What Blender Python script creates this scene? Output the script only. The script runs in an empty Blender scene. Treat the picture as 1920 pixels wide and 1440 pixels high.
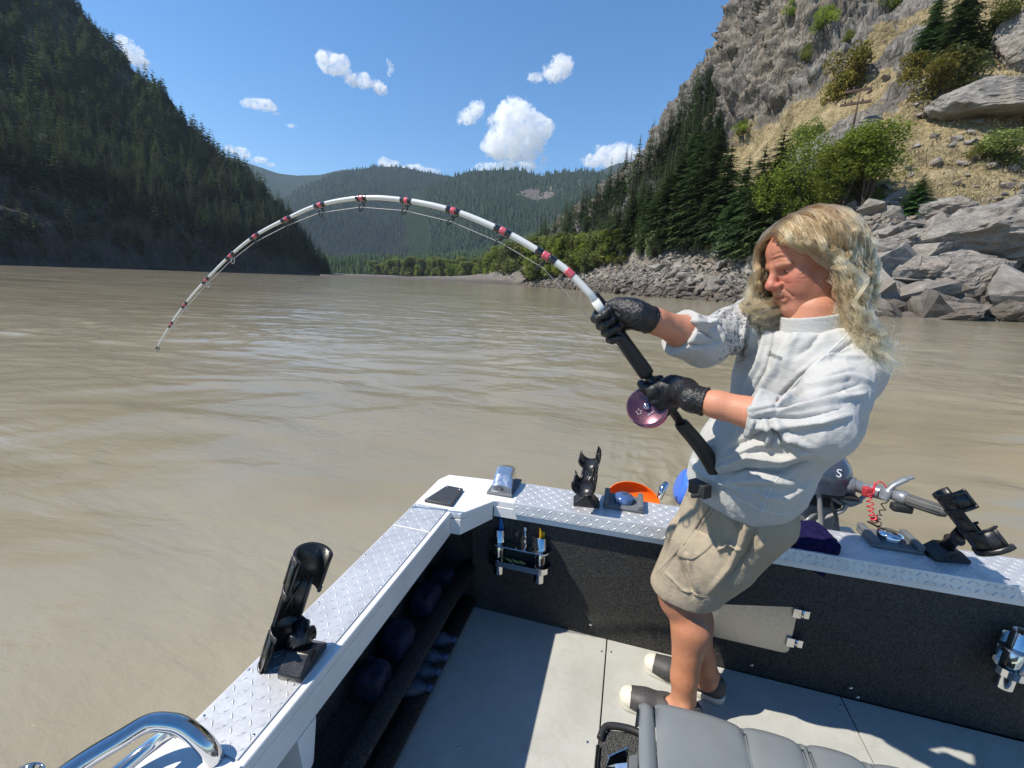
import bpy, bmesh, math, random
import numpy as np
from mathutils import Vector, Matrix
from mathutils.bvhtree import BVHTree

random.seed(7); RNG = np.random.default_rng(11)
D = bpy.data; SC = bpy.context.scene; COL = SC.collection
R_ = math.radians
WATER_Z = -0.35

# ------------------------------------------------------------------ camera
CAM_H = 1.55
CAM_R = np.array([[0.9621, -0.0994, 0.2539], [0.2699, 0.2145, -0.9387], [0.0389, 0.9717, 0.2332]])
u_, s_, vt_ = np.linalg.svd(CAM_R); CAM_R = u_ @ vt_
CAM_F = 800.0                      # focal length in units of a 1920 px wide frame
CAM_O = np.array([0.0, 0.0, CAM_H])
cd = D.cameras.new('camera'); cam = D.objects.new('camera', cd); COL.objects.link(cam)
m4 = np.eye(4); m4[:3, :3] = CAM_R; m4[:3, 3] = CAM_O
cam.matrix_world = Matrix(m4.tolist())
cd.sensor_width = 36; cd.lens = 36 * CAM_F / 1920; cd.clip_start = 0.05; cd.clip_end = 60000
SC.camera = cam

# ------------------------------------------------------------------ light
SUN_TO = Vector((-0.70, -0.32, 1.0)).normalized()
sun_el = math.asin(SUN_TO.z); sun_az = math.atan2(SUN_TO.x, SUN_TO.y)
W = D.worlds.new('World'); SC.world = W; W.use_nodes = True
nt = W.node_tree; nt.nodes.clear()
sky = nt.nodes.new('ShaderNodeTexSky'); sky.sky_type = 'NISHITA'; sky.sun_disc = False
sky.sun_elevation = sun_el; sky.sun_rotation = sun_az; sky.altitude = 300
sky.air_density = 1.0; sky.dust_density = 0.15; sky.ozone_density = 4.0
hsv = nt.nodes.new('ShaderNodeHueSaturation'); hsv.inputs['Saturation'].default_value = 1.28
bg = nt.nodes.new('ShaderNodeBackground'); bg.inputs['Strength'].default_value = 0.12
wo = nt.nodes.new('ShaderNodeOutputWorld')
nt.links.new(sky.outputs[0], hsv.inputs['Color']); nt.links.new(hsv.outputs[0], bg.inputs[0]); nt.links.new(bg.outputs[0], wo.inputs[0])
sd = D.lights.new('sun', 'SUN'); sd.energy = 4.9; sd.angle = R_(0.5); sd.color = (1.0, 0.92, 0.80)
so = D.objects.new('sun', sd); COL.objects.link(so)
so.rotation_euler = SUN_TO.to_track_quat('Z', 'Y').to_euler()
SC.view_settings.view_transform = 'Standard'; SC.view_settings.look = 'None'
SC.view_settings.exposure = 0.5; SC.view_settings.gamma = 1.0; SC.view_settings.use_curve_mapping = False
SC.render.engine = 'CYCLES'
cy = SC.cycles; cy.max_bounces = 20; cy.diffuse_bounces = 3; cy.glossy_bounces = 4; cy.transmission_bounces = 4
cy.transparent_max_bounces = 12; cy.volume_bounces = 20; cy.caustics_reflective = False; cy.caustics_refractive = False
cy.use_denoising = True
try: cy.denoiser = 'OPENIMAGEDENOISE'
except Exception: pass
cy.sample_clamp_indirect = 6

# ------------------------------------------------------------------ helpers
def ray(x, y):
    return CAM_R @ np.array([(x - 960) / CAM_F, -(y - 720) / CAM_F, -1.0])
def onz(x, y, z):
    r = ray(x, y); return CAM_O + r * ((z - CAM_H) / r[2])
def ony(x, y, Y):
    r = ray(x, y); return CAM_O + r * (Y / r[1])
def onx(x, y, X):
    r = ray(x, y); return CAM_O + r * (X / r[0])
def at(x, y, d):                    # point seen at (x, y) of the 1920x1440 photograph, d metres deep
    return CAM_O + ray(x, y) * d
def atr(x, y, r):                   # same, r metres away horizontally (x, y arrays)
    x, y, r = np.broadcast_arrays(np.asarray(x, float), np.asarray(y, float), np.asarray(r, float))
    c = np.stack([(x - 960) / CAM_F, -(y - 720) / CAM_F, -np.ones_like(x)], -1) @ CAM_R.T
    return CAM_O + c * (r / np.hypot(c[..., 0], c[..., 1]))[..., None]
def proj(P):
    c = (np.asarray(P, float) - CAM_O) @ CAM_R
    return np.stack([960 - CAM_F * c[..., 0] / c[..., 2], 720 + CAM_F * c[..., 1] / c[..., 2]], -1)

def _h(ix, iy, iz, seed):
    n = (ix * 374761393 + iy * 668265263 + iz * 2147483647 + seed * 1274126177) & 0xFFFFFFFF
    n = ((n ^ (n >> 13)) * 1274126177) & 0xFFFFFFFF
    n = ((n ^ (n >> 16)) * 2246822519) & 0xFFFFFFFF
    return ((n ^ (n >> 15)) & 0xFFFFFF) / 16777215.0 * 2 - 1
def vnoise(p, seed=0):
    f = np.floor(p); w = p - f; i = f.astype(np.int64); w = w * w * w * (w * (w * 6 - 15) + 10)
    x, y, z = i[..., 0], i[..., 1], i[..., 2]; a, b, c = w[..., 0], w[..., 1], w[..., 2]
    def L(p_, q, t): return p_ + (q - p_) * t
    r = []
    for dz in (0, 1):
        x0 = L(_h(x, y, z + dz, seed), _h(x + 1, y, z + dz, seed), a)
        x1 = L(_h(x, y + 1, z + dz, seed), _h(x + 1, y + 1, z + dz, seed), a)
        r.append(L(x0, x1, b))
    return L(r[0], r[1], c)
def fbm(p, octaves=4, seed=0, gain=0.5, lac=2.03, ridged=False):
    s = 0; a = 1.0; t = 0
    for o in range(octaves):
        n = vnoise(p * lac ** o + 17.3 * o, seed + o)
        if ridged: n = 1 - 2 * np.abs(n)
        s = s + a * n; t += a; a *= gain
    return s / t

def mk_mesh(name, V, Fa, mats=(), smooth=False, midx=None, attrs=None):
    """mesh from arrays; Fa is an (n,3)/(n,4) array or a list of faces"""
    me = D.meshes.new(name)
    V = np.asarray(V, np.float32)
    if isinstance(Fa, np.ndarray) and Fa.ndim == 2:
        n, k = Fa.shape
        me.vertices.add(len(V)); me.vertices.foreach_set('co', V.ravel())
        me.loops.add(n * k); me.loops.foreach_set('vertex_index', Fa.astype(np.int32).ravel())
        me.polygons.add(n); me.polygons.foreach_set('loop_start', np.arange(0, n * k, k, dtype=np.int32))
    else:
        me.from_pydata([tuple(v) for v in V.tolist()], [], [tuple(f) for f in Fa])
        n = len(me.polygons)
    for m in mats: me.materials.append(m)
    if midx is not None: me.polygons.foreach_set('material_index', np.asarray(midx, np.int32))
    me.polygons.foreach_set('use_smooth', np.full(n, bool(smooth)))
    if attrs:
        for k_, a_ in attrs.items():
            a_ = np.asarray(a_, np.float32)
            if a_.ndim == 1:
                at_ = me.attributes.new(k_, 'FLOAT', 'POINT'); at_.data.foreach_set('value', a_)
            else:
                at_ = me.attributes.new(k_, 'FLOAT_COLOR', 'POINT')
                if a_.shape[1] == 3: a_ = np.concatenate([a_, np.ones((len(a_), 1), np.float32)], 1)
                at_.data.foreach_set('color', a_.ravel())
    me.update(calc_edges=True); me.validate()
    return me

def tag(o, label=None, cat=None, group=None, kind=None):
    if label: o['label'] = label
    if cat: o['category'] = cat
    if group: o['group'] = group
    if kind: o['kind'] = kind
    return o
def link(name, me, parent=None, loc=None, **kw):
    o = D.objects.new(name, me); COL.objects.link(o)
    if parent is not None: o.parent = parent
    if loc is not None: o.location = loc
    return tag(o, **kw)
def empty(name, loc=(0, 0, 0), **kw):
    o = D.objects.new(name, None); COL.objects.link(o); o.location = loc; o.empty_display_size = 0.1
    return tag(o, **kw)
def child(name, V, Fa, mats, parent, smooth=False, **kw):
    """world-space mesh stored relative to its parent's location"""
    V = np.asarray(V, float)
    off = np.array([0.0, 0, 0]); q = parent
    while q is not None: off = off + np.array(q.location); q = q.parent
    me = mk_mesh(name, V - off, Fa, mats if isinstance(mats, (list, tuple)) else [mats], smooth)
    return link(name, me, parent, **kw)

class MB:
    """collects simple solids in world space and links them as one mesh"""
    def __init__(s): s.V = []; s.F = []; s.S = []
    def add(s, V, Fa, smooth=False):
        o = len(s.V); s.V += [tuple(map(float, v)) for v in V]; s.F += [tuple(int(i) + o for i in f) for f in Fa]; s.S += [smooth] * len(Fa); return s
    def box(s, c, size, M=None, taper=1.0):
        sx, sy, sz = [q / 2 for q in size]
        V = [(x * (taper if z > 0 else 1), y * (taper if z > 0 else 1), z) for z in (-sz, sz) for x, y in ((-sx, -sy), (sx, -sy), (sx, sy), (-sx, sy))]
        V = np.array(V)
        if M is not None: V = V @ np.asarray(M)[:3, :3].T
        return s.add(V + np.array(c), [(0, 3, 2, 1), (4, 5, 6, 7), (0, 1, 5, 4), (1, 2, 6, 5), (2, 3, 7, 6), (3, 0, 4, 7)])
    def prism(s, poly, dz):           # poly: 3D loop (planar), extruded by vector dz
        P = np.array(poly, float); n = len(P); dz = np.array(dz, float)
        nrm = sum(np.cross(P[i] - P[0], P[(i + 1) % n] - P[0]) for i in range(1, n - 1))
        if np.dot(nrm, dz) < 0: P = P[::-1]
        V = np.concatenate([P, P + dz])
        return s.add(V, [tuple(range(n - 1, -1, -1)), tuple(range(n, 2 * n))] + [(i, (i + 1) % n, (i + 1) % n + n, i + n) for i in range(n)])
    def tube(s, pts, rad, n=10, cap=True, flat=None):
        P = np.array(pts, float); m = len(P); rad = np.broadcast_to(np.asarray(rad, float), (m,))
        T = np.gradient(P, axis=0); T /= np.linalg.norm(T, axis=1)[:, None] + 1e-12
        u = np.cross(T[0], [0, 0, 1.0]);
        if np.linalg.norm(u) < 1e-3: u = np.cross(T[0], [1.0, 0, 0])
        V = []
        for i in range(m):
            u = u - T[i] * np.dot(u, T[i]); u /= np.linalg.norm(u) + 1e-12; w = np.cross(T[i], u)
            for k in range(n):
                a = 2 * math.pi * k / n; V.append(P[i] + rad[i] * (math.cos(a) * u + math.sin(a) * w * (flat or 1)))
        Fa = [(i * n + k, i * n + (k + 1) % n, (i + 1) * n + (k + 1) % n, (i + 1) * n + k) for i in range(m - 1) for k in range(n)]
        s.add(V, Fa, True)
        if cap: s.add([], []); o = len(s.V) - len(V); s.F += [tuple(o + k for k in range(n - 1, -1, -1)), tuple(o + (m - 1) * n + k for k in range(n))]; s.S += [False, False]
        return s
    def lathe(s, prof, o=(0, 0, 0), axis=(0, 0, 1), n=24, smooth=True, cap=False):
        ax = np.array(axis, float); ax /= np.linalg.norm(ax); u = np.cross(ax, [0, 0, 1.0])
        if np.linalg.norm(u) < 1e-3: u = np.array([1.0, 0, 0])
        u /= np.linalg.norm(u); w = np.cross(ax, u); m = len(prof)
        V = [np.array(o) + ax * h + r * (math.cos(2 * math.pi * k / n) * u + math.sin(2 * math.pi * k / n) * w) for r, h in prof for k in range(n)]
        Fa = [(i * n + k, i * n + (k + 1) % n, (i + 1) * n + (k + 1) % n, (i + 1) * n + k) for i in range(m - 1) for k in range(n)]
        s.add(V, Fa, smooth)
        if cap: b = len(s.V) - len(V); s.F += [tuple(b + k for k in range(n - 1, -1, -1)), tuple(b + (m - 1) * n + k for k in range(n))]; s.S += [False, False]
        return s
    def build(s, name, mat, parent=None, bevel=0, seg=2, recenter=True, **kw):
        V = np.array(s.V)
        me = D.meshes.new(name)
        off = np.zeros(3); q = parent
        while q is not None: off = off + np.array(q.location); q = q.parent
        me.from_pydata((V - off).tolist(), [], s.F)
        for m in (mat if isinstance(mat, (list, tuple)) else [mat]): me.materials.append(m)
        me.polygons.foreach_set('use_smooth', s.S)
        if bevel:
            bm = bmesh.new(); bm.from_mesh(me)
            bmesh.ops.remove_doubles(bm, verts=bm.verts, dist=1e-6)
            es = [e for e in bm.edges if len(e.link_faces) == 2 and e.calc_face_angle(0) > 0.6]
            bmesh.ops.bevel(bm, geom=es, offset=bevel, segments=seg, affect='EDGES', profile=0.6, clamp_overlap=True)
            for f in bm.faces: f.smooth = f.smooth or f.calc_area() < (bevel * 1.6) ** 2 * 60
            bm.to_mesh(me); bm.free()
        me.update(); me.validate()
        return link(name, me, parent, **kw)

# ------------------------------------------------------------------ materials
class NT:
    def __init__(s, name):
        s.m = D.materials.new(name); s.m.use_nodes = True; s.t = s.m.node_tree; s.t.nodes.clear()
        s.out = s.n('OutputMaterial')
    def n(s, kind, **kw):
        q = s.t.nodes.new('ShaderNode' + kind)
        for k, v in kw.items():
            if k.startswith('_'): setattr(q, k[1:], v)
        for k, v in kw.items():
            if not k.startswith('_'):
                key = int(k[1:]) if k[0] == 'i' and k[1:].isdigit() else k.replace('__', ' ')
                s.put(q, key, v)
        return q
    def put(s, q, key, v):
        if hasattr(v, 'bl_idname') and hasattr(v, 'outputs'): v = v.outputs[0]
        if isinstance(v, bpy.types.NodeSocket): s.t.links.new(v, q.inputs[key])
        else:
            if isinstance(v, tuple) and len(v) == 3 and q.inputs[key].type == 'RGBA': v = (*v, 1)
            q.inputs[key].default_value = v
    def coord(s, kind='Object', scale=(1, 1, 1), rot=(0, 0, 0)):
        c = s.n('TexCoord'); mp = s.n('Mapping'); s.t.links.new(c.outputs[kind], mp.inputs[0])
        mp.inputs['Scale'].default_value = scale; mp.inputs['Rotation'].default_value = rot; return mp
    def noise(s, vec, scale, detail=4, rough=0.5, dist=0.0):
        return s.n('TexNoise', Vector=vec, Scale=scale, Detail=detail, Roughness=rough, Distortion=dist)
    def ramp(s, fac, stops, interp='LINEAR'):
        q = s.n('ValToRGB'); s.put(q, 'Fac', fac); cr = q.color_ramp; cr.interpolation = interp
        while len(cr.elements) < len(stops): cr.elements.new(0.5)
        for e, (p, c) in zip(cr.elements, stops):
            e.position = p; e.color = (*c, 1) if isinstance(c, tuple) else (c, c, c, 1)
        return q
    def mix(s, fac, a, b, mode='MIX'):
        q = s.n('MixRGB', _blend_type=mode); s.put(q, 'Fac', fac); s.put(q, 'Color1', a); s.put(q, 'Color2', b); return q
    def math(s, op, a, b=0.0):
        q = s.n('Math', _operation=op); s.put(q, 0, a); s.put(q, 1, b); return q
    def bump(s, h, strength, dist, normal=None):
        q = s.n('Bump', Height=h, Strength=strength, Distance=dist)
        if normal is not None: s.put(q, 'Normal', normal)
        return q
    def pr(s, **kw):
        q = s.n('BsdfPrincipled', **kw); s.t.links.new(q.outputs[0], s.out.inputs[0]); return q

def plain(name, col, rough=0.5, metal=0.0, var=0.12, scale=30, bump=0.0, bscale=200, coat=0.0, spec=0.5):
    t = NT(name); c = t.coord()
    n1 = t.noise(c, scale, 5, 0.6)
    dark = tuple(q * (1 - var) for q in col); lite = tuple(min(1, q * (1 + var)) for q in col)
    cr = t.ramp(n1, [(0.3, dark), (0.7, lite)])
    rr = t.ramp(n1, [(0.3, max(0, rough - 0.08)), (0.7, min(1, rough + 0.08))])
    kw = dict(Base__Color=cr, Roughness=rr, Metallic=metal)
    if bump: kw['Normal'] = t.bump(t.noise(c, bscale, 3, 0.6), 1.0, bump)
    p = t.pr(**kw); p.inputs['Coat Weight'].default_value = coat; p.inputs['Specular IOR Level'].default_value = spec
    return t.m
# ================================================================== SETTING
def terrain(name, cols, nu, nv, amp, rock=0.0, seed=1, mats=(), fscale=0.02, strat=None, label=None, vpow=1.0, attr=None):
    """cols: list of (x, [(y, r), ...]) - profile of the slope under each photo column, r metres out"""
    xs = np.array([c[0] for c in cols], float); k = len(cols[0][1])
    ys = np.array([[q[0] for q in c[1]] for c in cols], float); rs = np.array([[q[1] for q in c[1]] for c in cols], float)
    U = np.linspace(xs[0], xs[-1], nu); tv = np.linspace(0, k - 1, nv)
    Yc = np.stack([np.interp(U, xs, ys[:, j]) for j in range(k)], 1); Rc = np.stack([np.interp(U, xs, rs[:, j]) for j in range(k)], 1)
    Yg = np.stack([np.interp(tv, np.arange(k), Yc[i]) for i in range(nu)]); Rg = np.stack([np.interp(tv, np.arange(k), Rc[i]) for i in range(nu)])
    Xg = np.repeat(U[:, None], nv, 1)
    P = atr(Xg, Yg, Rg)
    tt = np.repeat(tv[None], nu, 0)
    dd = amp(P, Xg, tt) if callable(amp) else amp * fbm(P * fscale, 5, seed)
    N = np.cross(np.gradient(P, axis=0), np.gradient(P, axis=1)); N /= np.linalg.norm(N, axis=-1, keepdims=True) + 1e-9
    flip = np.sign((N * (CAM_O - P)).sum(-1)); N *= np.where(flip == 0, 1, flip)[..., None]
    edge = np.clip(tt / 0.6, 0, 1)
    P = P + N * (dd * edge)[..., None]
    idx = np.arange(nu * nv).reshape(nu, nv)
    Fa = np.stack([idx[:-1, :-1], idx[1:, :-1], idx[1:, 1:], idx[:-1, 1:]], -1).reshape(-1, 4)
    at_ = {}
    if attr is not None: at_ = attr(P.reshape(-1, 3), Xg.ravel(), Yg.ravel(), tt.ravel())
    me = mk_mesh(name, P.reshape(-1, 3), Fa, mats, True, attrs=at_)
    o = link(name, me, kind='structure', label=label)
    def pick(x, t):
        i = np.clip((np.asarray(x, float) - xs[0]) / (xs[-1] - xs[0]) * (nu - 1), 0, nu - 1.001); j = np.clip(np.asarray(t, float) / (k - 1) * (nv - 1), 0, nv - 1.001)
        i0 = i.astype(int); j0 = j.astype(int); a = (i - i0)[..., None]; b = (j - j0)[..., None]
        return (P[i0, j0] * (1 - a) + P[i0 + 1, j0] * a) * (1 - b) + (P[i0, j0 + 1] * (1 - a) + P[i0 + 1, j0 + 1] * a) * b
    o2 = (o, pick, P)
    return o2

# ---- materials of the land
def m_rock(name, cols, scale=1.0, bumpd=0.4, grass=None, stretch=(1, 1, 0.35), attr='grass', vor_=True):
    t = NT(name); c = t.coord('Object', (scale * stretch[0], scale * stretch[1], scale * stretch[2]), (0.35, 0.5, 0))
    n1 = t.noise(c, 0.25, 10, 0.68, 0.6); n2 = t.noise(c, 1.6, 8, 0.7, 0.3); n3 = t.noise(t.coord('Object', (scale,) * 3), 0.06, 3, 0.5)
    base = t.ramp(n1, [(0.25, cols[0]), (0.48, cols[1]), (0.62, cols[2]), (0.8, cols[3])])
    base = t.mix(0.5, base, t.ramp(n2, [(0.3, cols[0]), (0.55, cols[1]), (0.75, cols[3])]))
    base = t.mix(t.ramp(n3, [(0.45, 0.0), (0.65, 0.5)]), base, cols[4])
    vor = t.n('TexVoronoi', Vector=c, Scale=0.9, _feature='DISTANCE_TO_EDGE')
    crk = t.ramp(vor.outputs[0], [(0.0, 0.0), (0.08, 1.0)])
    base = t.mix(t.math('MULTIPLY', t.math('SUBTRACT', 1.0, crk), 0.5 if vor_ else 0.0), base, cols[0])
    h = t.math('ADD', t.math('MULTIPLY', n2, 0.6), t.math('ADD', n1, t.math('MULTIPLY', crk, 0.2 if vor_ else 0.0)))
    gz = t.n('SeparateXYZ', Vector=t.n('NewGeometry').outputs['Position']); wet_shade = t.ramp(t.math('ADD', t.math('MULTIPLY', gz.outputs[2], 0.07), t.math('MULTIPLY', n3, 0.35)), [(0.22, 0.72), (0.42, 0.0)])
    base = t.mix(wet_shade, base, (0.075, 0.060, 0.048))  # dark wet rock by the water, and shade of the clefts painted in above
    if grass:
        a = t.n('Attribute', _attribute_name=attr)
        gn = t.noise(t.coord('Object', (0.9, 0.9, 2.5)), 1.3, 8, 0.7, 0.8)
        gc = t.ramp(t.math('ADD', t.math('MULTIPLY', gn, 0.5), t.math('MULTIPLY', t.noise(t.coord('Object', (0.35, 0.9, 0.6), (0.3, 0.6, 0.2)), 0.35, 7, 0.72, 0.6), 0.5)), [(0.36, grass[0]), (0.5, grass[1]), (0.62, grass[2])])
        f = t.ramp(t.math('ADD', a.outputs['Fac'], t.math('MULTIPLY', t.math('SUBTRACT', t.noise(t.coord('Object', (0.6, 0.6, 0.6)), 0.8, 8, 0.7), 0.5), 1.5)), [(0.46, 0.0), (0.56, 1.0)])
        base = t.mix(f, base, gc)
    t.pr(Base__Color=base, Roughness=0.88, Normal=t.bump(h, 0.9, bumpd), Specular__IOR__Level=0.25)
    return t.m
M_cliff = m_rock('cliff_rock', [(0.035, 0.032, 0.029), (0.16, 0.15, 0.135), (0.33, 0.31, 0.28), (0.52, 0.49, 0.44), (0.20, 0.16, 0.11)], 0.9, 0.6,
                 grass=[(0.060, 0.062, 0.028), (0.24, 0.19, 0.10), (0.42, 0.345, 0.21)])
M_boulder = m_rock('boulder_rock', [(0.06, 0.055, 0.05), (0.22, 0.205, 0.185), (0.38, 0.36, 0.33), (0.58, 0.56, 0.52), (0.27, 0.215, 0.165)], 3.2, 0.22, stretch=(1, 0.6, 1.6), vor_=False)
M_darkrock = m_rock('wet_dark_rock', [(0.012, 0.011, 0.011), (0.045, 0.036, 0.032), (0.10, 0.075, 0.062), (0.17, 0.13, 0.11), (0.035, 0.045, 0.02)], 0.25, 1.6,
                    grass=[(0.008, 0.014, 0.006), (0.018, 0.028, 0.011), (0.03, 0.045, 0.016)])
def m_forest(name, dark, mid, lite, rock, clear, sc=0.02):
    t = NT(name); c = t.coord('Object')
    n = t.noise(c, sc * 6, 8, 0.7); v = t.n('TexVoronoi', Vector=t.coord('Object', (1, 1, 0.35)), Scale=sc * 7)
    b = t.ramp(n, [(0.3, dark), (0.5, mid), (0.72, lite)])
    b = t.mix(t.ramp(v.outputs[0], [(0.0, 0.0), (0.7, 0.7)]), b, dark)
    ar = t.n('Attribute', _attribute_name='rock'); ac = t.n('Attribute', _attribute_name='clear')
    nn = t.noise(t.coord('Object', (1, 1, 0.4)), sc * 1.6, 8, 0.72, 0.5)
    fr = t.ramp(t.math('ADD', ar.outputs['Fac'], t.math('MULTIPLY', t.math('SUBTRACT', nn, 0.5), 1.6)), [(0.5, 0.0), (0.56, 1.0)])
    rk = t.ramp(t.noise(t.coord('Object', (1, 1, 0.3)), sc * 5, 9, 0.75, 1.0), [(0.35, tuple(q * 0.25 for q in rock)), (0.55, rock), (0.75, tuple(min(1, q * 1.7) for q in rock))])
    fc = t.ramp(t.math('ADD', ac.outputs['Fac'], t.math('MULTIPLY', t.math('SUBTRACT', nn, 0.5), 0.8)), [(0.45, 0.0), (0.6, 1.0)])
    b = t.mix(fc, b, t.mix(t.ramp(n, [(0.35, 0.0), (0.65, 1.0)]), clear, tuple(q * 1.5 for q in clear)))
    b = t.mix(fr, b, rk)
    t.pr(Base__Color=b, Roughness=0.95, Normal=t.bump(t.math('ADD', n, v.outputs[0]), 1.0, 8.0), Specular__IOR__Level=0.1)
    return t.m
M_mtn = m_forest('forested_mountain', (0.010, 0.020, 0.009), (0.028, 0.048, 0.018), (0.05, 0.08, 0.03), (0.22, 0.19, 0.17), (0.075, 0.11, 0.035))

# ---- river
def m_water():
    t = NT('muddy_river_water')
    g = t.n('NewGeometry')
    def map_(scale, rot=0.0):
        mp = t.n('Mapping', Vector=g.outputs['Position']); mp.inputs['Scale'].default_value = scale; mp.inputs['Rotation'].default_value = (0, 0, rot); return mp
    big = t.noise(map_((0.05, 0.12, 1), 0.25), 1.0, 4, 0.55, 1.2)
    fine = t.noise(map_((0.9, 2.4, 1), 0.2), 1.6, 6, 0.6, 1.4)
    c = t.ramp(big, [(0.30, (0.222, 0.193, 0.128)), (0.55, (0.262, 0.232, 0.165)), (0.75, (0.292, 0.262, 0.192))])
    rip = t.noise(map_((1.0, 2.2, 1), 0.2), 5.5, 6, 0.55, 0.25)
    mid = t.noise(map_((0.16, 0.50, 1), 0.2), 1.4, 5, 0.5, 0.5)
    calm = t.ramp(t.noise(map_((0.055, 0.16, 1), 0.35), 1.3, 3, 0.5, 1.5), [(0.38, 0.10), (0.66, 1.0)])
    h = t.math('ADD', t.math('MULTIPLY', t.math('MULTIPLY', rip, 0.026), calm), t.math('MULTIPLY', t.math('MULTIPLY', mid, 0.19), t.ramp(calm, [(0.0, 0.45), (1.0, 1.0)])))
    bp = t.bump(t.math('MULTIPLY', h, 1.0), 1.0, 0.55)
    foam = t.math('MULTIPLY', t.ramp(t.noise(map_((0.35, 2.0, 1), 0.2), 2.6, 9, 0.72, 0.8), [(0.665, 0.0), (0.72, 1.0)]), t.ramp(big, [(0.5, 0.0), (0.7, 0.55)]))
    c = t.mix(foam, c, (0.50, 0.46, 0.38))
    ro = t.ramp(calm, [(0.0, 0.16), (1.0, 0.07)])
    t.pr(Base__Color=c, Roughness=ro, IOR=1.33, Normal=bp, Specular__IOR__Level=0.5)
    return t.m
M_water = m_water()
def build_water():
    # fan of rings centred below the camera, dense near it; real swell close by, flat far out
    nr, na = 420, 560
    r = np.concatenate([np.linspace(0.0, 3.0, 30), 3.0 * (60 / 3.0) ** (np.arange(1, 330) / 329), 60 * (14000 / 60) ** (np.arange(1, 62) / 61)]); nr = len(r)
    a = np.concatenate([np.linspace(-1.35, 1.15, na), np.linspace(1.15, 2 * math.pi - 1.35, 60)[1:]])
    X = r[:, None] * np.sin(a)[None]; Y = r[:, None] * np.cos(a)[None]
    p = np.stack([X, Y, X * 0], -1)
    fade = np.clip((70 - r) / 50, 0, 1)[:, None]
    c_, s_ = math.cos(0.22), math.sin(0.22)
    q = np.stack([(X * c_ + Y * s_), (-X * s_ + Y * c_) * 2.1, X * 0], -1)
    w = fbm(q * 0.28, 3, 5)
    q2 = q + w[..., None] * np.array([1.5, 2.2, 0])
    act = np.clip(fbm(q * 0.11, 2, 31) * 2.2 + 0.45, 0.06, 1.4)
    z = 0.050 * fbm(q2 * 0.7, 3, 9) + 0.013 * act * fbm(q2 * 2.1, 3, 19, ridged=True) + 0.005 * act * fbm(q2 * 6.3, 2, 29)
    Z = WATER_Z + z * fade
    # wake boiling behind the outboard
    wk = np.exp(-((X - 0.75 - (Y - 2) * 0.02) ** 2 / (0.5 + 0.10 * np.clip(Y, 0, 9)) ** 2) - ((Y - 3.1) / 2.0) ** 2)
    Z = Z + wk * 0.05 * fbm(p * 5.0, 4, 77, ridged=True) * fade
    V = np.stack([X, Y, Z], -1).reshape(-1, 3)
    idx = np.arange(nr * len(a)).reshape(nr, len(a))
    Fa = np.stack([idx[:-1, :-1], idx[:-1, 1:], idx[1:, 1:], idx[1:, :-1]], -1).reshape(-1, 4)[:, ::-1]
    me = mk_mesh('river_water', V, Fa, [M_water], True)
    return link('river_water', me, kind='structure', label='muddy brown river filling the valley between the banks')
build_water()
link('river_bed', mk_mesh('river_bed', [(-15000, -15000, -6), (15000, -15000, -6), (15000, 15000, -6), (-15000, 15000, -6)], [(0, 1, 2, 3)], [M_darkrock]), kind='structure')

# ---- left hill
LX = [(-420, 470, -420), (-200, 480, -300), (0, 497, -150), (80, 500, -78), (150, 502, 18), (200, 504, 78), (250, 505.5, 138), (300, 507, 170), (345, 508, 230), (400, 509.5, 282), (450, 511.5, 316), (500, 513, 368), (540, 514.5, 402), (560, 515, 440), (590, 516.3, 482), (610, 517.2, 512), (619, 517.6, 517.2)]
cols = []
for x, ys, yk in LX:
    f = max(0.0, min(1.0, x / 617)); rs = 336 + (543 - 336) * f ** 1.2
    if x < 0: rs = 336 + x * 0.15
    wd = 560 * (1 - f) ** 0.9 + 6
    ym = ys + (yk - ys) * 0.30
    cols.append((x, [(ys + 8, rs - 2), (ys - 0.2, rs), (ys + (yk - ys) * 0.16, rs + wd * 0.07), (ym, rs + wd * 0.16), (ys + (yk - ys) * 0.62, rs + wd * 0.5), (yk, rs + wd), (yk + 26 * (1 - f), rs + wd + 240)]))
def amp_left(P, X, t):
    cl = np.clip(1.5 - np.abs(t - 2.2), 0, 1)
    q = P * np.array([1, 1, 0.35])
    return 13 * fbm(q * 0.012, 4, 3) + 9 * fbm(P * 0.02, 4, 41, ridged=True) * (0.3 + cl) + cl * 3.5 * fbm(q * 0.09, 4, 12, ridged=True)
def at_left(P, X, Y, t):
    g = np.clip((t - 2.4) * 1.3, 0, 1) * 0.9 + 0.22 * fbm(P * 0.03, 3, 8) + 0.12
    g = np.where(t < 1.25, 0, g); return dict(grass=g)
left_o, left_pick, _ = terrain('forested_hillside', cols, 520, 240, amp_left, mats=[M_darkrock], attr=at_left, label='dark steep hillside rising on the far left bank')

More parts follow.
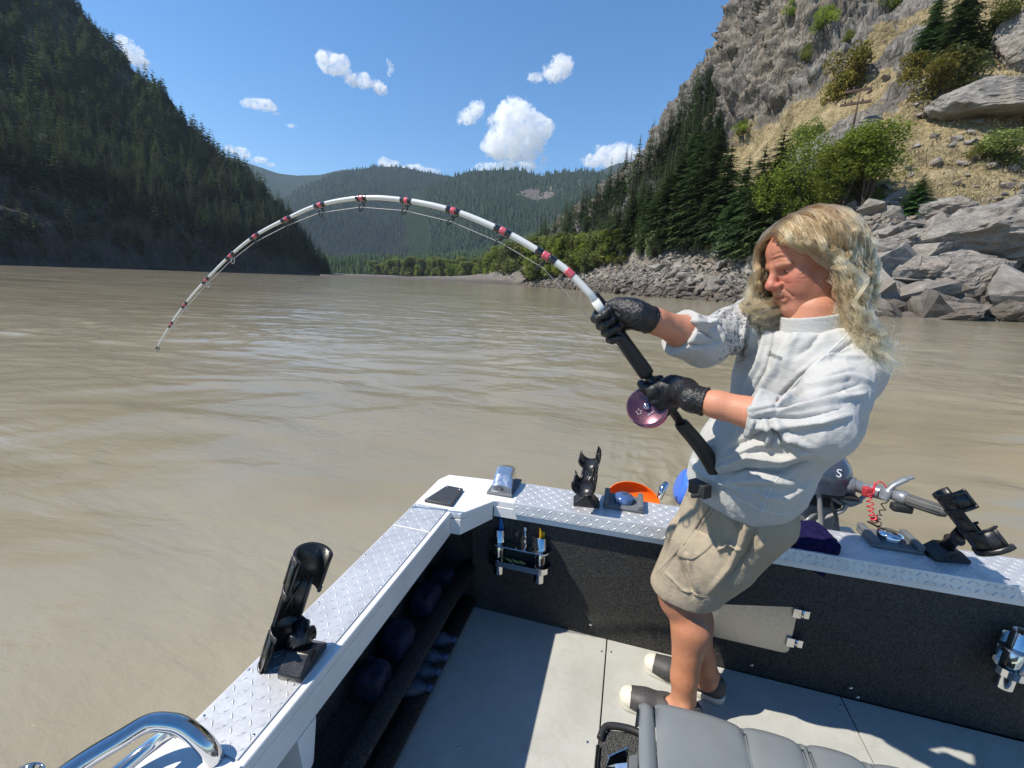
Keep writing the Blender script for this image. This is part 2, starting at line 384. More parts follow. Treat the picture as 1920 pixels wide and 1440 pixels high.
# ---- right bank and cliff
RX = [ # x, shore y, talus top y, cliff foot y, skyline y, talus r x, foot r x, sky r x
 (600, 519, 517.5, 515, 512, 1.1, 1.5, 2.0), (760, 524, 522, 520, 517, 1.05, 1.5, 2.0), (880, 531, 528.5, 522, 517, 1.06, 1.5, 1.9), (960, 535, 530, 516, 503, 1.08, 1.5, 1.9), (1000, 537.5, 527, 502, 476, 1.10, 1.6, 2.0), (1060, 542, 519, 473, 432, 1.12, 1.6, 2.0),
 (1100, 545.6, 511, 450, 404, 1.14, 1.6, 2.0), (1140, 549, 503, 432, 378, 1.16, 1.62, 2.05), (1180, 553, 496, 410, 345, 1.17, 1.65, 2.1), (1220, 556.5, 489, 385, 312, 1.18, 1.7, 2.1), (1260, 559, 480, 350, 276, 1.18, 1.75, 2.15), (1290, 561, 474, 320, 224, 1.19, 1.75, 2.2),
 (1320, 563, 468, 300, 180, 1.2, 1.8, 2.25), (1350, 566, 462, 285, 138, 1.2, 1.85, 2.3), (1400, 570, 452, 255, 62, 1.2, 1.9, 2.4), (1440, 574, 442, 232, -8, 1.22, 1.95, 2.5), (1490, 579, 430, 200, -90, 1.22, 2.0, 2.6), (1540, 583, 420, 165, -190, 1.23, 2.0, 2.7),
 (1600, 587, 402, 118, -330, 1.25, 2.05, 2.8), (1660, 591, 396, 60, -440, 1.25, 2.1, 2.9), (1740, 595, 392, -30, -560, 1.26, 2.1, 3.0), (1840, 600, 384, -110, -700, 1.27, 2.1, 3.0), (1920, 603.5, 372, -180, -800, 1.28, 2.1, 3.0), (2060, 611, 380, -250, -900, 1.3, 2.1, 3.0), (2300, 630, 400, -300, -1000, 1.3, 2.1, 3.0)]
cols = []
for x, ys, ya, yf, yk, a, b, c in RX:
    P0 = onz(x, ys, WATER_Z); rs = float(np.hypot(P0[0], P0[1]))
    cols.append((x, [(ys + 14, rs * 0.965), (ys - 0.3, rs), (ys + (ya - ys) * 0.5, rs * (1 + (a - 1) * 0.45)), (ya, rs * a), (ya + (yf - ya) * 0.5, rs * (a + (b - a) * 0.48)), (yf, rs * b), (yf + (yk - yf) * 0.5, rs * (b + (c - b) * 0.42)), (yk, rs * c), (yk + 30, rs * c * 1.35)]))
def amp_right(P, X, t):
    r = np.hypot(P[..., 0], P[..., 1]); s = np.clip(r / 90, 0.8, 4)
    cliff = np.clip((t - 4.7) / 0.5, 0, 1)
    q = P @ np.array([[1, 0, 0.15], [0, 1, 0.1], [-0.25, 0.1, 0.42]])
    big = 4.5 * fbm(q * 0.022, 3, 21) * np.clip((t - 2.8), 0.05, 1)
    cl = 5.2 * fbm(q * 0.07, 5, 5, ridged=True, gain=0.6) + 1.9 * fbm(q * 0.4, 3, 6, ridged=True)
    rg = fbm(P * 0.045, 4, 55)
    out = np.clip((rg - 0.05) * 7, 0, 1) * np.clip((t - 3.1) * 3, 0, 1)         # rocky outcrops in the grass
    gr = 0.5 * fbm(P * 0.25, 4, 15) + 0.18 * fbm(P * 1.2, 3, 25) + out * (1.2 + 1.5 * fbm(q * 0.3, 4, 7, ridged=True))
    tal = 0.55 * fbm(P * 0.4, 4, 35, ridged=True)
    m = np.clip((t - 2.6) / 0.5, 0, 1)
    face = np.clip((X - 1700) / 60, 0, 1) * np.clip((3.0 - t) / 0.4, 0, 1)       # big slabs by the water on the right
    w = q + 6 * fbm(P * 0.05, 2, 91)[..., None]
    cell = np.floor(w * np.array([0.10, 0.10, 0.30])); st = _h(cell[..., 0].astype(np.int64), cell[..., 1].astype(np.int64), cell[..., 2].astype(np.int64), 3)
    tal = tal * (1 - face) + face * (1.1 * st + 1.4 * fbm(q * 0.22, 5, 45, ridged=True))
    return np.clip((X - 905) / 110, 0.03, 1) * (big + cliff * cl * np.clip(s, 1, 2.2) + (1 - cliff) * (m * gr * np.clip(s, 1, 2) + (1 - m) * tal))
def at_right(P, X, Y, t):
    rg = fbm(P * 0.045, 4, 55)
    g = np.clip((t - 2.85) * 4, 0, 1) * np.clip((5.15 - t) * 2.5, 0, 1)
    out = np.clip((rg - 0.05) * 7, 0, 1)
    g = g * (1 - 0.85 * out) * 0.85 * np.clip((X - 1110) / 40, 0, 1)
    g = np.maximum(g, np.clip((t - 4.9), 0, 0.35) * (fbm(P * 0.03, 3, 65) + 0.55))
    return dict(grass=g)
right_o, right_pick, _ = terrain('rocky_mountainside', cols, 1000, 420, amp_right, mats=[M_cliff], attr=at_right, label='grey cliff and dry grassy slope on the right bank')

# ---- far mountains
def mountain(name, sky, foot, r0, r1, seed, amp, label, rockf=None, clearf=None, x0=None, nu=260, nv=90):
    xs = [s[0] for s in sky]; cols = []
    for x, y in sky:
        fy = np.interp(x, [q[0] for q in foot], [q[1] for q in foot])
        cols.append((x, [(fy + 6, r0 * 0.98), (fy, r0), (fy + (y - fy) * 0.42, r0 + (r1 - r0) * 0.35), (y, r1), (y + 14, r1 * 1.25)]))
    def am(P, X, t):
        return amp * (fbm(P / amp * 0.12, 4, seed, ridged=True) + 0.6 * fbm(P / amp * 0.05, 2, seed + 9)) * np.clip(1.15 - np.abs(t - 2.0) / 1.1, 0.12, 1)
    def aa(P, X, Y, t):
        z = np.zeros(len(P))
        return dict(rock=rockf(P, X, Y, t) if rockf else z, clear=clearf(P, X, Y, t) if clearf else z)
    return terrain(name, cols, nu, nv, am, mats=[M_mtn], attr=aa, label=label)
m_blue = mountain('distant_mountain', [(380, 330), (440, 300), (480, 313), (520, 327), (560, 333), (600, 331), (640, 322), (700, 320), (760, 330), (900, 340)], [(380, 505), (900, 520)], 4200, 5400, 101, 170, 'faint blue mountain farthest away beyond the dark hillside')
m_peak = mountain('distant_mountain.001', [(980, 345), (1040, 336), (1085, 326), (1110, 325), (1130, 318), (1160, 306), (1200, 302), (1240, 292), (1300, 288), (1400, 300)], [(980, 520), (1400, 540)], 3900, 5000, 131, 160, 'hazy blue peak showing behind the cliff trees')
m_left = mountain('distant_mountain.002', [(480, 420), (540, 372), (570, 356), (600, 342), (640, 327), (700, 317), (730, 318), (760, 321), (800, 327), (840, 333), (880, 338), (960, 345), (1040, 350)], [(480, 515), (1040, 526)], 2400, 3600, 151, 140, 'broad forested mountain behind the bent rod',
                  clearf=lambda P, X, Y, t: 0.35 * np.exp(-((Y - 338 - (X - 700) * 0.05) / 6) ** 2) + 0.25 * (X > 640) * np.exp(-((Y - 385) / 14.) ** 2))
def rock_mid(P, X, Y, t):
    return 0.85 * np.exp(-((X - 1015 + (Y - 375) * 0.25) / 52) ** 2 - ((Y - 376) / 22) ** 2) + 0.5 * np.exp(-((X - 1088) / 12) ** 2 - ((Y - 346) / 10) ** 2) + 0.42 * np.exp(-((X - 1085) / 22) ** 2 - ((Y - 392) / 14) ** 2)
m_mid = mountain('distant_mountain.003', [(760, 380), (820, 345), (850, 332), (880, 322), (920, 319), (960, 319), (985, 322), (1010, 334), (1035, 330), (1060, 328), (1100, 325), (1130, 327), (1160, 333), (1200, 343), (1260, 352), (1340, 362)], [(760, 518), (1340, 520)], 1600, 2500, 171, 95, 'dark wooded mountain with a bare rock face',
                 rockf=rock_mid, nu=320, nv=130)
m_slope = mountain('distant_mountain.004', [(590, 505), (640, 497), (680, 488), (760, 490), (840, 482), (900, 470), (940, 455), (980, 444), (1020, 430), (1060, 412), (1100, 396), (1140, 382), (1200, 366), (1300, 350)], [(590, 516), (760, 518), (1300, 530)], 850, 1350, 191, 36, 'paler green lower slope above the far river bend',
                   clearf=lambda P, X, Y, t: np.clip(0.40 + (X - 900) / 900., 0.38, 0.75), rockf=lambda P, X, Y, t: 0.34 * np.exp(-((X - 1000) / 90) ** 2 - ((Y - 450) / 12) ** 2))
# low forest floor under the far belt of trees, and a sand bar
shore = atr([640, 700, 780, 860, 940], [519, 521, 523.6, 527.5, 532.5], [900, 640, 450, 330, 280])
# ================================================================== VEGETATION, ROCKS, CLOUDS, HAZE
def m_leaf(name, a, b, c, trans=0.25, scale=0.8):
    t = NT(name); g = t.n('ObjectInfo'); co = t.coord('Object')
    n = t.noise(co, scale, 3, 0.6)
    col = t.ramp(n, [(0.32, a), (0.5, b), (0.7, c)])
    hs = t.n('HueSaturation', Color=col); t.put(hs, 'Value', t.math('ADD', t.math('MULTIPLY', g.outputs['Random'], 0.9), 0.6)); t.put(hs, 'Hue', t.math('ADD', t.math('MULTIPLY', g.outputs['Random'], 0.03), 0.485))
    p = t.n('BsdfPrincipled', Base__Color=hs, Roughness=0.7, Specular__IOR__Level=0.25)
    tr = t.n('BsdfTranslucent', Color=hs)
    mx = t.n('MixShader'); mx.inputs[0].default_value = trans; t.t.links.new(p.outputs[0], mx.inputs[1]); t.t.links.new(tr.outputs[0], mx.inputs[2]); t.t.links.new(mx.outputs[0], t.out.inputs[0])
    return t.m
M_fir = m_leaf('fir_needles', (0.028, 0.052, 0.018), (0.055, 0.092, 0.030), (0.095, 0.14, 0.045), 0.35)
M_firb = m_leaf('young_fir_needles', (0.03, 0.065, 0.02), (0.06, 0.12, 0.03), (0.09, 0.16, 0.04), 0.35)
M_far = m_leaf('distant_needles', (0.020, 0.036, 0.018), (0.036, 0.058, 0.028), (0.060, 0.085, 0.040))
M_pine_dark = m_leaf('hillside_needles', (0.040, 0.068, 0.026), (0.085, 0.125, 0.045), (0.16, 0.20, 0.075), 0.35)
M_maple = m_leaf('maple_leaves', (0.09, 0.125, 0.02), (0.19, 0.24, 0.035), (0.34, 0.37, 0.06), 0.4, 0.35)
M_poplar = m_leaf('poplar_leaves', (0.10, 0.125, 0.035), (0.17, 0.20, 0.055), (0.26, 0.29, 0.09), 0.3, 0.3)
M_silver = m_leaf('pale_poplar_leaves', (0.16, 0.22, 0.08), (0.28, 0.34, 0.16), (0.5, 0.54, 0.36), 0.3, 0.4)
M_yellow = m_leaf('yellowing_leaves', (0.13, 0.12, 0.025), (0.21, 0.19, 0.04), (0.31, 0.26, 0.06), 0.3, 0.5)
M_bark = plain('bark', (0.07, 0.055, 0.042), 0.9, var=0.4, scale=3)
M_hay = plain('dry_grass', (0.30, 0.245, 0.14), 0.85, var=0.5, scale=0.35)

def conifer(h, R, levels, nb, seg, rng, dens=1.0, bare=0.12):
    """returns trunk (V,F) and crown (V,F); whorls of drooping sprays of needle triangles"""
    T = []; n = 5
    TV = []; TF = []
    for i, z in enumerate((0, 0.3, 0.7, 0.99)):
        r = h * 0.014 * (1 - z) + h * 0.002
        for k in range(n): TV.append((r * math.cos(k * 2 * math.pi / n), r * math.sin(k * 2 * math.pi / n), z * h))
    for i in range(3):
        for k in range(n): TF.append((i * n + k, i * n + (k + 1) % n, (i + 1) * n + (k + 1) % n, (i + 1) * n + k))
    V = []
    for li in range(levels):
        zf = bare + (1 - bare) * (li + rng.random() * 0.7) / levels
        Lm = R * (1 - zf) ** 0.72 * (0.55 + 0.45 * min(1, (zf - bare) * 5 + 0.3))
        for b in range(nb if zf < 0.85 else max(3, nb - 2)):
            if rng.random() > dens: continue
            a = rng.random() * 2 * math.pi; L = Lm * (0.6 + 0.5 * rng.random()); dr = -0.42 + 0.55 * zf + rng.normal() * 0.12
            dx, dy = math.cos(a), math.sin(a)
            p0 = np.array([0, 0, zf * h]); d = np.array([dx, dy, dr]); sd = np.array([-dy, dx, 0.0])
            if seg <= 1:
                e = p0 + d * L; w = L * 0.34; m = p0 + d * L * 0.5 - np.array([0, 0, L * 0.04])
                V += [p0, m + sd * w, e, p0, e, m - sd * w * 0.9 + np.array([0, 0, -0.1 * L])]
            else:
                for s in range(seg):
                    f = (s + 0.5) / seg; q = p0 + d * L * f + np.array([0, 0, -0.12 * L * f * f])
                    tl = L * 0.42 * (1 - f * 0.65) * (0.7 + 0.6 * rng.random())
                    for sg in (-1, 1):
                        e = q + (d * 0.55 + sd * sg * 0.8) * tl + np.array([0, 0, -0.18 * tl + rng.normal() * 0.1 * tl]); wv = np.cross(e - q, [0, 0, 1.0]); wv = wv / (np.linalg.norm(wv) + 1e-9) * tl * 0.17
                        tz = np.array([0, 0, rng.normal() * 0.12 * tl])
                        V += [q - wv, q + wv + tz, e]
                e = p0 + d * L * 1.05 + np.array([0, 0, -0.12 * L]); q = p0 + d * L * 0.6; V += [q + sd * 0.07 * L, q - sd * 0.07 * L, e]
    V = np.array(V); F = np.arange(len(V)).reshape(-1, 3)
    return (np.array(TV), TF), (V, F)
def broadleaf(h, R, n, leaf, rng, lobes=14, stems=3, squash=0.8, base=0.25):
    """several limbs and leaf-sized faces gathered in clumps through an uneven crown"""
    mb = MB(); cl = []
    for i in range(lobes):
        a = rng.random() * 2 * math.pi; rr = R * math.sqrt(rng.random()) * 0.78; z = h * (base + (1 - base) * (0.12 + 0.76 * rng.random()))
        k = 1 - ((z / h - 0.5) / 0.62) ** 2; rr *= max(0.35, k)
        cl.append((rr * math.cos(a), rr * math.sin(a), z, R * (0.26 + 0.2 * rng.random())))
    for s in range(stems):
        a = rng.random() * 6.28; t = cl[s]; b0 = np.array([0.05 * h * math.cos(a) * (stems > 1), 0.05 * h * math.sin(a) * (stems > 1), -0.3])
        e = np.array(t[:3]); m = (b0 + e) / 2 + np.array([0, 0, 0.1 * h])
        mb.tube([b0, b0 * 0.6 + m * 0.4, m, m * 0.4 + e * 0.6, e], np.array([0.022, 0.018, 0.013, 0.008, 0.003]) * h, 5)
    for t in cl[stems:]:
        e = np.array(t[:3]); b0 = np.array([0, 0, h * base * 0.8]); mb.tube([b0, (b0 + e) / 2 + np.array([0, 0, 0.03 * h]), e], np.array([0.010, 0.006, 0.002]) * h, 4)
    cl = np.array(cl); idx = rng.integers(0, lobes, n)
    u = rng.normal(size=(n, 3)); u /= np.linalg.norm(u, axis=1)[:, None]
    rad = cl[idx, 3] * (0.45 + 0.62 * rng.random(n) ** 0.5) * (1 + 0.25 * vnoise(u * 2.3 + idx[:, None] * 7.1))
    P = cl[idx, :3] + u * rad[:, None] * np.array([1, 1, squash])
    P[:, 2] = np.maximum(P[:, 2], h * base * 0.5)
    a = rng.normal(size=(n, 3)); a[:, 2] *= 0.5; a /= np.linalg.norm(a, axis=1)[:, None]; b = np.cross(a, rng.normal(size=(n, 3)) * 0.5 + np.array([0, 0, 1.0])); b /= np.linalg.norm(b, axis=1)[:, None]
    sz = leaf * (0.6 + 0.8 * rng.random(n))[:, None]
    V = np.stack([P - a * sz * 0.5, P + b * sz * 0.32 - a * 0.05 * sz, P + a * sz * 0.6, P - b * sz * 0.32], 1).reshape(-1, 3)
    return (np.array(mb.V), mb.F), (V, np.arange(len(V)).reshape(-1, 4))

def bvh_of(o):
    me = o.data; n = len(me.vertices); co = np.empty(n * 3, np.float32); me.vertices.foreach_get('co', co)
    fi = np.empty(len(me.loops), np.int32); me.loops.foreach_get('vertex_index', fi)
    return BVHTree.FromPolygons(co.reshape(-1, 3).tolist(), fi.reshape(-1, 4).tolist())
BV_R = bvh_of(right_o); BV_L = bvh_of(left_o)
def hit(bv, x, y):
    r = Vector(ray(x, y).tolist()).normalized(); h = bv.ray_cast(Vector(CAM_O.tolist()), r)
    return (np.array(h[0]), np.array(h[1])) if h[0] is not None else (None, None)
def proto(name, kind_args, parts_mats, fn):
    (tv, tf), (cv, cf) = fn(**kind_args)
    return mk_mesh(name + '_trunk', tv, tf, [parts_mats[0]], True), mk_mesh(name + '_crown', cv, cf, [parts_mats[1]], False)
def joined(tc, mats, name):
    (tv, tf), (cv, cf) = tc
    F = [tuple(f) for f in tf] + [tuple(f + len(tv)) for f in cf]
    return mk_mesh(name, np.concatenate([tv, cv]), F, mats, False, midx=[0] * len(tf) + [1] * len(cf))
def plant(name, ms, P, s, label, cat, group=None, rz=None, sx=None):
    """thing > trunk, crown with shared mesh data, planted at P"""
    e = empty(name, P, label=label, cat=cat, group=group); e.rotation_euler = (0, 0, random.random() * 6.28 if rz is None else rz)
    e.scale = (s if sx is None else sx, s if sx is None else sx, s)
    link('trunk', ms[0], e); link('crown', ms[1], e); return e

fir_near = [proto('fir', dict(h=1, R=0.25 + 0.03 * i, levels=38, nb=13, seg=6, rng=np.random.default_rng(40 + i), bare=0.05), (M_bark, M_fir), conifer) for i in range(4)]
fir_brt = [proto('bright_fir', dict(h=1, R=0.32, levels=36, nb=13, seg=6, rng=np.random.default_rng(60 + i), bare=0.03), (M_bark, M_firb), conifer) for i in range(2)]
fir_mid = [joined(conifer(1, 0.17 + 0.05 * random.random(), 24, 8, 2, np.random.default_rng(70 + i), 0.9, 0.14), [M_bark, M_pine_dark], 'hill_conifer') for i in range(8)]
fir_small = [joined(conifer(1, 0.23 + 0.05 * random.random(), 22, 10, 2, np.random.default_rng(90 + i), 0.9, 0.08), [M_bark, M_fir], 'slope_conifer') for i in range(5)]

# ---- conifers of the left hillside: the 300 showing largest as things, the rest as one mass
rng = np.random.default_rng(5)
sky_x = [c[0] for c in LX]; sky_y = [c[2] for c in LX]; sh_y = [c[1] for c in LX]
cand = []
tries = 0
while len(cand) < 3000 and tries < 16000:
    tries += 1
    x = rng.random() * 660 - 45; yk = np.interp(x, sky_x, sky_y); ys = np.interp(x, sky_x, sh_y)
    y = max(-60, yk - 4) + rng.random() * (ys - max(-60, yk - 4))
    v = (y - yk) / (ys - yk + 1e-6)
    if v > 0.76 and rng.random() > 0.35 * max(0, 1 - (v - 0.76) * 4): continue
    if vnoise(np.array([x * 0.012, y * 0.02, 3.0])) < -0.45 and rng.random() < 0.7: continue
    P, N = hit(BV_L, x, y)
    if P is None: continue
    r = math.hypot(P[0], P[1]); hgt = (13 + 16 * rng.random() ** 1.6) * (0.6 if v > 0.7 else 1.0)
    cand.append((hgt / r, P, hgt, x, y))
for x in np.arange(-40, 612, 7.0):      # the ridge line itself
    t = 5.0 - 0.05 * rng.random(); P = left_pick(x + rng.normal() * 3, t); r = math.hypot(P[0], P[1])
    if proj(P)[1] > -40: cand.append(((12 + 9 * rng.random()) / r * 1.05, P, 9 + 11 * rng.random(), x, 0))
cand.sort(key=lambda c: -c[0])
def hill_things(cs):
    for k, (_, P, hgt, x, y) in enumerate(cs):
        o = link('conifer_tree', random.choice(fir_mid), None, (P[0], P[1], P[2] - 0.4), label='dark green conifer on the steep shaded hillside across the river', cat='tree', group='conifers covering the left hillside')
        o.rotation_euler = (rng.normal() * 0.03, rng.normal() * 0.03, random.random() * 6.28); s = hgt; o.scale = (s * (1.15 + 0.6 * random.random()),) * 2 + (s,)
hill_things(cand[:300])
def mass(name, meshes_vf, items, mats, label, wjit=0.4):
    """one mesh holding many small copies: items = (P, height)"""
    VV = []; FF = []; MI = []; o = 0
    for P, hgt in items:
        V, F, mi = meshes_vf[int(rng.integers(len(meshes_vf)))]
        a = rng.random() * 6.28; c, s = math.cos(a), math.sin(a); w = hgt * (1.1 + wjit * rng.random())
        Q = np.stack([(V[:, 0] * c - V[:, 1] * s) * w, (V[:, 0] * s + V[:, 1] * c) * w, V[:, 2] * hgt], -1) + P
        VV.append(Q); FF.append(F + o); MI.append(mi); o += len(V)
    me = mk_mesh(name, np.concatenate(VV), np.concatenate(FF), mats, False, midx=np.concatenate(MI))
    return link(name, me, kind='stuff', label=label)
def lod(seed, R, levels, nb, bare=0.08, seg=1):
    (tv, tf), (cv, cf) = conifer(1, R, levels, nb, seg, np.random.default_rng(seed), 1.0, bare)
    return cv, cf, np.zeros(len(cf), int)
lods = [lod(i, 0.19 + 0.02 * i, 13, 5) for i in range(4)]
mass('hillside_forest', lods, [(c[1] - np.array([0, 0, 0.5]), c[2]) for c in cand[300:]], [M_pine_dark], 'mass of small conifers filling the left hillside')
# tiny spikes for the mountains behind
def cone_lod(n=5):
    V = [(0, 0, 1.0)] + [(0.16 * math.cos(k * 2 * math.pi / n), 0.16 * math.sin(k * 2 * math.pi / n), 0.0) for k in range(n)]
    return np.array(V), np.array([(0, 1 + k, 1 + (k + 1) % n) for k in range(n)]), np.zeros(n, int)
for (mo, pick, _), cnt, nm, hh, xr, lab in ((m_mid, 9000, 'far_forest', 27, (800, 1340), 'distant conifer forest on the dark wooded mountain'), (m_left, 8000, 'far_forest.001', 29, (500, 1020), 'distant conifer forest on the broad mountain'), (m_slope, 3500, 'far_forest.002', 15, (600, 1290), 'young forest on the paler lower slope')):
    X = xr[0] + (xr[1] - xr[0]) * rng.random(cnt); T = 1.0 + 2.02 * rng.random(cnt) ** 0.9
    P = pick(X, T); px = proj(P); keep = np.ones(cnt, bool)
    if mo is m_mid[0]: keep = rock_mid(None, px[:, 0], px[:, 1], None) + 0.5 * vnoise(np.stack([px[:, 0] * .12, px[:, 1] * .12, px[:, 0] * 0], -1)) < 0.36
    if nm.endswith('2'): keep = rng.random(cnt) < 0.75
    mass(nm, [cone_lod()], [(p - np.array([0, 0, 2.0]), hh * (0.6 + 0.6 * rng.random())) for p in P[keep]], [M_far if not nm.endswith('2') else M_pine_dark], lab, 0.3)

# ---- trees of the right bank (x, base y, top y)
def drop(bv, x, y, dz=0.0):
    P, N = hit(bv, x, y)
    return P
def up_to(P, x, ytop):
    r = math.hypot(P[0], P[1]); return max(1.0, atr(x, ytop, r)[2] - P[2])
near_firs = [(1290, 458, 232, 'tall dark fir, biggest of the stand under the cliff'), (1322, 462, 222, 'tall dark fir with its top against the cliff face'), (1348, 452, 262, 'dark fir squeezed behind the taller firs below the cliff'), (1262, 452, 268, 'slim dark fir at the river side of the fir stand'),
             (1404, 482, 262, 'bushy fir standing right above the broken rocks'), (1436, 462, 232, 'green fir half hidden beside the bright maple'), (1380, 470, 285, 'dark fir between the two bushy firs'), (1238, 452, 312, 'short dark fir next to the pale poplar'),
             (1208, 460, 335, 'narrow fir on the lower slope beyond the pale poplar'), (1180, 462, 352, 'narrow dark fir where the slope meets the far trees'), (1156, 470, 382, 'small dark fir above the dry grass patch'), (1300, 330, 222, 'fir high on the slope touching the skyline'), (1338, 300, 200, 'fir growing at the foot of the bare cliff')]
for k, (x, yb, yt, lab) in enumerate(near_firs):
    P = drop(BV_R, x, yb)
    if P is None: continue
    h = up_to(P, x, yt); plant('fir_tree', fir_near[k % 4], P - np.array([0, 0, 0.6]), h, lab, 'tree', sx=h * 1.25)
for (x, yb, yt, lab, wf) in [(1716, 402, 322, 'small bright green fir alone on the dry grass slope', 1.75), (1790, 118, -60, 'broad dark fir high on the grassy slope near the top', 1.25), (1735, 120, -20, 'wide bushy fir beside the yellow shrubs up the slope', 1.2)]:
    P = drop(BV_R, x, yb); h = up_to(P, x, yt); plant('fir_tree', fir_brt[k % 2] if yb > 200 else fir_near[1], P - np.array([0, 0, 0.3]), h, lab, 'tree', sx=h * wf)
# small conifers sprinkled on the slope between cliff and river, and along the skyline
n = 0
while n < 290:
    x = 1000 + rng.random() * 340; lo = np.interp(x, [1000, 1100, 1180, 1260, 1340], [505, 492, 470, 455, 430]); hi = np.interp(x, [1000, 1100, 1180, 1260, 1340], [455, 402, 345, 275, 150])
    y = hi + (lo - hi) * rng.random()
    if 1150 < x and (y - (372 + (1200 - x) * 0.9)) ** 2 < 500 and x < 1230: continue
    P, N = hit(BV_R, x, y)
    if P is None: continue
    h = 8 + 10 * rng.random(); n += 1
    o = link('slope_conifer', random.choice(fir_small), None, P - np.array([0, 0, 0.4]), label='dark conifer on the wooded slope under the cliff', cat='tree', group='conifers on the slope below the right cliff')
    o.rotation_euler = (0, 0, random.random() * 6.28); o.scale = (h * 1.05, h * 1.05, h)
for x in list(np.arange(965, 1262, 8.5)) + [1272, 1288, 1293, 1316, 1322, 1338, 1342, 1346, 1352, 1358, 1392, 1398, 1404, 1411, 1425, 1436, 1442, 1450]:
    x = x + rng.normal() * 2; P = right_pick(x, 6.93); r = math.hypot(P[0], P[1]); h = (5 + 6 * rng.random()) * (0.62 if x > 1280 else 1.0)
    if 1300 < x < 1336 and rng.random() < 0.4: continue
    o = link('ridge_conifer', random.choice(fir_small), None, P - np.array([0, 0, 0.8]), label='small wind-shaped conifer on the cliff skyline', cat='tree', group='conifers along the right skyline')
    o.rotation_euler = (rng.normal() * 0.06, rng.normal() * 0.06, random.random() * 6.28); o.scale = (h * 1.2, h * 1.2, h)
# broadleaf trees
maples = [proto('maple', dict(h=1, R=0.62, n=11000, leaf=0.030, rng=np.random.default_rng(9), lobes=26, stems=6, base=0.10), (M_bark, M_maple), broadleaf), proto('maple2', dict(h=1, R=0.52, n=8500, leaf=0.034, rng=np.random.default_rng(19), lobes=20, stems=5, base=0.08), (M_bark, M_maple), broadleaf)]
for (x, yb, yt, lab, wf, k) in [(1512, 398, 248, 'big bright green maple left of the power pole', 1.0, 0), (1620, 384, 226, 'dark green maple below the power pole', 0.98, 1), (1560, 402, 262, 'bright maple sapling in the middle of the maples', 0.9, 1), (1466, 432, 300, 'low yellow green maple beside the bushy fir', 0.8, 0)]:
    P = drop(BV_R, x, yb); h = up_to(P, x, yt); plant('maple_tree', maples[k], P - np.array([0, 0, 0.5]), h, lab, 'tree', sx=h * wf)
shrub = [proto('shrub', dict(h=1, R=0.75, n=2600, leaf=0.07, rng=np.random.default_rng(29 + i), lobes=10, stems=3, base=0.04), (M_bark, (M_yellow, M_maple, M_poplar)[i]), broadleaf) for i in range(3)]
for (x, yb, yt, k, wf, lab) in [(1585, 180, 78, 0, 0.62, 'tall yellowing shrub at the cliff foot above the power pole'), (1560, 190, 130, 0, 0.9, 'low yellow shrub beside the tall yellowing shrub'), (1745, 185, 105, 0, 0.9, 'yellow orange shrub under the broad firs'), (1700, 150, 95, 0, 0.8, 'small yellow shrub left of the broad firs'), (1800, 160, 70, 2, 1.0, 'olive shrub right of the yellow orange shrub'),
                            (1850, 90, 10, 2, 1.0, 'olive shrub high on the slope at the frame edge'), (1500, 275, 222, 2, 0.9, 'rounded olive shrub below the cliff'), (1545, 60, 10, 1, 0.8, 'green shrub growing in a crack of the cliff'), (1590, 80, 55, 1, 0.8, 'small green shrub on a cliff ledge'), (1510, 118, 80, 1, 0.5, 'narrow dark shrub in the cliff gully'), (1480, 30, 0, 1, 0.8, 'green shrub near the cliff top'),
                            (1890, 310, 232, 2, 1.0, 'pale green shrub among the rocks on the right'), (1830, 300, 268, 1, 0.9, 'small shrub between the grass and the outcrop'), (1395, 255, 222, 1, 1.0, 'bush at the foot of the cliff buttress'), (1672, 20, -20, 1, 1.1, 'dark bush left of the broad firs near the top'), (1640, 380, 350, 1, 1.0, 'bush at the right foot of the dark maple')]:
    P = drop(BV_R, x, yb)
    if P is None: continue
    h = up_to(P, x, yt); plant('shrub', shrub[k], P - np.array([0, 0, 0.3]), h, lab, 'shrub', sx=h * wf)
poplar = [proto('poplar', dict(h=1, R=0.30, n=2600, leaf=0.045, rng=np.random.default_rng(129 + i), lobes=14, stems=1, base=0.08, squash=1.3), (M_bark, (M_poplar, M_silver, M_maple)[i]), broadleaf) for i in range(3)]
for (x, yb, yt, k, wf, lab) in [(1226, 484, 415, 1, 1.1, 'pale silvery poplar shining in front of the firs'), (1203, 480, 408, 1, 0.9, 'second silvery poplar left of the shining one'), (1100, 516, 464, 1, 1.0, 'pale poplar beside the dry grass patch'), (1165, 500, 455, 0, 1.2, 'round green poplar above the dry grass patch')]:
    P = drop(BV_R, x, yb)
    if P is None: continue
    h = up_to(P, x, yt); plant('poplar_tree', poplar[k], P - np.array([0, 0, 0.3]), h, lab, 'tree', sx=h * wf)
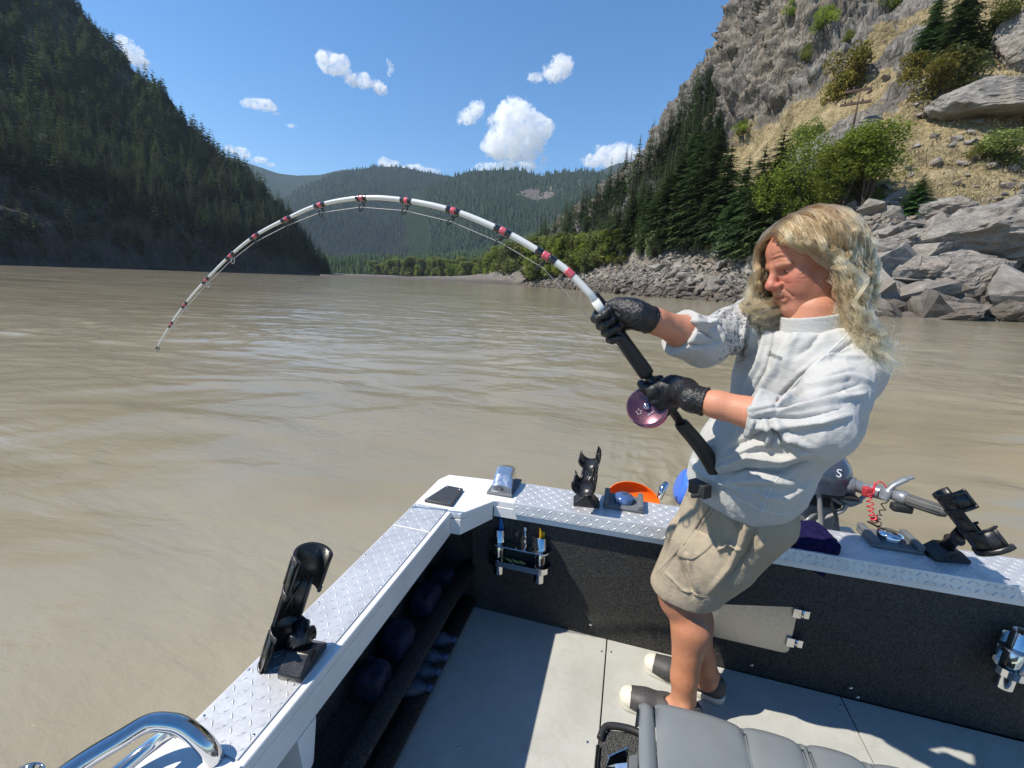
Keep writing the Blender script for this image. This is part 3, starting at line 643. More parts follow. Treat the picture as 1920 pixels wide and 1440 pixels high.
# the belt of poplars along the far river bend
belt = []
for x in np.arange(1000, 1162, 6.5): belt.append((x + rng.normal() * 3, 1.0))
for x in np.arange(918, 1090, 7): belt.append((x + rng.normal() * 3, 1.0))
for x in np.arange(700, 915, 5): belt.append((x + rng.normal() * 2, 0.6))
for i, (x, z) in enumerate(belt):
    yb = np.interp(x, [620, 700, 800, 880, 915, 960, 1000, 1100, 1160], [517.5, 519, 521, 524, 526, 529, 528, 512, 490]); r = np.interp(x, [620, 700, 800, 900, 960, 1000, 1100, 1160], [1100, 800, 620, 470, 330, 300, 190, 150]) * (1 + 0.12 * rng.random())
    yt = np.interp(x, [700, 760, 840, 905, 920, 960, 1000, 1050, 1100, 1150], [494, 488, 484, 486, 466, 458, 452, 442, 440, 430]) + rng.normal() * 5
    if z > 0.9 and x > 985: P = drop(BV_R, x, yb)
    else: P = atr(x, yb, r)
    if P is None: continue
    P[2] = max(P[2], WATER_Z + 0.3); h = up_to(P, x, yt); k = 0 if rng.random() < 0.7 else 2
    if z < 0.9 and rng.random() < 0.3:
        o = link('conifer_tree', random.choice(fir_small), None, P, label='dark conifer mixed into the far belt of poplars', cat='tree', group='conifers in the far belt'); o.scale = (h * 1.1, h * 1.1, h * 1.1); continue
    plant('poplar_tree', poplar[k], P, h, 'green poplar in the belt of trees along the river bend', 'tree', 'poplars along the far river bend', sx=h * (1.0 + 0.5 * rng.random()))
# dark conifer wall behind that belt and the far shore tip left of it
it = []
for k in range(520):
    x = 615 + rng.random() * 330; yb = np.interp(x, [615, 700, 800, 945], [513, 512, 511, 512]) - rng.random() * 6; r = 950 + 250 * rng.random(); P = atr(x, yb, r); it.append((P, 22 + 14 * rng.random()))
mass('riverside_forest', lods, it, [M_fir], 'dark conifers behind the poplar belt at the river bend')
link('sand_bar', mk_mesh('sand_bar', np.concatenate([atr(np.linspace(655, 1010, 60), np.interp(np.linspace(655, 1010, 60), [655, 700, 780, 860, 900, 1010], [518.3, 521.0, 524.0, 527.8, 530.8, 538]), np.interp(np.linspace(655, 1010, 60), [655, 700, 780, 860, 900, 1010], [1050, 760, 520, 380, 320, 250])) * np.array([1, 1, 0]) + np.array([0, 0, WATER_Z - 0.1]),
      atr(np.linspace(655, 1010, 60), np.interp(np.linspace(655, 1010, 60), [655, 780, 900, 1010], [516.6, 520.6, 525.6, 531]), np.interp(np.linspace(655, 1010, 60), [655, 780, 900, 1010], [1100, 640, 470, 330]))]),
      [(i, i + 1, i + 61, i + 60) for i in range(59)], [plain('pale_sand_bank', (0.22, 0.20, 0.13), 0.9, var=0.5, scale=0.05)], True), kind='structure', label='low pale bank in front of the far poplars')

# ---- rocks
def rock_mesh(seed, flat):
    r = np.random.default_rng(seed); bm = bmesh.new()
    P = r.normal(size=(15, 3)); P /= np.abs(P).max(1)[:, None] ** 0.75; P *= np.array([0.55, 0.40 + 0.1 * r.random(), flat])
    for p in P: bm.verts.new(p)
    bmesh.ops.convex_hull(bm, input=bm.verts); bmesh.ops.delete(bm, geom=[v for v in bm.verts if not v.link_faces], context='VERTS')
    bmesh.ops.triangulate(bm, faces=bm.faces); bm.verts.ensure_lookup_table()
    V = np.array([v.co for v in bm.verts]); F = np.array([[v.index for v in f.verts] for f in bm.faces]); bm.verts.index_update()
    F = np.array([[v.index for v in f.verts] for f in bm.faces]); bm.free(); return V, F
rocks_vf = [rock_mesh(200 + i, 0.16 + 0.2 * (i % 4) / 3) for i in range(16)]
def rough_rock(V, F, sd):
    bm = bmesh.new(); vs = [bm.verts.new(v) for v in V.tolist()]
    for f in F: bm.faces.new([vs[i] for i in f])
    bmesh.ops.subdivide_edges(bm, edges=bm.edges, cuts=3, use_grid_fill=True); bmesh.ops.triangulate(bm, faces=bm.faces)
    bm.verts.ensure_lookup_table(); bm.verts.index_update(); P = np.array([v.co for v in bm.verts]); Q = np.array([[v.index for v in f.verts] for f in bm.faces]); bm.free()
    P = P + P / (np.linalg.norm(P, axis=1)[:, None] + 1e-9) * (0.045 * fbm(P * 6 + sd, 4, sd, ridged=True))[:, None]; return P, Q
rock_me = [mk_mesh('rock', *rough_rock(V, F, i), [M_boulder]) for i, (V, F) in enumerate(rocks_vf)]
big_vf = [rock_mesh(300 + i, 0.36) for i in range(6)]
items = []
def add_rock(x, y, px, big=False):
    P, N = hit(BV_R, x, y)
    if P is None: return
    r = math.hypot(P[0], P[1]); s = px * r / 800
    items.append((px, P + N * s * 0.10, s))
for k in range(5200):
    x = 985 + rng.random() * 700; ys = np.interp(x, [c[0] for c in RX], [c[1] for c in RX]); ya = np.interp(x, [c[0] for c in RX], [c[2] for c in RX])
    v = rng.random() * 1.12 - 0.02; y = ys + (ya - ys) * v
    if v > 0.95 and rng.random() < 0.6: continue
    sc_ = np.interp(x, [985, 1100, 1400, 1640], [0.42, 0.6, 1.0, 1.5])
    add_rock(x, y, min(26, 5.6 * (0.6 + rng.pareto(3.6))) * sc_)
for k in range(1100):
    x = 1640 + rng.random() * 320; y = 402 + rng.random() * 200
    if x > 1800 and y > 480 and rng.random() < 0.75: continue
    add_rock(x, y, min(48, 10 * (0.6 + rng.pareto(2.4))) * (0.7 + 0.5 * (y - 400) / 200))
for k in range(70):
    x = 1630 + rng.random() * 300; y = 120 + rng.random() * 270; add_rock(x, y, 3 + 7 * rng.random())
items.sort(key=lambda q: -q[0])
def rock_rot():
    return Matrix.Rotation(rng.random() * 6.28, 3, 'Z') @ Matrix.Rotation(rng.normal() * 0.42 + 0.2, 3, 'X') @ Matrix.Rotation(rng.normal() * 0.42, 3, 'Y')
for px, P, s in items[:300]:
    o = link('rock', random.choice(rock_me), None, P, label='grey angular rock in the broken talus along the right bank', cat='rock', group='rocks tumbled along the right bank')
    o.rotation_euler = rock_rot().to_euler(); o.scale = (s * 1.3, s * 1.2, s * 1.2)
VV = []; FF = []; o_ = 0
for px, P, s in items[300:]:
    V, F = rocks_vf[int(rng.integers(16))]; Q = (V * s * 1.35) @ np.array(rock_rot()).T + P; VV.append(Q); FF.append(F + o_); o_ += len(V)
link('rock_rubble', mk_mesh('rock_rubble', np.concatenate(VV), np.concatenate(FF), [M_boulder]), kind='stuff', label='small broken rocks covering the right bank')
def boulder(x, y, wpx, hpx, seed, label, yaw=0.3, flat=0.36, tilt=-0.1):
    P, N = hit(BV_R, x, y)
    if P is None: return
    r = math.hypot(P[0], P[1]); w = wpx * r / 800; h = hpx * r / 800
    bm = bmesh.new(); bmesh.ops.create_icosphere(bm, subdivisions=5, radius=0.5)
    V = np.array([v.co for v in bm.verts]); F = [[v.index for v in f.verts] for f in bm.faces]; bm.free()
    rg = np.random.default_rng(seed); 
    for _ in range(16):            # chop planes off so that it breaks in flat faces
        nrm = rg.normal(size=3); nrm /= np.linalg.norm(nrm); dcut = 0.30 + 0.14 * rg.random(); e = V @ nrm - dcut; V = V - np.clip(e, 0, None)[:, None] * nrm
    V = V * np.array([w * 1.25, w * 0.9, h * 1.3]); V += (V / (np.linalg.norm(V, axis=1)[:, None] + 1e-9)) * (0.060 * w * fbm(V / w * np.array([5, 8, 9]) + seed, 5, seed, ridged=True, gain=0.6))[:, None]
    vd = math.atan2(P[1], P[0]) - math.pi / 2 + yaw
    M = np.array(Matrix.Rotation(vd, 3, 'Z') @ Matrix.Rotation(tilt, 3, 'Y'))
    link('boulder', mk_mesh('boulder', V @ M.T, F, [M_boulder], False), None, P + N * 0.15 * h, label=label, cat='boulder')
boulder(1890, 205, 120, 40, 3, 'huge flat overhanging boulder on the slope at the right edge', tilt=0.0)
boulder(1915, 95, 60, 80, 4, 'tall pale boulder above the overhanging one')
boulder(1762, 412, 56, 34, 5, 'grey rounded boulder at the lower edge of the dry grass')
boulder(1905, 395, 60, 34, 6, 'pale boulder on the grass edge at the frame side')
boulder(1855, 178, 44, 18, 7, 'flat brown boulder left of the overhanging boulder')
boulder(1705, 520, 62, 44, 8, 'rounded boulder above the waterline behind his shoulder')
boulder(1700, 572, 50, 36, 9, 'dark boulder standing at the waterline')
boulder(1775, 505, 60, 30, 10, 'pale slab of rock in the middle of the shore rocks')
boulder(1745, 590, 100, 26, 11, 'long low boulder lying at the waterline')
boulder(1800, 545, 90, 60, 12, 'big cracked shore slab leaning right', tilt=-0.4)
boulder(1850, 450, 150, 60, 13, 'long sloping slab on top of the shore rocks', tilt=-0.35)
boulder(1905, 590, 50, 34, 14, 'grey boulder at the waterline beside the dark cleft')
boulder(1668, 470, 50, 26, 15, 'white flat rock just behind his hair', tilt=-0.2)

# ---- dry grass tufts
tv = []; 
for k in range(5200):
    x = 1140 + rng.random() * 800; ya = np.interp(x, [c[0] for c in RX], [c[2] for c in RX]); yf = max(-20, np.interp(x, [c[0] for c in RX], [c[3] for c in RX])); y = yf + (ya - yf) * rng.random() ** 0.8
    if x < 1620 and rng.random() < 0.75 and not (1130 < x < 1260 and y > 480): continue
    P, N = hit(BV_R, x, y)
    if P is None or fbm(P[None] * 0.045, 4, 55)[0] > 0.09: continue
    for b in range(5):
        a = rng.random() * 6.28; w = 0.04 + 0.05 * rng.random(); hh = 0.22 + 0.40 * rng.random(); q = P + np.array([rng.normal() * 0.35, rng.normal() * 0.35, -0.05]); ln = np.array([rng.normal() * 0.25, rng.normal() * 0.25, hh])
        sd_ = np.array([math.cos(a), math.sin(a), 0]) * w; tv += [q - sd_, q + sd_, q + ln]
link('dry_grass', mk_mesh('dry_grass', np.array(tv), np.arange(len(tv)).reshape(-1, 3), [M_hay]), kind='stuff', label='golden dry grass on the right slope')

# ---- power pole
M_pole = plain('weathered_pole_wood', (0.09, 0.055, 0.04), 0.85, var=0.3, scale=4)
P = drop(BV_R, 1600, 236); r = math.hypot(P[0], P[1]); h = up_to(P, 1605, 168)
pe = empty('power_pole', P, label='brown wooden power pole with two cross arms on the slope', cat='power pole')
vx = np.array([P[1], -P[0], 0]) / r; px_ = r / 800
MB().tube([P - np.array([0, 0, 1]), P + np.array([0, 0, h])], [0.028 * h, 0.02 * h], 8).build('pole', M_pole, pe)
for f, wl in ((0.97, 15), (0.62, 17)):
    c = P + np.array([0, 0, h * f]) + vx * (-2.5 * px_); MB().box(c, (1, 1, 1), np.array([vx * wl * 2 * px_, np.cross(vx, [0, 0, 1]) * 0.3, np.array([0, 0, 0.36])]).T).build('cross_arm', M_pole, pe)
    for q in (-12, -5, 7): MB().lathe([(0.02, 0), (0.16, 0.1), (0.12, 0.4), (0.02, 0.45)], c + vx * q * px_ + np.array([0, 0, 0.15]), n=8).build('insulator', M_pole, pe)

# ---- clouds
def surface_nets(f, org, h):
    """vertices and quads of the zero level of a sampled field (negative inside)"""
    s = f < 0; nx, ny, nz = f.shape
    c = np.zeros((nx - 1, ny - 1, nz - 1), np.int8)
    for dx in (0, 1):
        for dy in (0, 1):
            for dz in (0, 1): c += s[dx:nx - 1 + dx, dy:ny - 1 + dy, dz:nz - 1 + dz]
    act = (c > 0) & (c < 8); ids = np.argwhere(act); idx = -np.ones(c.shape, np.int64); idx[act] = np.arange(len(ids))
    acc = np.zeros((len(ids), 3)); cnt = np.zeros(len(ids))
    cor = [(0, 0, 0), (1, 0, 0), (0, 1, 0), (1, 1, 0), (0, 0, 1), (1, 0, 1), (0, 1, 1), (1, 1, 1)]
    val = [f[ids[:, 0] + a, ids[:, 1] + b, ids[:, 2] + d] for a, b, d in cor]
    for i, j in ((0, 1), (2, 3), (4, 5), (6, 7), (0, 2), (1, 3), (4, 6), (5, 7), (0, 4), (1, 5), (2, 6), (3, 7)):
        x = (val[i] < 0) != (val[j] < 0); den = np.where(x, val[i] - val[j], 1); t = np.where(x, val[i] / den, 0)
        p = np.array(cor[i]) + (np.array(cor[j]) - np.array(cor[i])) * t[:, None]; acc += p * x[:, None]; cnt += x
    V = (ids + acc / np.maximum(cnt, 1)[:, None]) * h + np.array(org)
    F = []
    for ax in range(3):
        sl = [slice(None)] * 3; a = list(sl); b = list(sl); a[ax] = slice(0, -1); b[ax] = slice(1, None)
        o1, o2 = [q for q in range(3) if q != ax]
        e = s[tuple(a)] != s[tuple(b)]; inn = s[tuple(a)]
        g = np.argwhere(e); g = g[(g[:, o1] > 0) & (g[:, o2] > 0) & (g[:, o1] < f.shape[o1] - 1) & (g[:, o2] < f.shape[o2] - 1)]
        u = np.zeros(3, int); v = np.zeros(3, int); u[o1] = 1; v[o2] = 1
        q = np.stack([idx[tuple((g - u - v).T)], idx[tuple((g - v).T)], idx[tuple(g.T)], idx[tuple((g - u).T)]], 1)
        fl = inn[tuple(g.T)] ^ (ax == 1); q[~fl] = q[~fl][:, ::-1]; F.append(q)
    F = np.concatenate(F); F = F[(F >= 0).all(1)]
    return V, F
def m_cloud(dens, feat):
    t = NT('cloud_vapour'); v = t.n('VolumePrincipled'); nz = t.noise(t.coord('Object', (1 / feat,) * 3), 1.0, 8, 0.74, 0.8); t.put(v, 'Density', t.math('MULTIPLY', t.ramp(nz, [(0.46, 0.0), (0.62, 1.0)]), dens)); v.inputs['Color'].default_value = (1, 1, 1, 1); v.inputs['Anisotropy'].default_value = 0.2
    t.t.links.new(v.outputs[0], t.out.inputs['Volume']); return t.m
CLOUDS = [ # label, wispiness, puffs (x, y, rx, ry)
 ('white puffy cloud left of centre with a torn tail', [(620, 120, 24, 17), (641, 118, 16, 15), (652, 140, 14, 10), (663, 153, 14, 9), (684, 156, 15, 13), (700, 158, 10, 8), (713, 165, 13, 12)]),
 ('thin curved scrap of cloud right of the torn cloud', [(729, 118, 5, 9), (734, 128, 6, 9), (729, 138, 4, 6)]),
 ('small flat cloud above the dark hillside', [(480, 195, 27, 8), (500, 198, 18, 9), (463, 194, 12, 5)]),
 ('small white cloud high right of centre', [(1052, 126, 24, 18), (1035, 132, 18, 13), (1005, 143, 15, 7), (1066, 118, 10, 11), (1048, 145, 10, 9)]),
 ('middling cloud touching the big cloud on its left', [(892, 206, 17, 15), (876, 218, 18, 12), (866, 228, 9, 8), (902, 196, 8, 8)]),
 ('biggest billowing cloud above the middle mountain', [(965, 222, 50, 30), (1000, 238, 46, 34), (930, 232, 26, 22), (945, 262, 50, 30), (990, 275, 40, 30), (1028, 240, 24, 22), (925, 278, 30, 22), (960, 296, 46, 14), (1000, 300, 14, 18)]),
 ('flat cloud bank resting on the mountain under the big cloud', [(910, 314, 22, 7), (945, 313, 28, 9), (985, 315, 22, 8), (1018, 304, 8, 14)]),
 ('rounded cloud rising behind the hazy blue peak', [(1165, 288, 27, 17), (1140, 297, 30, 16), (1112, 305, 20, 10), (1190, 298, 18, 14), (1160, 306, 40, 10)]),
 ('small cloud peeping beside the cliff trees', [(1226, 296, 14, 7), (1240, 289, 9, 7), (1212, 299, 8, 4)]),
 ('low cloud on top of the broad mountain', [(722, 306, 14, 9), (735, 311, 16, 8), (775, 318, 30, 8), (812, 322, 16, 5), (755, 317, 20, 7)]),
 ('white cloud half hidden behind the hillside ridge', [(235, 84, 15, 13), (246, 98, 18, 16), (262, 118, 14, 12)]),
 ('small cloud rising just behind the ridge trees', [(455, 287, 13, 9), (432, 280, 10, 7)]),
 ('thin cloud sliver above the faint blue mountain', [(488, 300, 14, 5), (478, 301, 9, 4)]),
 ('tiny flat cloud scrap next to the thin sliver', [(507, 309, 10, 3.6)]),
 ('tiny wisp of cloud alone in the blue', [(545, 235, 9, 3.4)]),
 ('tiny wisp trailing below the flat cloud', [(518, 213, 8, 2.6)])]
CR = 11000.0
for ci, (lab, puffs) in enumerate(CLOUDS):
    if 'biggest' in lab: puffs = [(965 + (x - 965) * 0.92, 256 + (y - 256) * 0.92, rx * 0.80, ry * 0.82) for x, y, rx, ry in puffs]
    A = np.array(puffs, float); px = CR / 800
    cx, cy = A[:, 0].mean(), A[:, 1].mean(); c0 = at(cx, cy, CR)
    ext = np.array([np.abs(A[:, 0] - cx).max() + 30, np.abs(A[:, 1] - cy).max() + 24, A[:, 2].max() * 0.9 + 8])
    lo = np.array([(A[:, 0] - A[:, 2]).min() - cx, -((A[:, 1] + A[:, 3]).max() - cy), -np.minimum(A[:, 2], A[:, 3] * 1.6).max() * 1.45]) - 7; hi = np.array([(A[:, 0] + A[:, 2]).max() - cx, -((A[:, 1] - A[:, 3]).min() - cy), np.minimum(A[:, 2], A[:, 3] * 1.6).max() * 1.45]) + 7
    hs = max(0.45, float(np.prod(hi - lo) / 7.0e5) ** (1 / 3)); n3 = np.ceil((hi - lo) / hs).astype(int)
    g = np.stack(np.meshgrid(*[lo[i] + hs * np.arange(n3[i]) for i in range(3)], indexing='ij'), -1)
    f = np.full(g.shape[:3], 50.0); rp = np.random.default_rng(500 + ci)
    sub = []
    for (x, y, rx, ry) in puffs:
        zc = rp.normal() * rx * 0.18; sub.append((x - cx, cy - y, zc, rx, ry, min(rx, ry * 1.6)))
    for (x, y, z, rx, ry, rz) in sub:
        k = np.sqrt(((g[..., 0] - x) / rx) ** 2 + ((g[..., 1] - y) / ry) ** 2 + ((g[..., 2] - z) / rz) ** 2); f = np.minimum(f, (k - 1) * min(rx, ry))
    rm = min(14.0, float(A[:, 3].mean())); w = g + 0.2 * rm * fbm(g / rm * 1.1, 2, 300 + ci)[..., None]
    f = f + rm * 0.02 - 0.75 * rm * np.abs(fbm(w / rm * 1.05, 5, 200 + ci, gain=0.62)) + rm * 0.16 * fbm(w / rm * 0.6, 2, 400 + ci) + 0.70 * rm * np.abs(fbm(w / rm * 2.6, 4, 250 + ci, gain=0.8))
    V, F = surface_nets(f, lo, hs)
    if not len(V): continue
    V = (V @ CAM_R.T) * px
    o = link('cloud', mk_mesh('cloud', V, F, [m_cloud(1.0 / (px * (4.6 if rm > 6 else 3.6)), px * rm * 1.1)], True), None, c0, label=lab, cat='cloud')

# ---- haze
t = NT('valley_haze'); v = t.n('VolumePrincipled'); v.inputs['Color'].default_value = (0.62, 0.80, 1.0, 1); v.inputs['Density'].default_value = 0.00005; v.inputs['Anisotropy'].default_value = 0.1
t.t.links.new(v.outputs[0], t.out.inputs['Volume'])
HZ = MB().box((0, 3300, 946), (15000, 7800, 1906)).build('haze', t.m, kind='stuff', label='thin blue summer haze in the valley air')
# ================================================================== THE BOAT
GT = 0.63
def m_paint():
    t = NT('white_boat_paint'); c = t.coord(); n = t.noise(c, 6, 6, 0.65); f = t.noise(c, 55, 6, 0.75, 0.5)
    col = t.ramp(n, [(0.3, (0.68, 0.68, 0.67)), (0.7, (0.78, 0.785, 0.78))])
    col = t.mix(t.ramp(f, [(0.68, 0.0), (0.72, 0.75)]), col, (0.22, 0.22, 0.22))
    col = t.mix(t.ramp(t.noise(c, 3, 8, 0.8, 1.5), [(0.60, 0.0), (0.80, 0.45)]), col, (0.42, 0.39, 0.33))
    t.pr(Base__Color=col, Roughness=t.ramp(n, [(0.3, 0.28), (0.7, 0.45)]), Normal=t.bump(f, 0.15, 0.001)); return t.m
def m_tread():
    t = NT('tread_plate_aluminium'); c = t.coord(); n = t.noise(c, 9, 6, 0.7, 0.4); f = t.noise(c, 160, 4, 0.7)
    col = t.ramp(n, [(0.3, (0.50, 0.51, 0.52)), (0.55, (0.64, 0.65, 0.66)), (0.75, (0.72, 0.72, 0.70))])
    col = t.mix(t.ramp(t.noise(c, 26, 6, 0.75, 1.0), [(0.60, 0.0), (0.75, 0.5)]), col, (0.42, 0.39, 0.33))
    t.pr(Base__Color=col, Metallic=0.55, Roughness=t.ramp(f, [(0.3, 0.42), (0.7, 0.58)]), Normal=t.bump(f, 0.3, 0.0006)); return t.m
def m_carpet(name, a, b, scl=1.0):
    t = NT(name); c = t.coord('Object', (1, 1, 0.62)); n = t.noise(c, 150 * scl, 4, 0.7, 1.2); v = t.n('TexVoronoi', Vector=c, Scale=210 * scl)
    h = t.math('SUBTRACT', n, t.math('MULTIPLY', v.outputs[0], 0.7)); col = t.ramp(n, [(0.35, a), (0.68, b)])
    t.pr(Base__Color=col, Roughness=0.95, Normal=t.bump(h, 1.0, 0.010), Specular__IOR__Level=0.15); return t.m
def m_deck():
    t = NT('grey_deck_sheet'); c = t.coord(); n = t.noise(c, 4, 7, 0.7, 0.5); f = t.noise(c, 240, 3, 0.7)
    col = t.ramp(n, [(0.3, (0.36, 0.37, 0.34)), (0.55, (0.43, 0.44, 0.41)), (0.75, (0.49, 0.49, 0.45))])
    col = t.mix(t.ramp(f, [(0.62, 0.0), (0.7, 0.35)]), col, (0.25, 0.25, 0.23))
    col = t.mix(t.ramp(t.noise(c, 11, 8, 0.8, 1.0), [(0.52, 0.0), (0.75, 0.55)]), col, (0.30, 0.27, 0.21))
    t.pr(Base__Color=col, Roughness=0.6, Normal=t.bump(f, 0.25, 0.0008)); return t.m
M_white = m_paint(); M_tread = m_tread(); M_carpet = m_carpet('charcoal_carpet', (0.036, 0.036, 0.035), (0.13, 0.13, 0.122)); M_deck = m_deck()
M_steel = plain('polished_steel', (0.62, 0.62, 0.62), 0.10, 1.0, var=0.05, scale=20)
M_brushed = plain('brushed_aluminium', (0.48, 0.46, 0.42), 0.42, 0.85, var=0.2, scale=60)
M_chrome = plain('chrome', (0.75, 0.76, 0.78), 0.07, 1.0, var=0.03)
M_blk = plain('black_nylon', (0.016, 0.016, 0.017), 0.32, var=0.3, scale=40, bump=0.0004, bscale=400)
M_blkm = plain('matt_black_rubber', (0.02, 0.02, 0.021), 0.6, var=0.2)
M_gasket = plain('dark_seam', (0.03, 0.03, 0.03), 0.9)
M_grey = plain('grey_plastic', (0.13, 0.14, 0.15), 0.5, var=0.1)
boat = empty('fishing_boat', (0, 0, 0), label='open aluminium river boat with white gunwales and dark carpeted cockpit', cat='boat')
def TY(x): return 0.022 * (x + 0.4)
X0, X1 = -0.80, 2.6
# deck panels, with real joints between them
mbx = [(-0.62, 0.036), (0.041, 0.946), (0.951, 2.4)]
for a, b in mbx:
    MB().prism([(a, -1.2, -0.02), (b, -1.2, -0.02), (b, 1.675, -0.02), (a, 1.675, -0.02)], (0, 0, 0.02)).build('deck_panel', M_deck, boat, bevel=0.0015, seg=1)
MB().prism([(-0.82, -1.3, -0.06), (2.5, -1.3, -0.06), (2.5, 1.9, -0.06), (-0.82, 1.9, -0.06)], (0, 0, 0.036)).build('bilge', M_gasket, boat)
for x, y in ((0.02, 1.60), (0.06, 1.61), (0.93, 1.63), (0.97, 1.60), (-0.42, 1.05), (0.0, 1.2), (0.5, 1.64)):
    MB().lathe([(0.0, 0.0016), (0.0035, 0.0016), (0.0045, 0.0004)], (x, y, 0.0), n=10).build('deck_screw', M_steel, boat)
# transom wall (carpeted) and its cap
MB().prism([(-0.60, 1.672, 0.0), (2.5, 1.69, 0.0), (2.5, 1.617 + TY(2.5), 0.598), (-0.60, 1.606, 0.598)], (0, 0.03, 0)).build('transom_wall', M_carpet, boat)
MB().prism([(-0.79, 1.80, -0.6), (2.5, 1.86, -0.6), (2.5, 1.86, 0.60), (-0.79, 1.80, 0.60)], (0, -0.02, 0)).build('transom_outer_skin', M_white, boat)
capL = [(-0.80, 1.70), (-0.775, 1.765), (-0.42, 1.80), (2.5, 1.80 + TY(2.5)), (2.5, 1.615 + TY(2.5)), (-0.47, 1.605), (-0.493, 1.595), (-0.585, 1.452), (-0.627, 1.450), (-0.627, -1.3), (-0.80, -1.3)]
MB().prism([(x, y, GT - 0.028) for x, y in capL], (0, 0, 0.028)).build('gunwale_cap', M_white, boat, bevel=0.006, seg=3)
# lips hanging below the cap, butted end to end
MB().prism([(-0.632, -1.3, 0.532), (-0.627, -1.3, 0.532), (-0.627, -1.3, GT - 0.026), (-0.632, -1.3, GT - 0.026)], (0, 2.745, 0)).build('gunwale_lip', M_white, boat)
MB().prism([(-0.627, 1.446, 0.535), (-0.587, 1.449, 0.535), (-0.494, 1.592, 0.545), (-0.499, 1.597, 0.545), (-0.590, 1.455, 0.535), (-0.627, 1.452, 0.535)], (0, 0, GT - 0.026 - 0.538)).build('corner_gusset', M_white, boat)
MB().prism([(-0.492, 1.597, 0.556), (2.5, 1.615 + TY(2.5), 0.556), (2.5, 1.622 + TY(2.5), 0.556), (-0.492, 1.604, 0.556)], (0, 0, GT - 0.026 - 0.556)).build('transom_lip', M_white, boat, bevel=0.002, seg=1)
# weld scars in the corner
mb = MB()
for a, b in (((-0.775, 1.765), (-0.60, 1.47)),):
    pts = [np.array([a[0] + (b[0] - a[0]) * f, a[1] + (b[1] - a[1]) * f, GT + 0.0005]) for f in np.linspace(0.02, 0.45, 14)]
    mb.tube(pts, [0.0015 + 0.0006 * (i % 2) for i in range(14)], 6)
mb.build('weld_bead', M_white, boat)
# tread plates with raised lozenges
def lozenge(c, d, n, L=0.021, w=0.0050, h=0.0012):
    d = d / np.linalg.norm(d); s = np.cross(n, d); c = np.array(c)
    return [c - d * L / 2, c + s * w / 2, c + d * L / 2, c - s * w / 2, c - d * L * 0.2 + n * h, c + d * L * 0.2 + n * h]
LF = [(0, 4, 1), (1, 4, 5), (1, 5, 2), (2, 5, 3), (3, 5, 4), (3, 4, 0)]
LF = [f[::-1] for f in LF]
def tread(o, u, v, lu, lv, n, name, parent, ang=0.0, pitch=0.0245):
    V = []; F = []; u = np.array(u, float); v = np.array(v, float); n = np.array(n, float); o = np.array(o, float)
    for i in range(int(lu / pitch)):
        for j in range(int(lv / pitch)):
            c = o + u * (i + 0.6) * pitch + v * (j + 0.6) * pitch + n * 0.0003
            if (i + 0.6) * pitch > lu - 0.008 or (j + 0.6) * pitch > lv - 0.008: continue
            s = 1 if (i + j) % 2 else -1; a = s * math.pi / 4 + ang; dd = u * math.cos(a) + v * math.sin(a)
            b = len(V); V += lozenge(c, dd, n); F += [tuple(q + b for q in f) for f in LF]
    o_ = child(name, V, F, M_tread, parent, kind='stuff'); return o_
for (ya, yb) in ((-1.2, 0.468), (0.474, 1.285), (1.289, 1.462)):
    y0, y1 = ya, yb
    MB().prism([(-0.794, y0, GT + 0.0003), (-0.646, y0, GT + 0.0003), (-0.646, y1, GT + 0.0003), (-0.794, y1, GT + 0.0003)], (0, 0, 0.003)).build('tread_plate', M_tread if y0 > 0.47 else M_white, boat, bevel=0.001, seg=1)
    if y0 > 0.47: tread((-0.794, y0, GT + 0.0032), (1, 0, 0), (0, 1, 0), 0.148, y1 - y0, (0, 0, 1), 'diamond_tread', boat, ang=0.0)
for k in range(9):
    for x in (-0.785, -0.655): MB().lathe([(0.0, 0.0012), (0.0026, 0.001), (0.0034, 0)], (x + 0.004 * math.sin(k * 5), 0.52 + k * 0.115, GT + 0.0034), n=8).build('plate_screw', M_steel, boat)
xa, xb = -0.405, 2.45
ya, yb = 1.603, 1.795
def tq(x, y, z): return (x, y + TY(x), z)
MB().prism([tq(xa, ya, GT + 0.0003), tq(xb, ya, GT + 0.0003), tq(xb, yb, GT + 0.0003), tq(xa, yb, GT + 0.0003)], (0, 0, 0.003)).build('tread_plate', M_tread, boat)
MB().prism([tq(xa, ya + 0.001, GT + 0.0033), tq(xb, ya + 0.001, GT + 0.0033), tq(xb, ya - 0.010, GT - 0.044), tq(xa, ya - 0.010, GT - 0.044)], (0, -0.003, 0)).build('tread_plate_fold', M_tread, boat, bevel=0.0015, seg=2)
uu = np.array([1, 0.022, 0]); uu /= np.linalg.norm(uu)
tread(tq(xa, ya + 0.003, GT + 0.0033), uu, (0, 1, 0), xb - xa, yb - ya, (0, 0, 1), 'diamond_tread', boat, ang=0.0, pitch=0.0255)
tread(tq(xa, ya - 0.0030, GT + 0.0025), uu, (0, -0.22, -0.975), xb - xa, 0.048, (0, -0.975, 0.22), 'diamond_tread', boat, ang=0.0, pitch=0.0240)
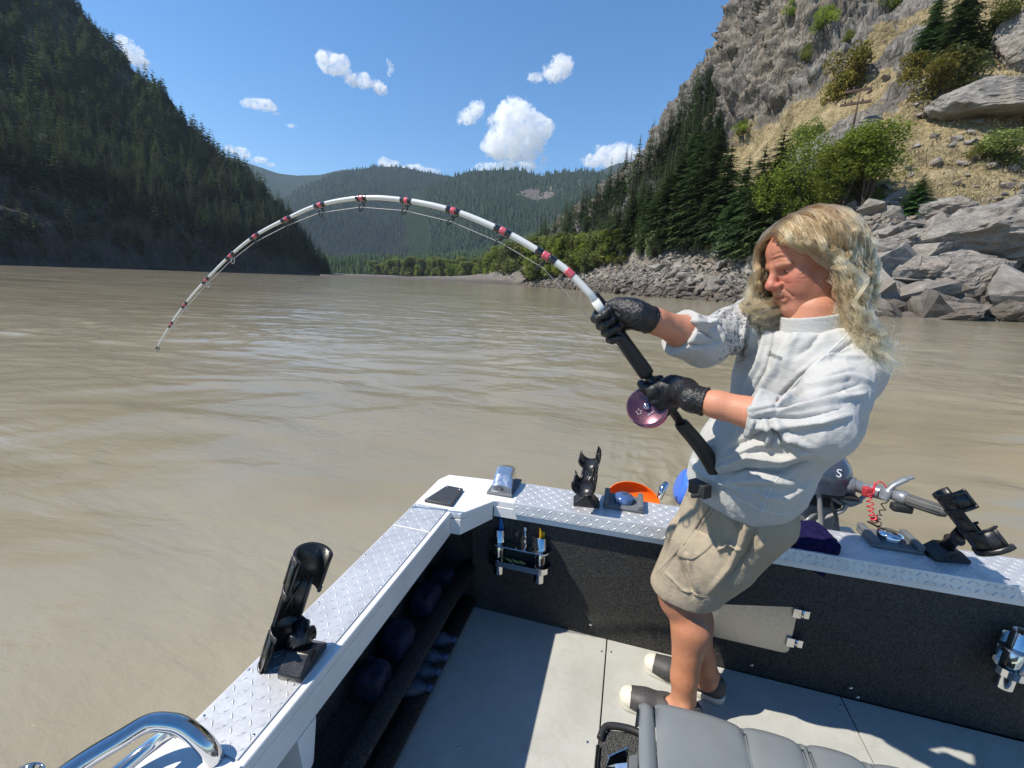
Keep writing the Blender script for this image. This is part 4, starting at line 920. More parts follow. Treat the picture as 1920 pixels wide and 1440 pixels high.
# inside of the left side: dark hull skin, padded shelf rails
MB().prism([(-0.795, -1.3, -0.5), (-0.785, -1.3, -0.5), (-0.785, -1.3, GT - 0.03), (-0.795, -1.3, GT - 0.03)], (0, 3.08, 0)).build('hull_side', M_white, boat)
MB().prism([(-0.782, -1.3, 0.0), (-0.772, -1.3, 0.0), (-0.772, -1.3, GT - 0.032), (-0.782, -1.3, GT - 0.032)], (0, 3.05, 0)).build('side_carpet', M_carpet, boat)
MB().box((-0.665, 1.685, 0.28), (0.21, 0.02, 0.52)).build('corner_carpet', M_carpet, boat)
for z in (0.20, 0.0):
    MB().prism([(-0.770, -1.3, z + 0.002), (-0.63, -1.3, z + 0.002), (-0.63, -1.3, z + 0.014), (-0.770, -1.3, z + 0.014)], (0, 2.96, 0)).build('side_shelf', M_carpet, boat)
    MB().tube([(-0.618, -1.3, z + 0.045), (-0.618, 1.665, z + 0.045)], 0.036, 12, flat=0.45).build('padded_shelf_rail', M_carpet, boat)
MB().prism([(-0.628, 0.60, 0.525), (-0.628, 0.66, 0.525), (-0.628, 0.64, 0.41), (-0.628, 0.61, 0.39)], (-0.10, 0, 0)).build('gunwale_bracket', M_white, boat, bevel=0.003)
# bow side rail base plate
MB().prism([(-0.88, 0.20, GT + 0.0004), (-0.60, 0.20, GT + 0.0004), (-0.63, 0.468, GT + 0.0004), (-0.80, 0.468, GT + 0.0004)], (0, 0, 0.0045)).build('rail_base_plate', M_white, boat, bevel=0.001, seg=1)
# transom door
def rrect(x0, x1, z0, z1, r, y, n=5):
    P = []
    for cx, cz, a0 in ((x1 - r, z1 - r, 0), (x0 + r, z1 - r, 90), (x0 + r, z0 + r, 180), (x1 - r, z0 + r, 270)):
        for k in range(n + 1): a = R_(a0 + 90 * k / n); P.append((cx + r * math.cos(a), y, cz + r * math.sin(a)))
    return P
door = MB().prism(rrect(0.30, 0.735, 0.150, 0.395, 0.022, 1.6695), (0, -0.006, 0)).build('hatch_door', M_brushed, boat, bevel=0.0012, seg=1)
for z in (0.345, 0.210):
    h = MB().box((0.732, 1.658, z), (0.030, 0.006, 0.040)).box((0.762, 1.662, z), (0.024, 0.008, 0.034)).build('hinge', M_steel, door, bevel=0.0012)
    MB().tube([(0.749, 1.655, z - 0.022), (0.749, 1.655, z + 0.022)], 0.0055, 10).build('hinge_pin', M_steel, door)
MB().box((0.405, 1.657, 0.30), (0.014, 0.010, 0.022)).lathe([(0.004, 0), (0.006, 0.004), (0.003, 0.008)], (0.405, 1.652, 0.30), (0, -1, 0), 10).build('latch', M_steel, door)
for x, z in ((0.957, 0.50), (0.09, 0.49), (-0.04, 0.06), (1.0, 0.02), (0.62, 0.05), (0.97, 0.055)):
    MB().lathe([(0.0, 0.003), (0.004, 0.0025), (0.007, 0)], (x, 1.6695, z), (0, -1, 0), 12).build('wall_screw', M_steel, boat)
# black access plate with four screws
acc = MB().prism([(-0.764, 1.484, GT + 0.0004), (-0.640, 1.484, GT + 0.0004), (-0.648, 1.632, GT + 0.0004), (-0.728, 1.636, GT + 0.0004)], (0, 0, 0.013)).build('access_plate', M_grey, boat, bevel=0.003)
acc.data.materials[0] = plain('black_access_plate', (0.045, 0.045, 0.047), 0.45, var=0.2)
for x, y in ((-0.748, 1.496), (-0.654, 1.496), (-0.719, 1.622), (-0.660, 1.620)): MB().lathe([(0.0, 0.002), (0.004, 0.0018), (0.005, 0)], (x, y, GT + 0.0137), n=10).build('plate_screw', M_steel, acc)
# silver wedge cover on the corner
V = []
for y, z in ((1.648, 0.012), (1.652, 0.045), (1.70, 0.078), (1.76, 0.088), (1.795, 0.080), (1.80, 0.012)):
    for x in np.linspace(-1, 1, 9): V.append((-0.475 + 0.046 * x * (1 - 0.10 * (z > 0.05)) - (y - 1.648) * 0.12, y + 0.004 * (1 - x * x), GT + z - (0.010 * x ** 4 if z > 0.02 else 0)))
n9 = 9; F = [(i * n9 + k, i * n9 + k + 1, (i + 1) * n9 + k + 1, (i + 1) * n9 + k) for i in range(5) for k in range(8)]
F += [tuple(i * n9 for i in range(6)), tuple(i * n9 + 8 for i in range(5, -1, -1))]
stern = child('wedge_cover', V, F, plain('silver_cover', (0.72, 0.74, 0.77), 0.16, 0.9, var=0.08, scale=60), boat, False)
MB().box((-0.482, 1.728, GT + 0.006), (0.118, 0.175, 0.011)).build('cover_base', M_grey, stern, bevel=0.003)
MB().lathe([(0.0, 0.002), (0.005, 0.001), (0.006, 0)], (-0.475, 1.6495, GT + 0.028), (0, -1, 0), 10).build('cover_screw', M_blk, stern)

# grab rail at the lower left
rail = empty('grab_rail', (-0.69, 0.46, GT + 0.004), label='polished steel tube grab rail at the lower left of the boat', cat='grab rail')
def smooth_path(P, n=40, closed=False):
    P = np.array(P, float); t = np.arange(len(P)); T = np.linspace(0, len(P) - 1, n); out = []
    for u in T:
        i = int(min(u, len(P) - 2)); f = u - i; p0 = P[max(i - 1, 0)]; p1 = P[i]; p2 = P[i + 1]; p3 = P[min(i + 2, len(P) - 1)]
        out.append(0.5 * (2 * p1 + (p2 - p0) * f + (2 * p0 - 5 * p1 + 4 * p2 - p3) * f * f + (3 * p1 - p0 - 3 * p2 + p3) * f ** 3))
    return np.array(out)
rp = [onz(404, 1426, 0.632), onz(385, 1396, 0.672), onz(345, 1363, 0.708), onz(312, 1354, 0.722), onz(275, 1357, 0.73), onz(225, 1386, 0.735), onz(150, 1432, 0.735), onz(40, 1515, 0.735), onz(-120, 1640, 0.735)]
MB().tube(smooth_path(rp, 60), 0.0158, 18).build('rail_tube', M_steel, rail)
rp2 = [onz(328, 1366, 0.70), onz(290, 1392, 0.675), onz(230, 1440, 0.66), onz(120, 1530, 0.655)]
MB().tube(smooth_path(rp2, 30), 0.0130, 16).build('rail_brace', M_steel, rail)
MB().lathe([(0.024, -0.08), (0.026, 0), (0.022, 0.003), (0.020, 0), (0.019, -0.08)], at(55, 1446, 0.93), (0.15, 0.5, 1), n=20).build('rod_tube', M_steel, rail)

# ---- fishing rod holders
def arc_shell(mb, a, b, r, th, op, span, n=18, lip=0.0):
    """partial cylinder from a to b; op = direction of the opening; span = degrees of wall"""
    a = np.array(a, float); b = np.array(b, float); ax = (b - a) / np.linalg.norm(b - a); op = np.array(op, float); op -= ax * np.dot(op, ax); op /= np.linalg.norm(op); sd = np.cross(ax, op)
    V = []; A = np.linspace(-span / 2, span / 2, n) * math.pi / 180 + math.pi
    for p, rr in ((a, r), (b, r), (b, r + th), (a, r + th)):
        for t in A: V.append(p + (op * math.cos(t) + sd * math.sin(t)) * rr)
    F = []
    for k in range(n - 1):
        for i in range(4): j = (i + 1) % 4; F.append((i * n + k, j * n + k, j * n + k + 1, i * n + k + 1))
    F += [(0, n, 2 * n, 3 * n), (n - 1, 4 * n - 1, 3 * n - 1, 2 * n - 1)]
    mb.add(V, F, True); return ax, op, sd
def rod_holder(base, B, T, op, label, yawx=(1, 0, 0), r=0.027, base_sz=(0.062, 0.125)):
    h = empty('rod_holder', base, label=label, cat='rod holder', group='rod holders screwed to the boat')
    B = np.array(B, float); T = np.array(T, float); L = np.linalg.norm(T - B); ax = (T - B) / L; base = np.array(base, float)
    op = np.array(op, float); op -= ax * np.dot(op, ax); op /= np.linalg.norm(op); sd = np.cross(ax, op)
    yx = np.array(yawx, float); yx /= np.linalg.norm(yx); yy = np.cross([0, 0, 1], yx); M = np.array([yx, yy, [0, 0, 1]]).T
    # wedge shaped foot
    w, l = base_sz
    prof = [(-l / 2, 0), (l / 2, 0), (l / 2, 0.014), (l * 0.16, 0.046), (-l * 0.16, 0.046), (-l / 2, 0.014)]
    ft = MB().prism([base + yy * u + np.array([0, 0, v]) - yx * w / 2 for u, v in prof], yx * w).build('foot', M_blk, h, bevel=0.003)
    MB().tube([base - yx * (w / 2 + 0.0025) + np.array([0, 0, 0.024]), base + yx * (w / 2 + 0.0025) + np.array([0, 0, 0.024])], 0.0125, 16).build('foot_bore', M_gasket, ft)
    for s in (-1, 1): MB().lathe([(0, 0.0105), (0.005, 0.010), (0.006, 0.004)], base + yy * s * l * 0.40 + np.array([0, 0, 0.006]), n=10).build('foot_screw', M_steel, ft)
    m0 = base + np.array([0, 0, 0.046]); c_ = B + ax * L * 0.30; db = m0 - c_; db -= ax * (db @ ax); db -= op * max(0, db @ op); db = db / np.linalg.norm(db) - op * 0.5; db /= np.linalg.norm(db); m1 = c_ + db * (r + 0.006)
    MB().tube([m0, m0 * 0.5 + m1 * 0.5 + np.array([0, 0, 0.004]), m1], [0.022, 0.018, 0.022], 14).build('swivel', M_blk, h)
    MB().tube([m0 * 0.55 + m1 * 0.45 - sd * 0.030, m0 * 0.55 + m1 * 0.45 + sd * 0.030], 0.016, 14).build('swivel_bolt', M_blk, h)
    mb = MB(); arc_shell(mb, B, B + ax * L * 0.36, r, 0.0055, op, 225)
    arc_shell(mb, B - ax * 0.004, B + ax * 0.012, r + 0.004, 0.006, op, 250); arc_shell(mb, B + ax * L * 0.33, B + ax * L * 0.37, r + 0.0045, 0.003, op, 240)
    lc = mb.build('lower_cup', M_blk, h)
    mb = MB(); arc_shell(mb, B + ax * L * 0.68, T, r, 0.0055, op, 222); arc_shell(mb, T - ax * 0.014, T, r + 0.004, 0.004, op, 216); arc_shell(mb, B + ax * L * 0.68, B + ax * L * 0.725, r + 0.0045, 0.0035, op, 216)
    mb.build('upper_cradle', M_blk, h)
    mb = MB()
    arc_shell(mb, B + ax * L * 0.34, B + ax * L * 0.74, r, 0.006, op, 118)
    mb.build('spine', M_blk, h)
    mb = MB()
    for s in (-1, 1):
        for f0, f1 in ((0.03, 0.33), (0.74, 0.96)):
            for an in (62, 100):
                dd = -op * math.cos(R_(an)) + sd * s * math.sin(R_(an)); c0 = B + ax * L * f0 + dd * (r + 0.0065); c1 = B + ax * L * f1 + dd * (r + 0.0065)
                mb.tube([c0, c1], 0.0032, 6)
        c0 = B + ax * L * 0.36 - op * (r + 0.004) + sd * s * 0.018; c1 = B + ax * L * 0.72 - op * (r + 0.004) - sd * s * 0.018
        mb.tube([B + ax * L * 0.36 + (-op * 0.6 + sd * s * 0.75) * (r + 0.004), B + ax * L * 0.74 + (-op * 0.6 + sd * s * 0.75) * (r + 0.004)], 0.005, 8); mb.tube([c0 + op * 0.007, c1 + op * 0.007], 0.004, 6)
    mb.build('rib', M_blk, h); return h
rod_holder((-0.682, 0.690, GT + 0.0035), at(520, 1250, 1.04), at(588, 1040, 0.965), (0.93, -0.42, 0.25), 'black rod holder on the left gunwale with its cradle open', yawx=(1, 0.1, 0), r=0.0345, base_sz=(0.060, 0.105))
rod_holder((-0.108, 1.70, GT + 0.0035), at(1094, 912, 1.70), at(1108, 846, 1.92), (-0.42, -0.05, 0.9), 'black rod holder standing on the transom left of the orange bowl', yawx=(0.15, -1, 0), base_sz=(0.065, 0.110), r=0.039)
rod_holder((1.185, 1.755, GT + 0.0035), at(1866, 1028, 1.36), at(1782, 918, 1.42), (0.75, 0.25, 0.85), 'black rod holder tipped over on the right end of the transom', yawx=(0.2, -1, 0), base_sz=(0.075, 0.120), r=0.043)

# ---- round chrome fittings in grey trays
for (cx, cy, lab, blue, rot) in ((0.045, 1.752, 'round blue lidded fitting in a grey tray beside the orange bowl', True, 0.02), (1.035, 1.800, 'chrome round fitting in a grey tray right of the purple towel', False, 0.02)):
    tr = empty('mount_tray', (cx, cy, GT + 0.0035), label=lab, cat='mounting tray')
    w, d = 0.082, 0.062; z0 = GT + 0.0037
    MB().box((cx, cy, z0 + 0.007), (2 * w, 2 * d, 0.014)).build('tray', M_grey, tr, bevel=0.004)
    for s in (-1, 1): MB().box((cx + s * (w - 0.011), cy, z0 + 0.0245), (0.022, 2 * d, 0.020)).build('tray_wall', M_grey, tr, bevel=0.004)
    MB().lathe([(0.0, 0.030), (0.030, 0.029), (0.039, 0.024), (0.041, 0.016), (0.040, 0.0)], (cx, cy, z0 + 0.0145), n=36).build('lid', plain('blue_lid', (0.17, 0.27, 0.50), 0.12, 0.7, var=0.2, scale=40) if blue else M_chrome, tr)
    for q in range(3): MB().lathe([(0.0, 0.0012), (0.004, 0.001), (0.005, 0)], (cx + 0.008 * (q - 1), cy + 0.006 * (q % 2), z0 + 0.0438), n=10).build('lid_hole', M_gasket, tr)

# ---- orange bowl lying behind the left tray
bw = MB().lathe([(0.0, -0.020), (0.05, -0.018), (0.074, 0.0), (0.083, 0.030), (0.086, 0.050), (0.083, 0.050), (0.079, 0.028), (0.070, 0.003), (0.048, -0.014), (0.0, -0.016)], (0, 0, 0), (0, 0, 1), n=56)
V = np.array(bw.V); V[:, 0] *= 1.40; V[:, 2] *= 0.7; V = V @ np.array(Matrix.Rotation(0.95, 3, 'X') @ Matrix.Rotation(0.0, 3, 'Z')).T @ np.array(Matrix.Rotation(0.10, 3, 'Y')).T
bw.V = [tuple(v + np.array([0.088, 1.900, GT - 0.055])) for v in V]
def m_orange():
    t = NT('orange_plastic'); t.pr(Base__Color=(0.90, 0.16, 0.012), Roughness=0.35, Subsurface__Weight=0.15, Subsurface__Scale=0.01); return t.m
bw.build('orange_bowl', m_orange(), None, label='bright orange plastic bowl hung behind the transom', cat='bowl')

# ---- tool racks
def tool_rack(X, Y, Z, label, full=True):
    """origin = middle of the back plate, just off the wall"""
    e = empty('tool_rack', (X, Y, Z), label=label, cat='tool rack')
    def sta(z, t, hw, dp, mb, n=10):      # stadium-shaped plate
        P = []
        for k in range(n + 1): a = math.pi * k / n - math.pi / 2; P.append((X + hw - dp + dp * math.cos(a), Y - dp + dp * math.sin(a), z))
        for k in range(n + 1): a = math.pi * k / n + math.pi / 2; P.append((X - hw + dp + dp * math.cos(a), Y - dp + dp * math.sin(a), z))
        mb.prism(P, (0, 0, t)); return P
    mb = MB(); P = sta(Z + 0.02, 0.007, 0.142, 0.046, mb); tp = mb.build('rack_shelf', M_steel, e, bevel=0.001, seg=1)
    for k in range(13): MB().lathe([(0, 0.0004), (0.0028, 0.0004), (0.0032, 0)], (X - 0.068 + 0.0115 * k, Y - 0.078 + 0.0006 * k, Z + 0.0262), n=8).build('slot', M_gasket, tp)
    mb = MB(); Q = np.array(P)
    Qi = (Q - np.array([X, Y - 0.04, 0])) * np.array([0.975, 0.93, 1]) + np.array([X, Y - 0.04, 0]); m = len(Q)
    V = [(*q[:2], Z - 0.075) for q in Q] + [(*q[:2], Z - 0.048) for q in Q] + [(*q[:2], Z - 0.048) for q in Qi] + [(*q[:2], Z - 0.075) for q in Qi]
    F = [(i * m + k, i * m + (k + 1) % m, ((i + 1) % 4) * m + (k + 1) % m, ((i + 1) % 4) * m + k) for i in range(4) for k in range(m)]
    mb.add(V, F); mb.prism([(*q[:2], Z - 0.0748) for q in Qi], (0, 0, 0.003)); mb.build('rack_tray', M_steel, e)
    MB().prism([(X - 0.11, Y + 0.003, Z - 0.07), (X + 0.11, Y + 0.003, Z - 0.07), (X + 0.11, Y + 0.003, Z + 0.05), (X - 0.11, Y + 0.003, Z + 0.05)], (0, -0.003, 0)).build('back_plate', M_steel, e)
    for s in (-1, 1):
        MB().lathe([(0.0255, -0.135), (0.0255, 0.085), (0.0235, 0.086), (0.0230, 0.085), (0.0230, -0.10), (0.0, -0.10)], (X + s * 0.094, Y - 0.045, Z), n=28).build('rack_tube', M_steel, e)
        MB().lathe([(0.0, -0.1355), (0.0255, -0.135)], (X + s * 0.094, Y - 0.045, Z), n=28).build('tube_end', M_steel, e)
    return e
TR = ony(975, 1046, 1.655); tz = TR[2]
tool_rack(TR[0] + 0.005, 1.664, 0.405, 'steel tool rack with two tubes on the carpet wall near the corner')
tool_rack(1.455, 1.664, 0.395, 'steel tube rack on the carpet wall at the right edge')
rx = TR[0] + 0.005
M_yel = plain('yellow_plastic', (0.80, 0.48, 0.03), 0.4, var=0.1); M_blue = plain('blue_handle', (0.02, 0.13, 0.36), 0.35, var=0.2)
MB().prism([(rx - 0.100, 1.618, 0.42), (rx - 0.082, 1.618, 0.42), (rx - 0.076, 1.610, 0.50), (rx - 0.084, 1.606, 0.545), (rx - 0.094, 1.606, 0.543), (rx - 0.098, 1.612, 0.48)], (0, 0.010, 0)).build('knife_handle', M_blue, None, bevel=0.003, label='blue handled knife standing in the left tube of the tool rack', cat='knife')
MB().prism([(rx + 0.084, 1.620, 0.40), (rx + 0.096, 1.620, 0.40), (rx + 0.095, 1.608, 0.515), (rx + 0.086, 1.606, 0.535)], (0, 0.008, 0)).build('yellow_pick', M_yel, None, bevel=0.002, label='taller yellow handled tool in the right tube of the rack', cat='tool')
MB().prism([(rx + 0.092, 1.628, 0.40), (rx + 0.109, 1.628, 0.40), (rx + 0.106, 1.618, 0.51), (rx + 0.096, 1.618, 0.51)], (0, 0.008, 0)).build('yellow_pick', M_yel, None, bevel=0.002, label='shorter yellow handled tool in the right tube of the rack', cat='tool')
pl = empty('pliers', (rx - 0.03, 1.63, 0.43), label='black handled pliers hooked in the middle of the tool rack', cat='pliers')
for s in (-1, 1): MB().tube(smooth_path([(rx - 0.03 + s * 0.006, 1.632, 0.43), (rx - 0.03 + s * 0.012, 1.628, 0.455), (rx - 0.03 + s * 0.022, 1.624, 0.50), (rx - 0.03 + s * 0.018, 1.622, 0.535)], 12), 0.0058, 8).build('handle', M_blkm, pl)
MB().tube([(rx - 0.03, 1.632, 0.38), (rx - 0.03, 1.632, 0.43)], [0.006, 0.011], 8).build('jaw', M_steel, pl)
sc_ = empty('line_cutter', (rx + 0.022, 1.624, 0.43), label='small steel tool with a silver knob standing in the tool rack', cat='tool')
MB().tube([(rx + 0.026, 1.624, 0.41), (rx + 0.020, 1.620, 0.50)], 0.0045, 8).build('shaft', M_steel, sc_); MB().lathe([(0.0, 0.022), (0.007, 0.020), (0.009, 0.006), (0.006, 0)], (rx + 0.0198, 1.6198, 0.498), n=14).build('knob', M_chrome, sc_)
MB().tube(smooth_path([(rx + 0.075, 1.622, 0.455), (rx + 0.10, 1.60, 0.485), (rx + 0.135, 1.63, 0.455), (rx + 0.16, 1.655, 0.40), (rx + 0.175, 1.657, 0.385)], 30), 0.0032, 8).build('tool_lanyard', M_blkm, None, label='black cord looping from the rack down the carpet', cat='cord')
M_lure = plain('pale_yellow_plastic', (0.62, 0.55, 0.16), 0.4)
for k, (dx, a, lab) in enumerate(((-0.045, 0.5, 'pale yellow peg in the lower tray of the rack'), (-0.015, 0.1, 'yellow lure in the middle of the rack tray'), (0.015, -0.4, 'olive yellow lure at the right of the rack tray'))):
    MB().tube([(rx + dx - 0.016, 1.62, 0.341), (rx + dx, 1.61, 0.346), (rx + dx + 0.018 * math.cos(a), 1.60 - 0.01 * math.sin(a), 0.350)], [0.009, 0.006, 0.003], 8).build('lure', M_lure, None, label=lab, cat='lure')

# ---- drinks bottles in the side pocket
M_btl = NT('clear_bottle'); M_btl.pr(Base__Color=(0.30, 0.38, 0.55), Roughness=0.08, Transmission__Weight=0.75, IOR=1.3); M_btl = M_btl.m
M_bcap = plain('blue_bottle_cap', (0.05, 0.07, 0.16), 0.4)
btlp = [(0.0, 0), (0.030, 0.002), (0.032, 0.01), (0.032, 0.12), (0.028, 0.14), (0.013, 0.165), (0.012, 0.178)]
for k, (y, x, z) in enumerate(((1.13, -0.672, 0.048), (1.20, -0.672, 0.048), (1.27, -0.672, 0.048), (1.36, -0.672, 0.048))):
    b = empty('water_bottle', (x, y, z), label=('clear water bottle nearest the seat in the lower side pocket', 'second water bottle from the seat in the lower side pocket', 'third water bottle from the seat in the lower side pocket', 'farthest water bottle, nearest the transom, in the lower side pocket')[k], cat='bottle', group='water bottles in the lower side pocket')
    MB().lathe(btlp, (x - 0.09, y, z), (1, 0.2, 0.12), 20).build('bottle_body', M_btl, b); MB().lathe([(0.014, 0.176), (0.014, 0.192), (0.0, 0.193)], (x - 0.09, y, z), (1, 0.2, 0.12), 16).build('cap', M_bcap, b)
M_navy = plain('dark_blue_cloth', (0.008, 0.011, 0.035), 0.8, var=0.4, scale=25)
for k, (y, l, s, lab) in enumerate(((0.98, 0.10, 0.05, 'dark blue bag nearest in the upper side pocket'), (1.14, 0.11, 0.055, 'dark blue folded cloth behind the nearest bag'), (1.36, 0.13, 0.05, 'blue round pouch deeper in the side pocket'), (1.52, 0.08, 0.04, 'small blue packet at the far end of the side pocket'))):
    bm = bmesh.new(); bmesh.ops.create_cube(bm, size=1); bmesh.ops.subdivide_edges(bm, edges=bm.edges, cuts=5, use_grid_fill=True)
    V = np.array([v.co for v in bm.verts]); F = [[v.index for v in f.verts] for f in bm.faces]; bm.free()
    V *= (1 - 0.22 * (np.linalg.norm(V, axis=1) / 0.866)[:, None] ** 3); V = V * np.array([0.10, l, s * 2]) + 0.010 * np.stack([vnoise(V * 6 + k * 9 + j) for j in range(3)], -1) + np.array([-0.70, y, 0.216 + s])
    child_ = mk_mesh('pocket_bag', V, F, [M_navy], True); link('pocket_bag', child_, None, label=lab, cat='bag')

# ---- seat in front
M_vinyl = plain('grey_vinyl', (0.165, 0.18, 0.182), 0.42, var=0.06, scale=12, bump=0.0006, bscale=350)
seat = empty('boat_seat', (0.6, 0.75, 0.2), label='grey vinyl boat seat with stitched seams at the bottom right', cat='seat')
def cushion(x0, x1, name, y0=0.20, y1=0.983, zt=0.505, th=0.10, nx=24, rnd=0.035, crown=0.006, mat=None):
    U = np.linspace(-1, 1, nx); Wd = np.linspace(-1, 1, 40); V = []; P = []
    prof = []
    for s in np.linspace(0, 1, 14): a = s * math.pi / 2; prof.append((rnd * math.sin(a), rnd * (1 - math.cos(a))))      # rounded far edge
    sec = [(y0, zt)] + [(y, zt) for y in np.linspace(y0, y1 - rnd, 14)[1:]] + [(y1 - rnd + a, zt - b) for a, b in prof[1:]] + [(y1, zt - th)]
    for x in np.linspace(x0, x1, nx):
        e = min(x - x0, x1 - x) ; k = 1 - math.exp(-e / 0.012)
        for y, z in sec: V.append((x, y - 0.006 * (1 - k) * (y > y1 - rnd), z - 0.007 * (1 - k) + crown * math.sin(math.pi * (x - x0) / (x1 - x0))))
    m = len(sec); F = [(i * m + k, i * m + k + 1, (i + 1) * m + k + 1, (i + 1) * m + k) for i in range(nx - 1) for k in range(m - 1)]
    V = np.array(V); V[:, 2] += 0.0016 * vnoise(V * 14)
    return child(name, V, [f[::-1] for f in F], mat or M_vinyl, seat, True)
for a, b in ((0.158, 0.366), (0.366, 0.490), (0.490, 0.505), (0.505, 0.624), (0.624, 0.640), (0.640, 0.80), (0.80, 0.816), (0.816, 1.05), (1.05, 1.4)): cushion(a, b, 'seat_panel', nx=10 if b - a < 0.03 else 22, crown=0.001 if b - a < 0.03 else 0.0035)
for x in (0.366, 0.490, 0.505, 0.624, 0.640, 0.80, 0.816): MB().tube([(x, y, z) for y, z in [(0.2, 0.4985)] + [(y, 0.4985) for y in np.linspace(0.3, 0.94, 12)] + [(0.966, 0.492), (0.976, 0.478), (0.978, 0.42)]], 0.0022, 6).build('seam_piping', M_vinyl, seat)
cushion(0.118, 0.157, 'side_bolster', zt=0.500, y1=0.975, nx=14, crown=0.003)
MB().prism([(0.124, 0.20, 0.36), (0.1245, 0.90, 0.36), (0.1245, 0.90, 0.452), (0.124, 0.20, 0.452)], (0.006, 0, 0)).build('side_panel', M_vinyl, seat)
MB().prism([(0.095, 0.2, 0.44), (0.120, 0.2, 0.44), (0.120, 0.862, 0.44), (0.100, 0.850, 0.44)], (0, 0, 0.010)).build('hinge_plate', M_grey, seat, bevel=0.002)
seat.children[-1].data.materials[0] = M_vinyl
MB().lathe([(0, 0.005), (0.006, 0.004), (0.008, 0)], (0.109, 0.815, 0.4505), n=16).build('rivet', M_chrome, seat)
M_mat = plain('bright_sheet_metal', (0.80, 0.81, 0.82), 0.22, 0.9, var=0.15, scale=50)
fb = MB(); fb.prism([(0.062, 0.60, 0.415), (0.100, 0.60, 0.440), (0.096, 0.838, 0.440), (0.070, 0.838, 0.425)], (0, 0, 0.003)); fb.build('metal_flap', M_mat, seat)
fb = MB(); fb.prism([(0.052, 0.845, 0.432), (0.098, 0.868, 0.450), (0.098, 0.865, 0.400), (0.050, 0.842, 0.400)], (0, 0.003, 0)); fb.build('metal_bracket', M_steel, seat)
fb = MB(); fb.prism([(0.066, 0.58, 0.428), (0.097, 0.58, 0.444), (0.097, 0.762, 0.4465), (0.066, 0.745, 0.430)], (0, 0, 0.003)); fb.build('metal_flap', M_mat, seat)
fb = MB(); fb.prism([(0.050, 0.56, 0.405), (0.066, 0.60, 0.428), (0.070, 0.838, 0.428), (0.050, 0.842, 0.405)], (-0.002, 0, -0.004)); fb.build('metal_side', M_steel, seat)
bx = empty('seat_box', (0.2, 0.6, 0.0), label='carpeted storage box under the grey seat', cat='storage box')
MB().prism([(0.028, 0.05, 0.005), (1.35, 0.05, 0.005), (1.35, 0.960, 0.005), (0.105, 0.968, 0.005), (0.050, 0.958, 0.005), (0.030, 0.925, 0.005)], (0, 0, 0.375)).build('box_body', m_carpet('grey_fleck_carpet', (0.055, 0.055, 0.053), (0.17, 0.17, 0.16), 1.0), bx, bevel=0.008, seg=3)
MB().tube(smooth_path([(0.030, 0.92, 0.386), (0.046, 0.957, 0.387), (0.10, 0.968, 0.388), (0.14, 0.962, 0.39)], 20), 0.009, 10).build('rubber_edge', M_blkm, bx)
MB().tube([(0.026, 0.05, 0.384), (0.027, 0.90, 0.384)], 0.006, 8).build('steel_edge', M_steel, bx)

# ---- towel
def sdf_towel():
    nx, ny, nz = 110, 90, 46; x = np.linspace(0.50, 0.90, nx); y = np.linspace(1.50, 1.88, ny); z = np.linspace(0.52, 0.74, nz)
    return x, y, z
tw = MB(); V = []; nu_, nv_ = 90, 80
for i in range(nu_):
    for j in range(nv_):
        u = i / (nu_ - 1); v = j / (nv_ - 1)
        x = 0.500 + 0.290 * u + 0.03 * math.sin(v * 5) * (u - 0.5) + (0.02 * math.sin(v * 3)) * u; s = v * 0.30
        if s < 0.17: y = 1.792 - s; z = GT + 0.016
        else: dd = s - 0.17; y = 1.615 - 0.006 * min(1, dd / 0.02); z = GT + 0.016 - max(0, dd - 0.008)*(0.35 + 0.62 * u)
        V.append((x, y + TY(x), z))
V = np.array(V); nn = fbm(V * np.array([9, 9, 14]), 3, 5); V[:, 2] += 0.020 * (nn + 0.55) * (V[:, 1] > 1.63); V[:, 1] -= 0.014 * (nn + 0.6) * (V[:, 1] <= 1.63)
V += 0.0035 * np.stack([fbm(V * 70 + k * 5, 2, 60 + k) for k in range(3)], -1)
idx = np.arange(nu_ * nv_).reshape(nu_, nv_); F = np.stack([idx[:-1, :-1], idx[1:, :-1], idx[1:, 1:], idx[:-1, 1:]], -1).reshape(-1, 4)
tme = mk_mesh('towel', V, F, [plain('purple_navy_plush', (0.012, 0.009, 0.050), 0.9, var=0.45, scale=45, bump=0.004, bscale=300, spec=0.1)], True)
tow = link('towel', tme, None, label='purple navy plush towel draped over the transom behind him', cat='towel')
sm = tow.modifiers.new('thick', 'SOLIDIFY'); sm.thickness = 0.012; sm.offset = 1

# ---- small outboard behind the transom
M_cowl = plain('dark_blue_grey_cowl', (0.045, 0.055, 0.075), 0.28, var=0.1, scale=10, coat=0.5)
M_ali = plain('grey_painted_aluminium', (0.20, 0.215, 0.235), 0.38, 0.3, var=0.15, scale=30)
M_midg = plain('grey_motor_leg', (0.26, 0.265, 0.26), 0.5, 0.2, var=0.2, scale=15)
M_hose = plain('grey_hose', (0.24, 0.24, 0.23), 0.55, var=0.15)
OB = empty('outboard_motor', (0.78, 2.02, 0.35), label='small grey outboard motor with tiller handle behind the transom', cat='outboard motor')
oc = at(1528, 878, 1.98)
V = []; lv = 14; nn_ = 40
for i in range(lv):
    f = i / (lv - 1); z = oc[2] - 0.055 + 0.185 * f; k = (1 - max(0, f - 0.30) ** 2.4 * 1.75)
    for j in range(nn_):
        a = 2 * math.pi * j / nn_; ca, sa = math.cos(a), math.sin(a); V.append((oc[0] + 0.130 * k * abs(ca) ** 0.75 * np.sign(ca) + 0.0 * f, oc[1] + 0.03 + 0.19 * k * abs(sa) ** 0.8 * np.sign(sa), z))
V.append((oc[0], oc[1] + 0.03, oc[2] + 0.133))
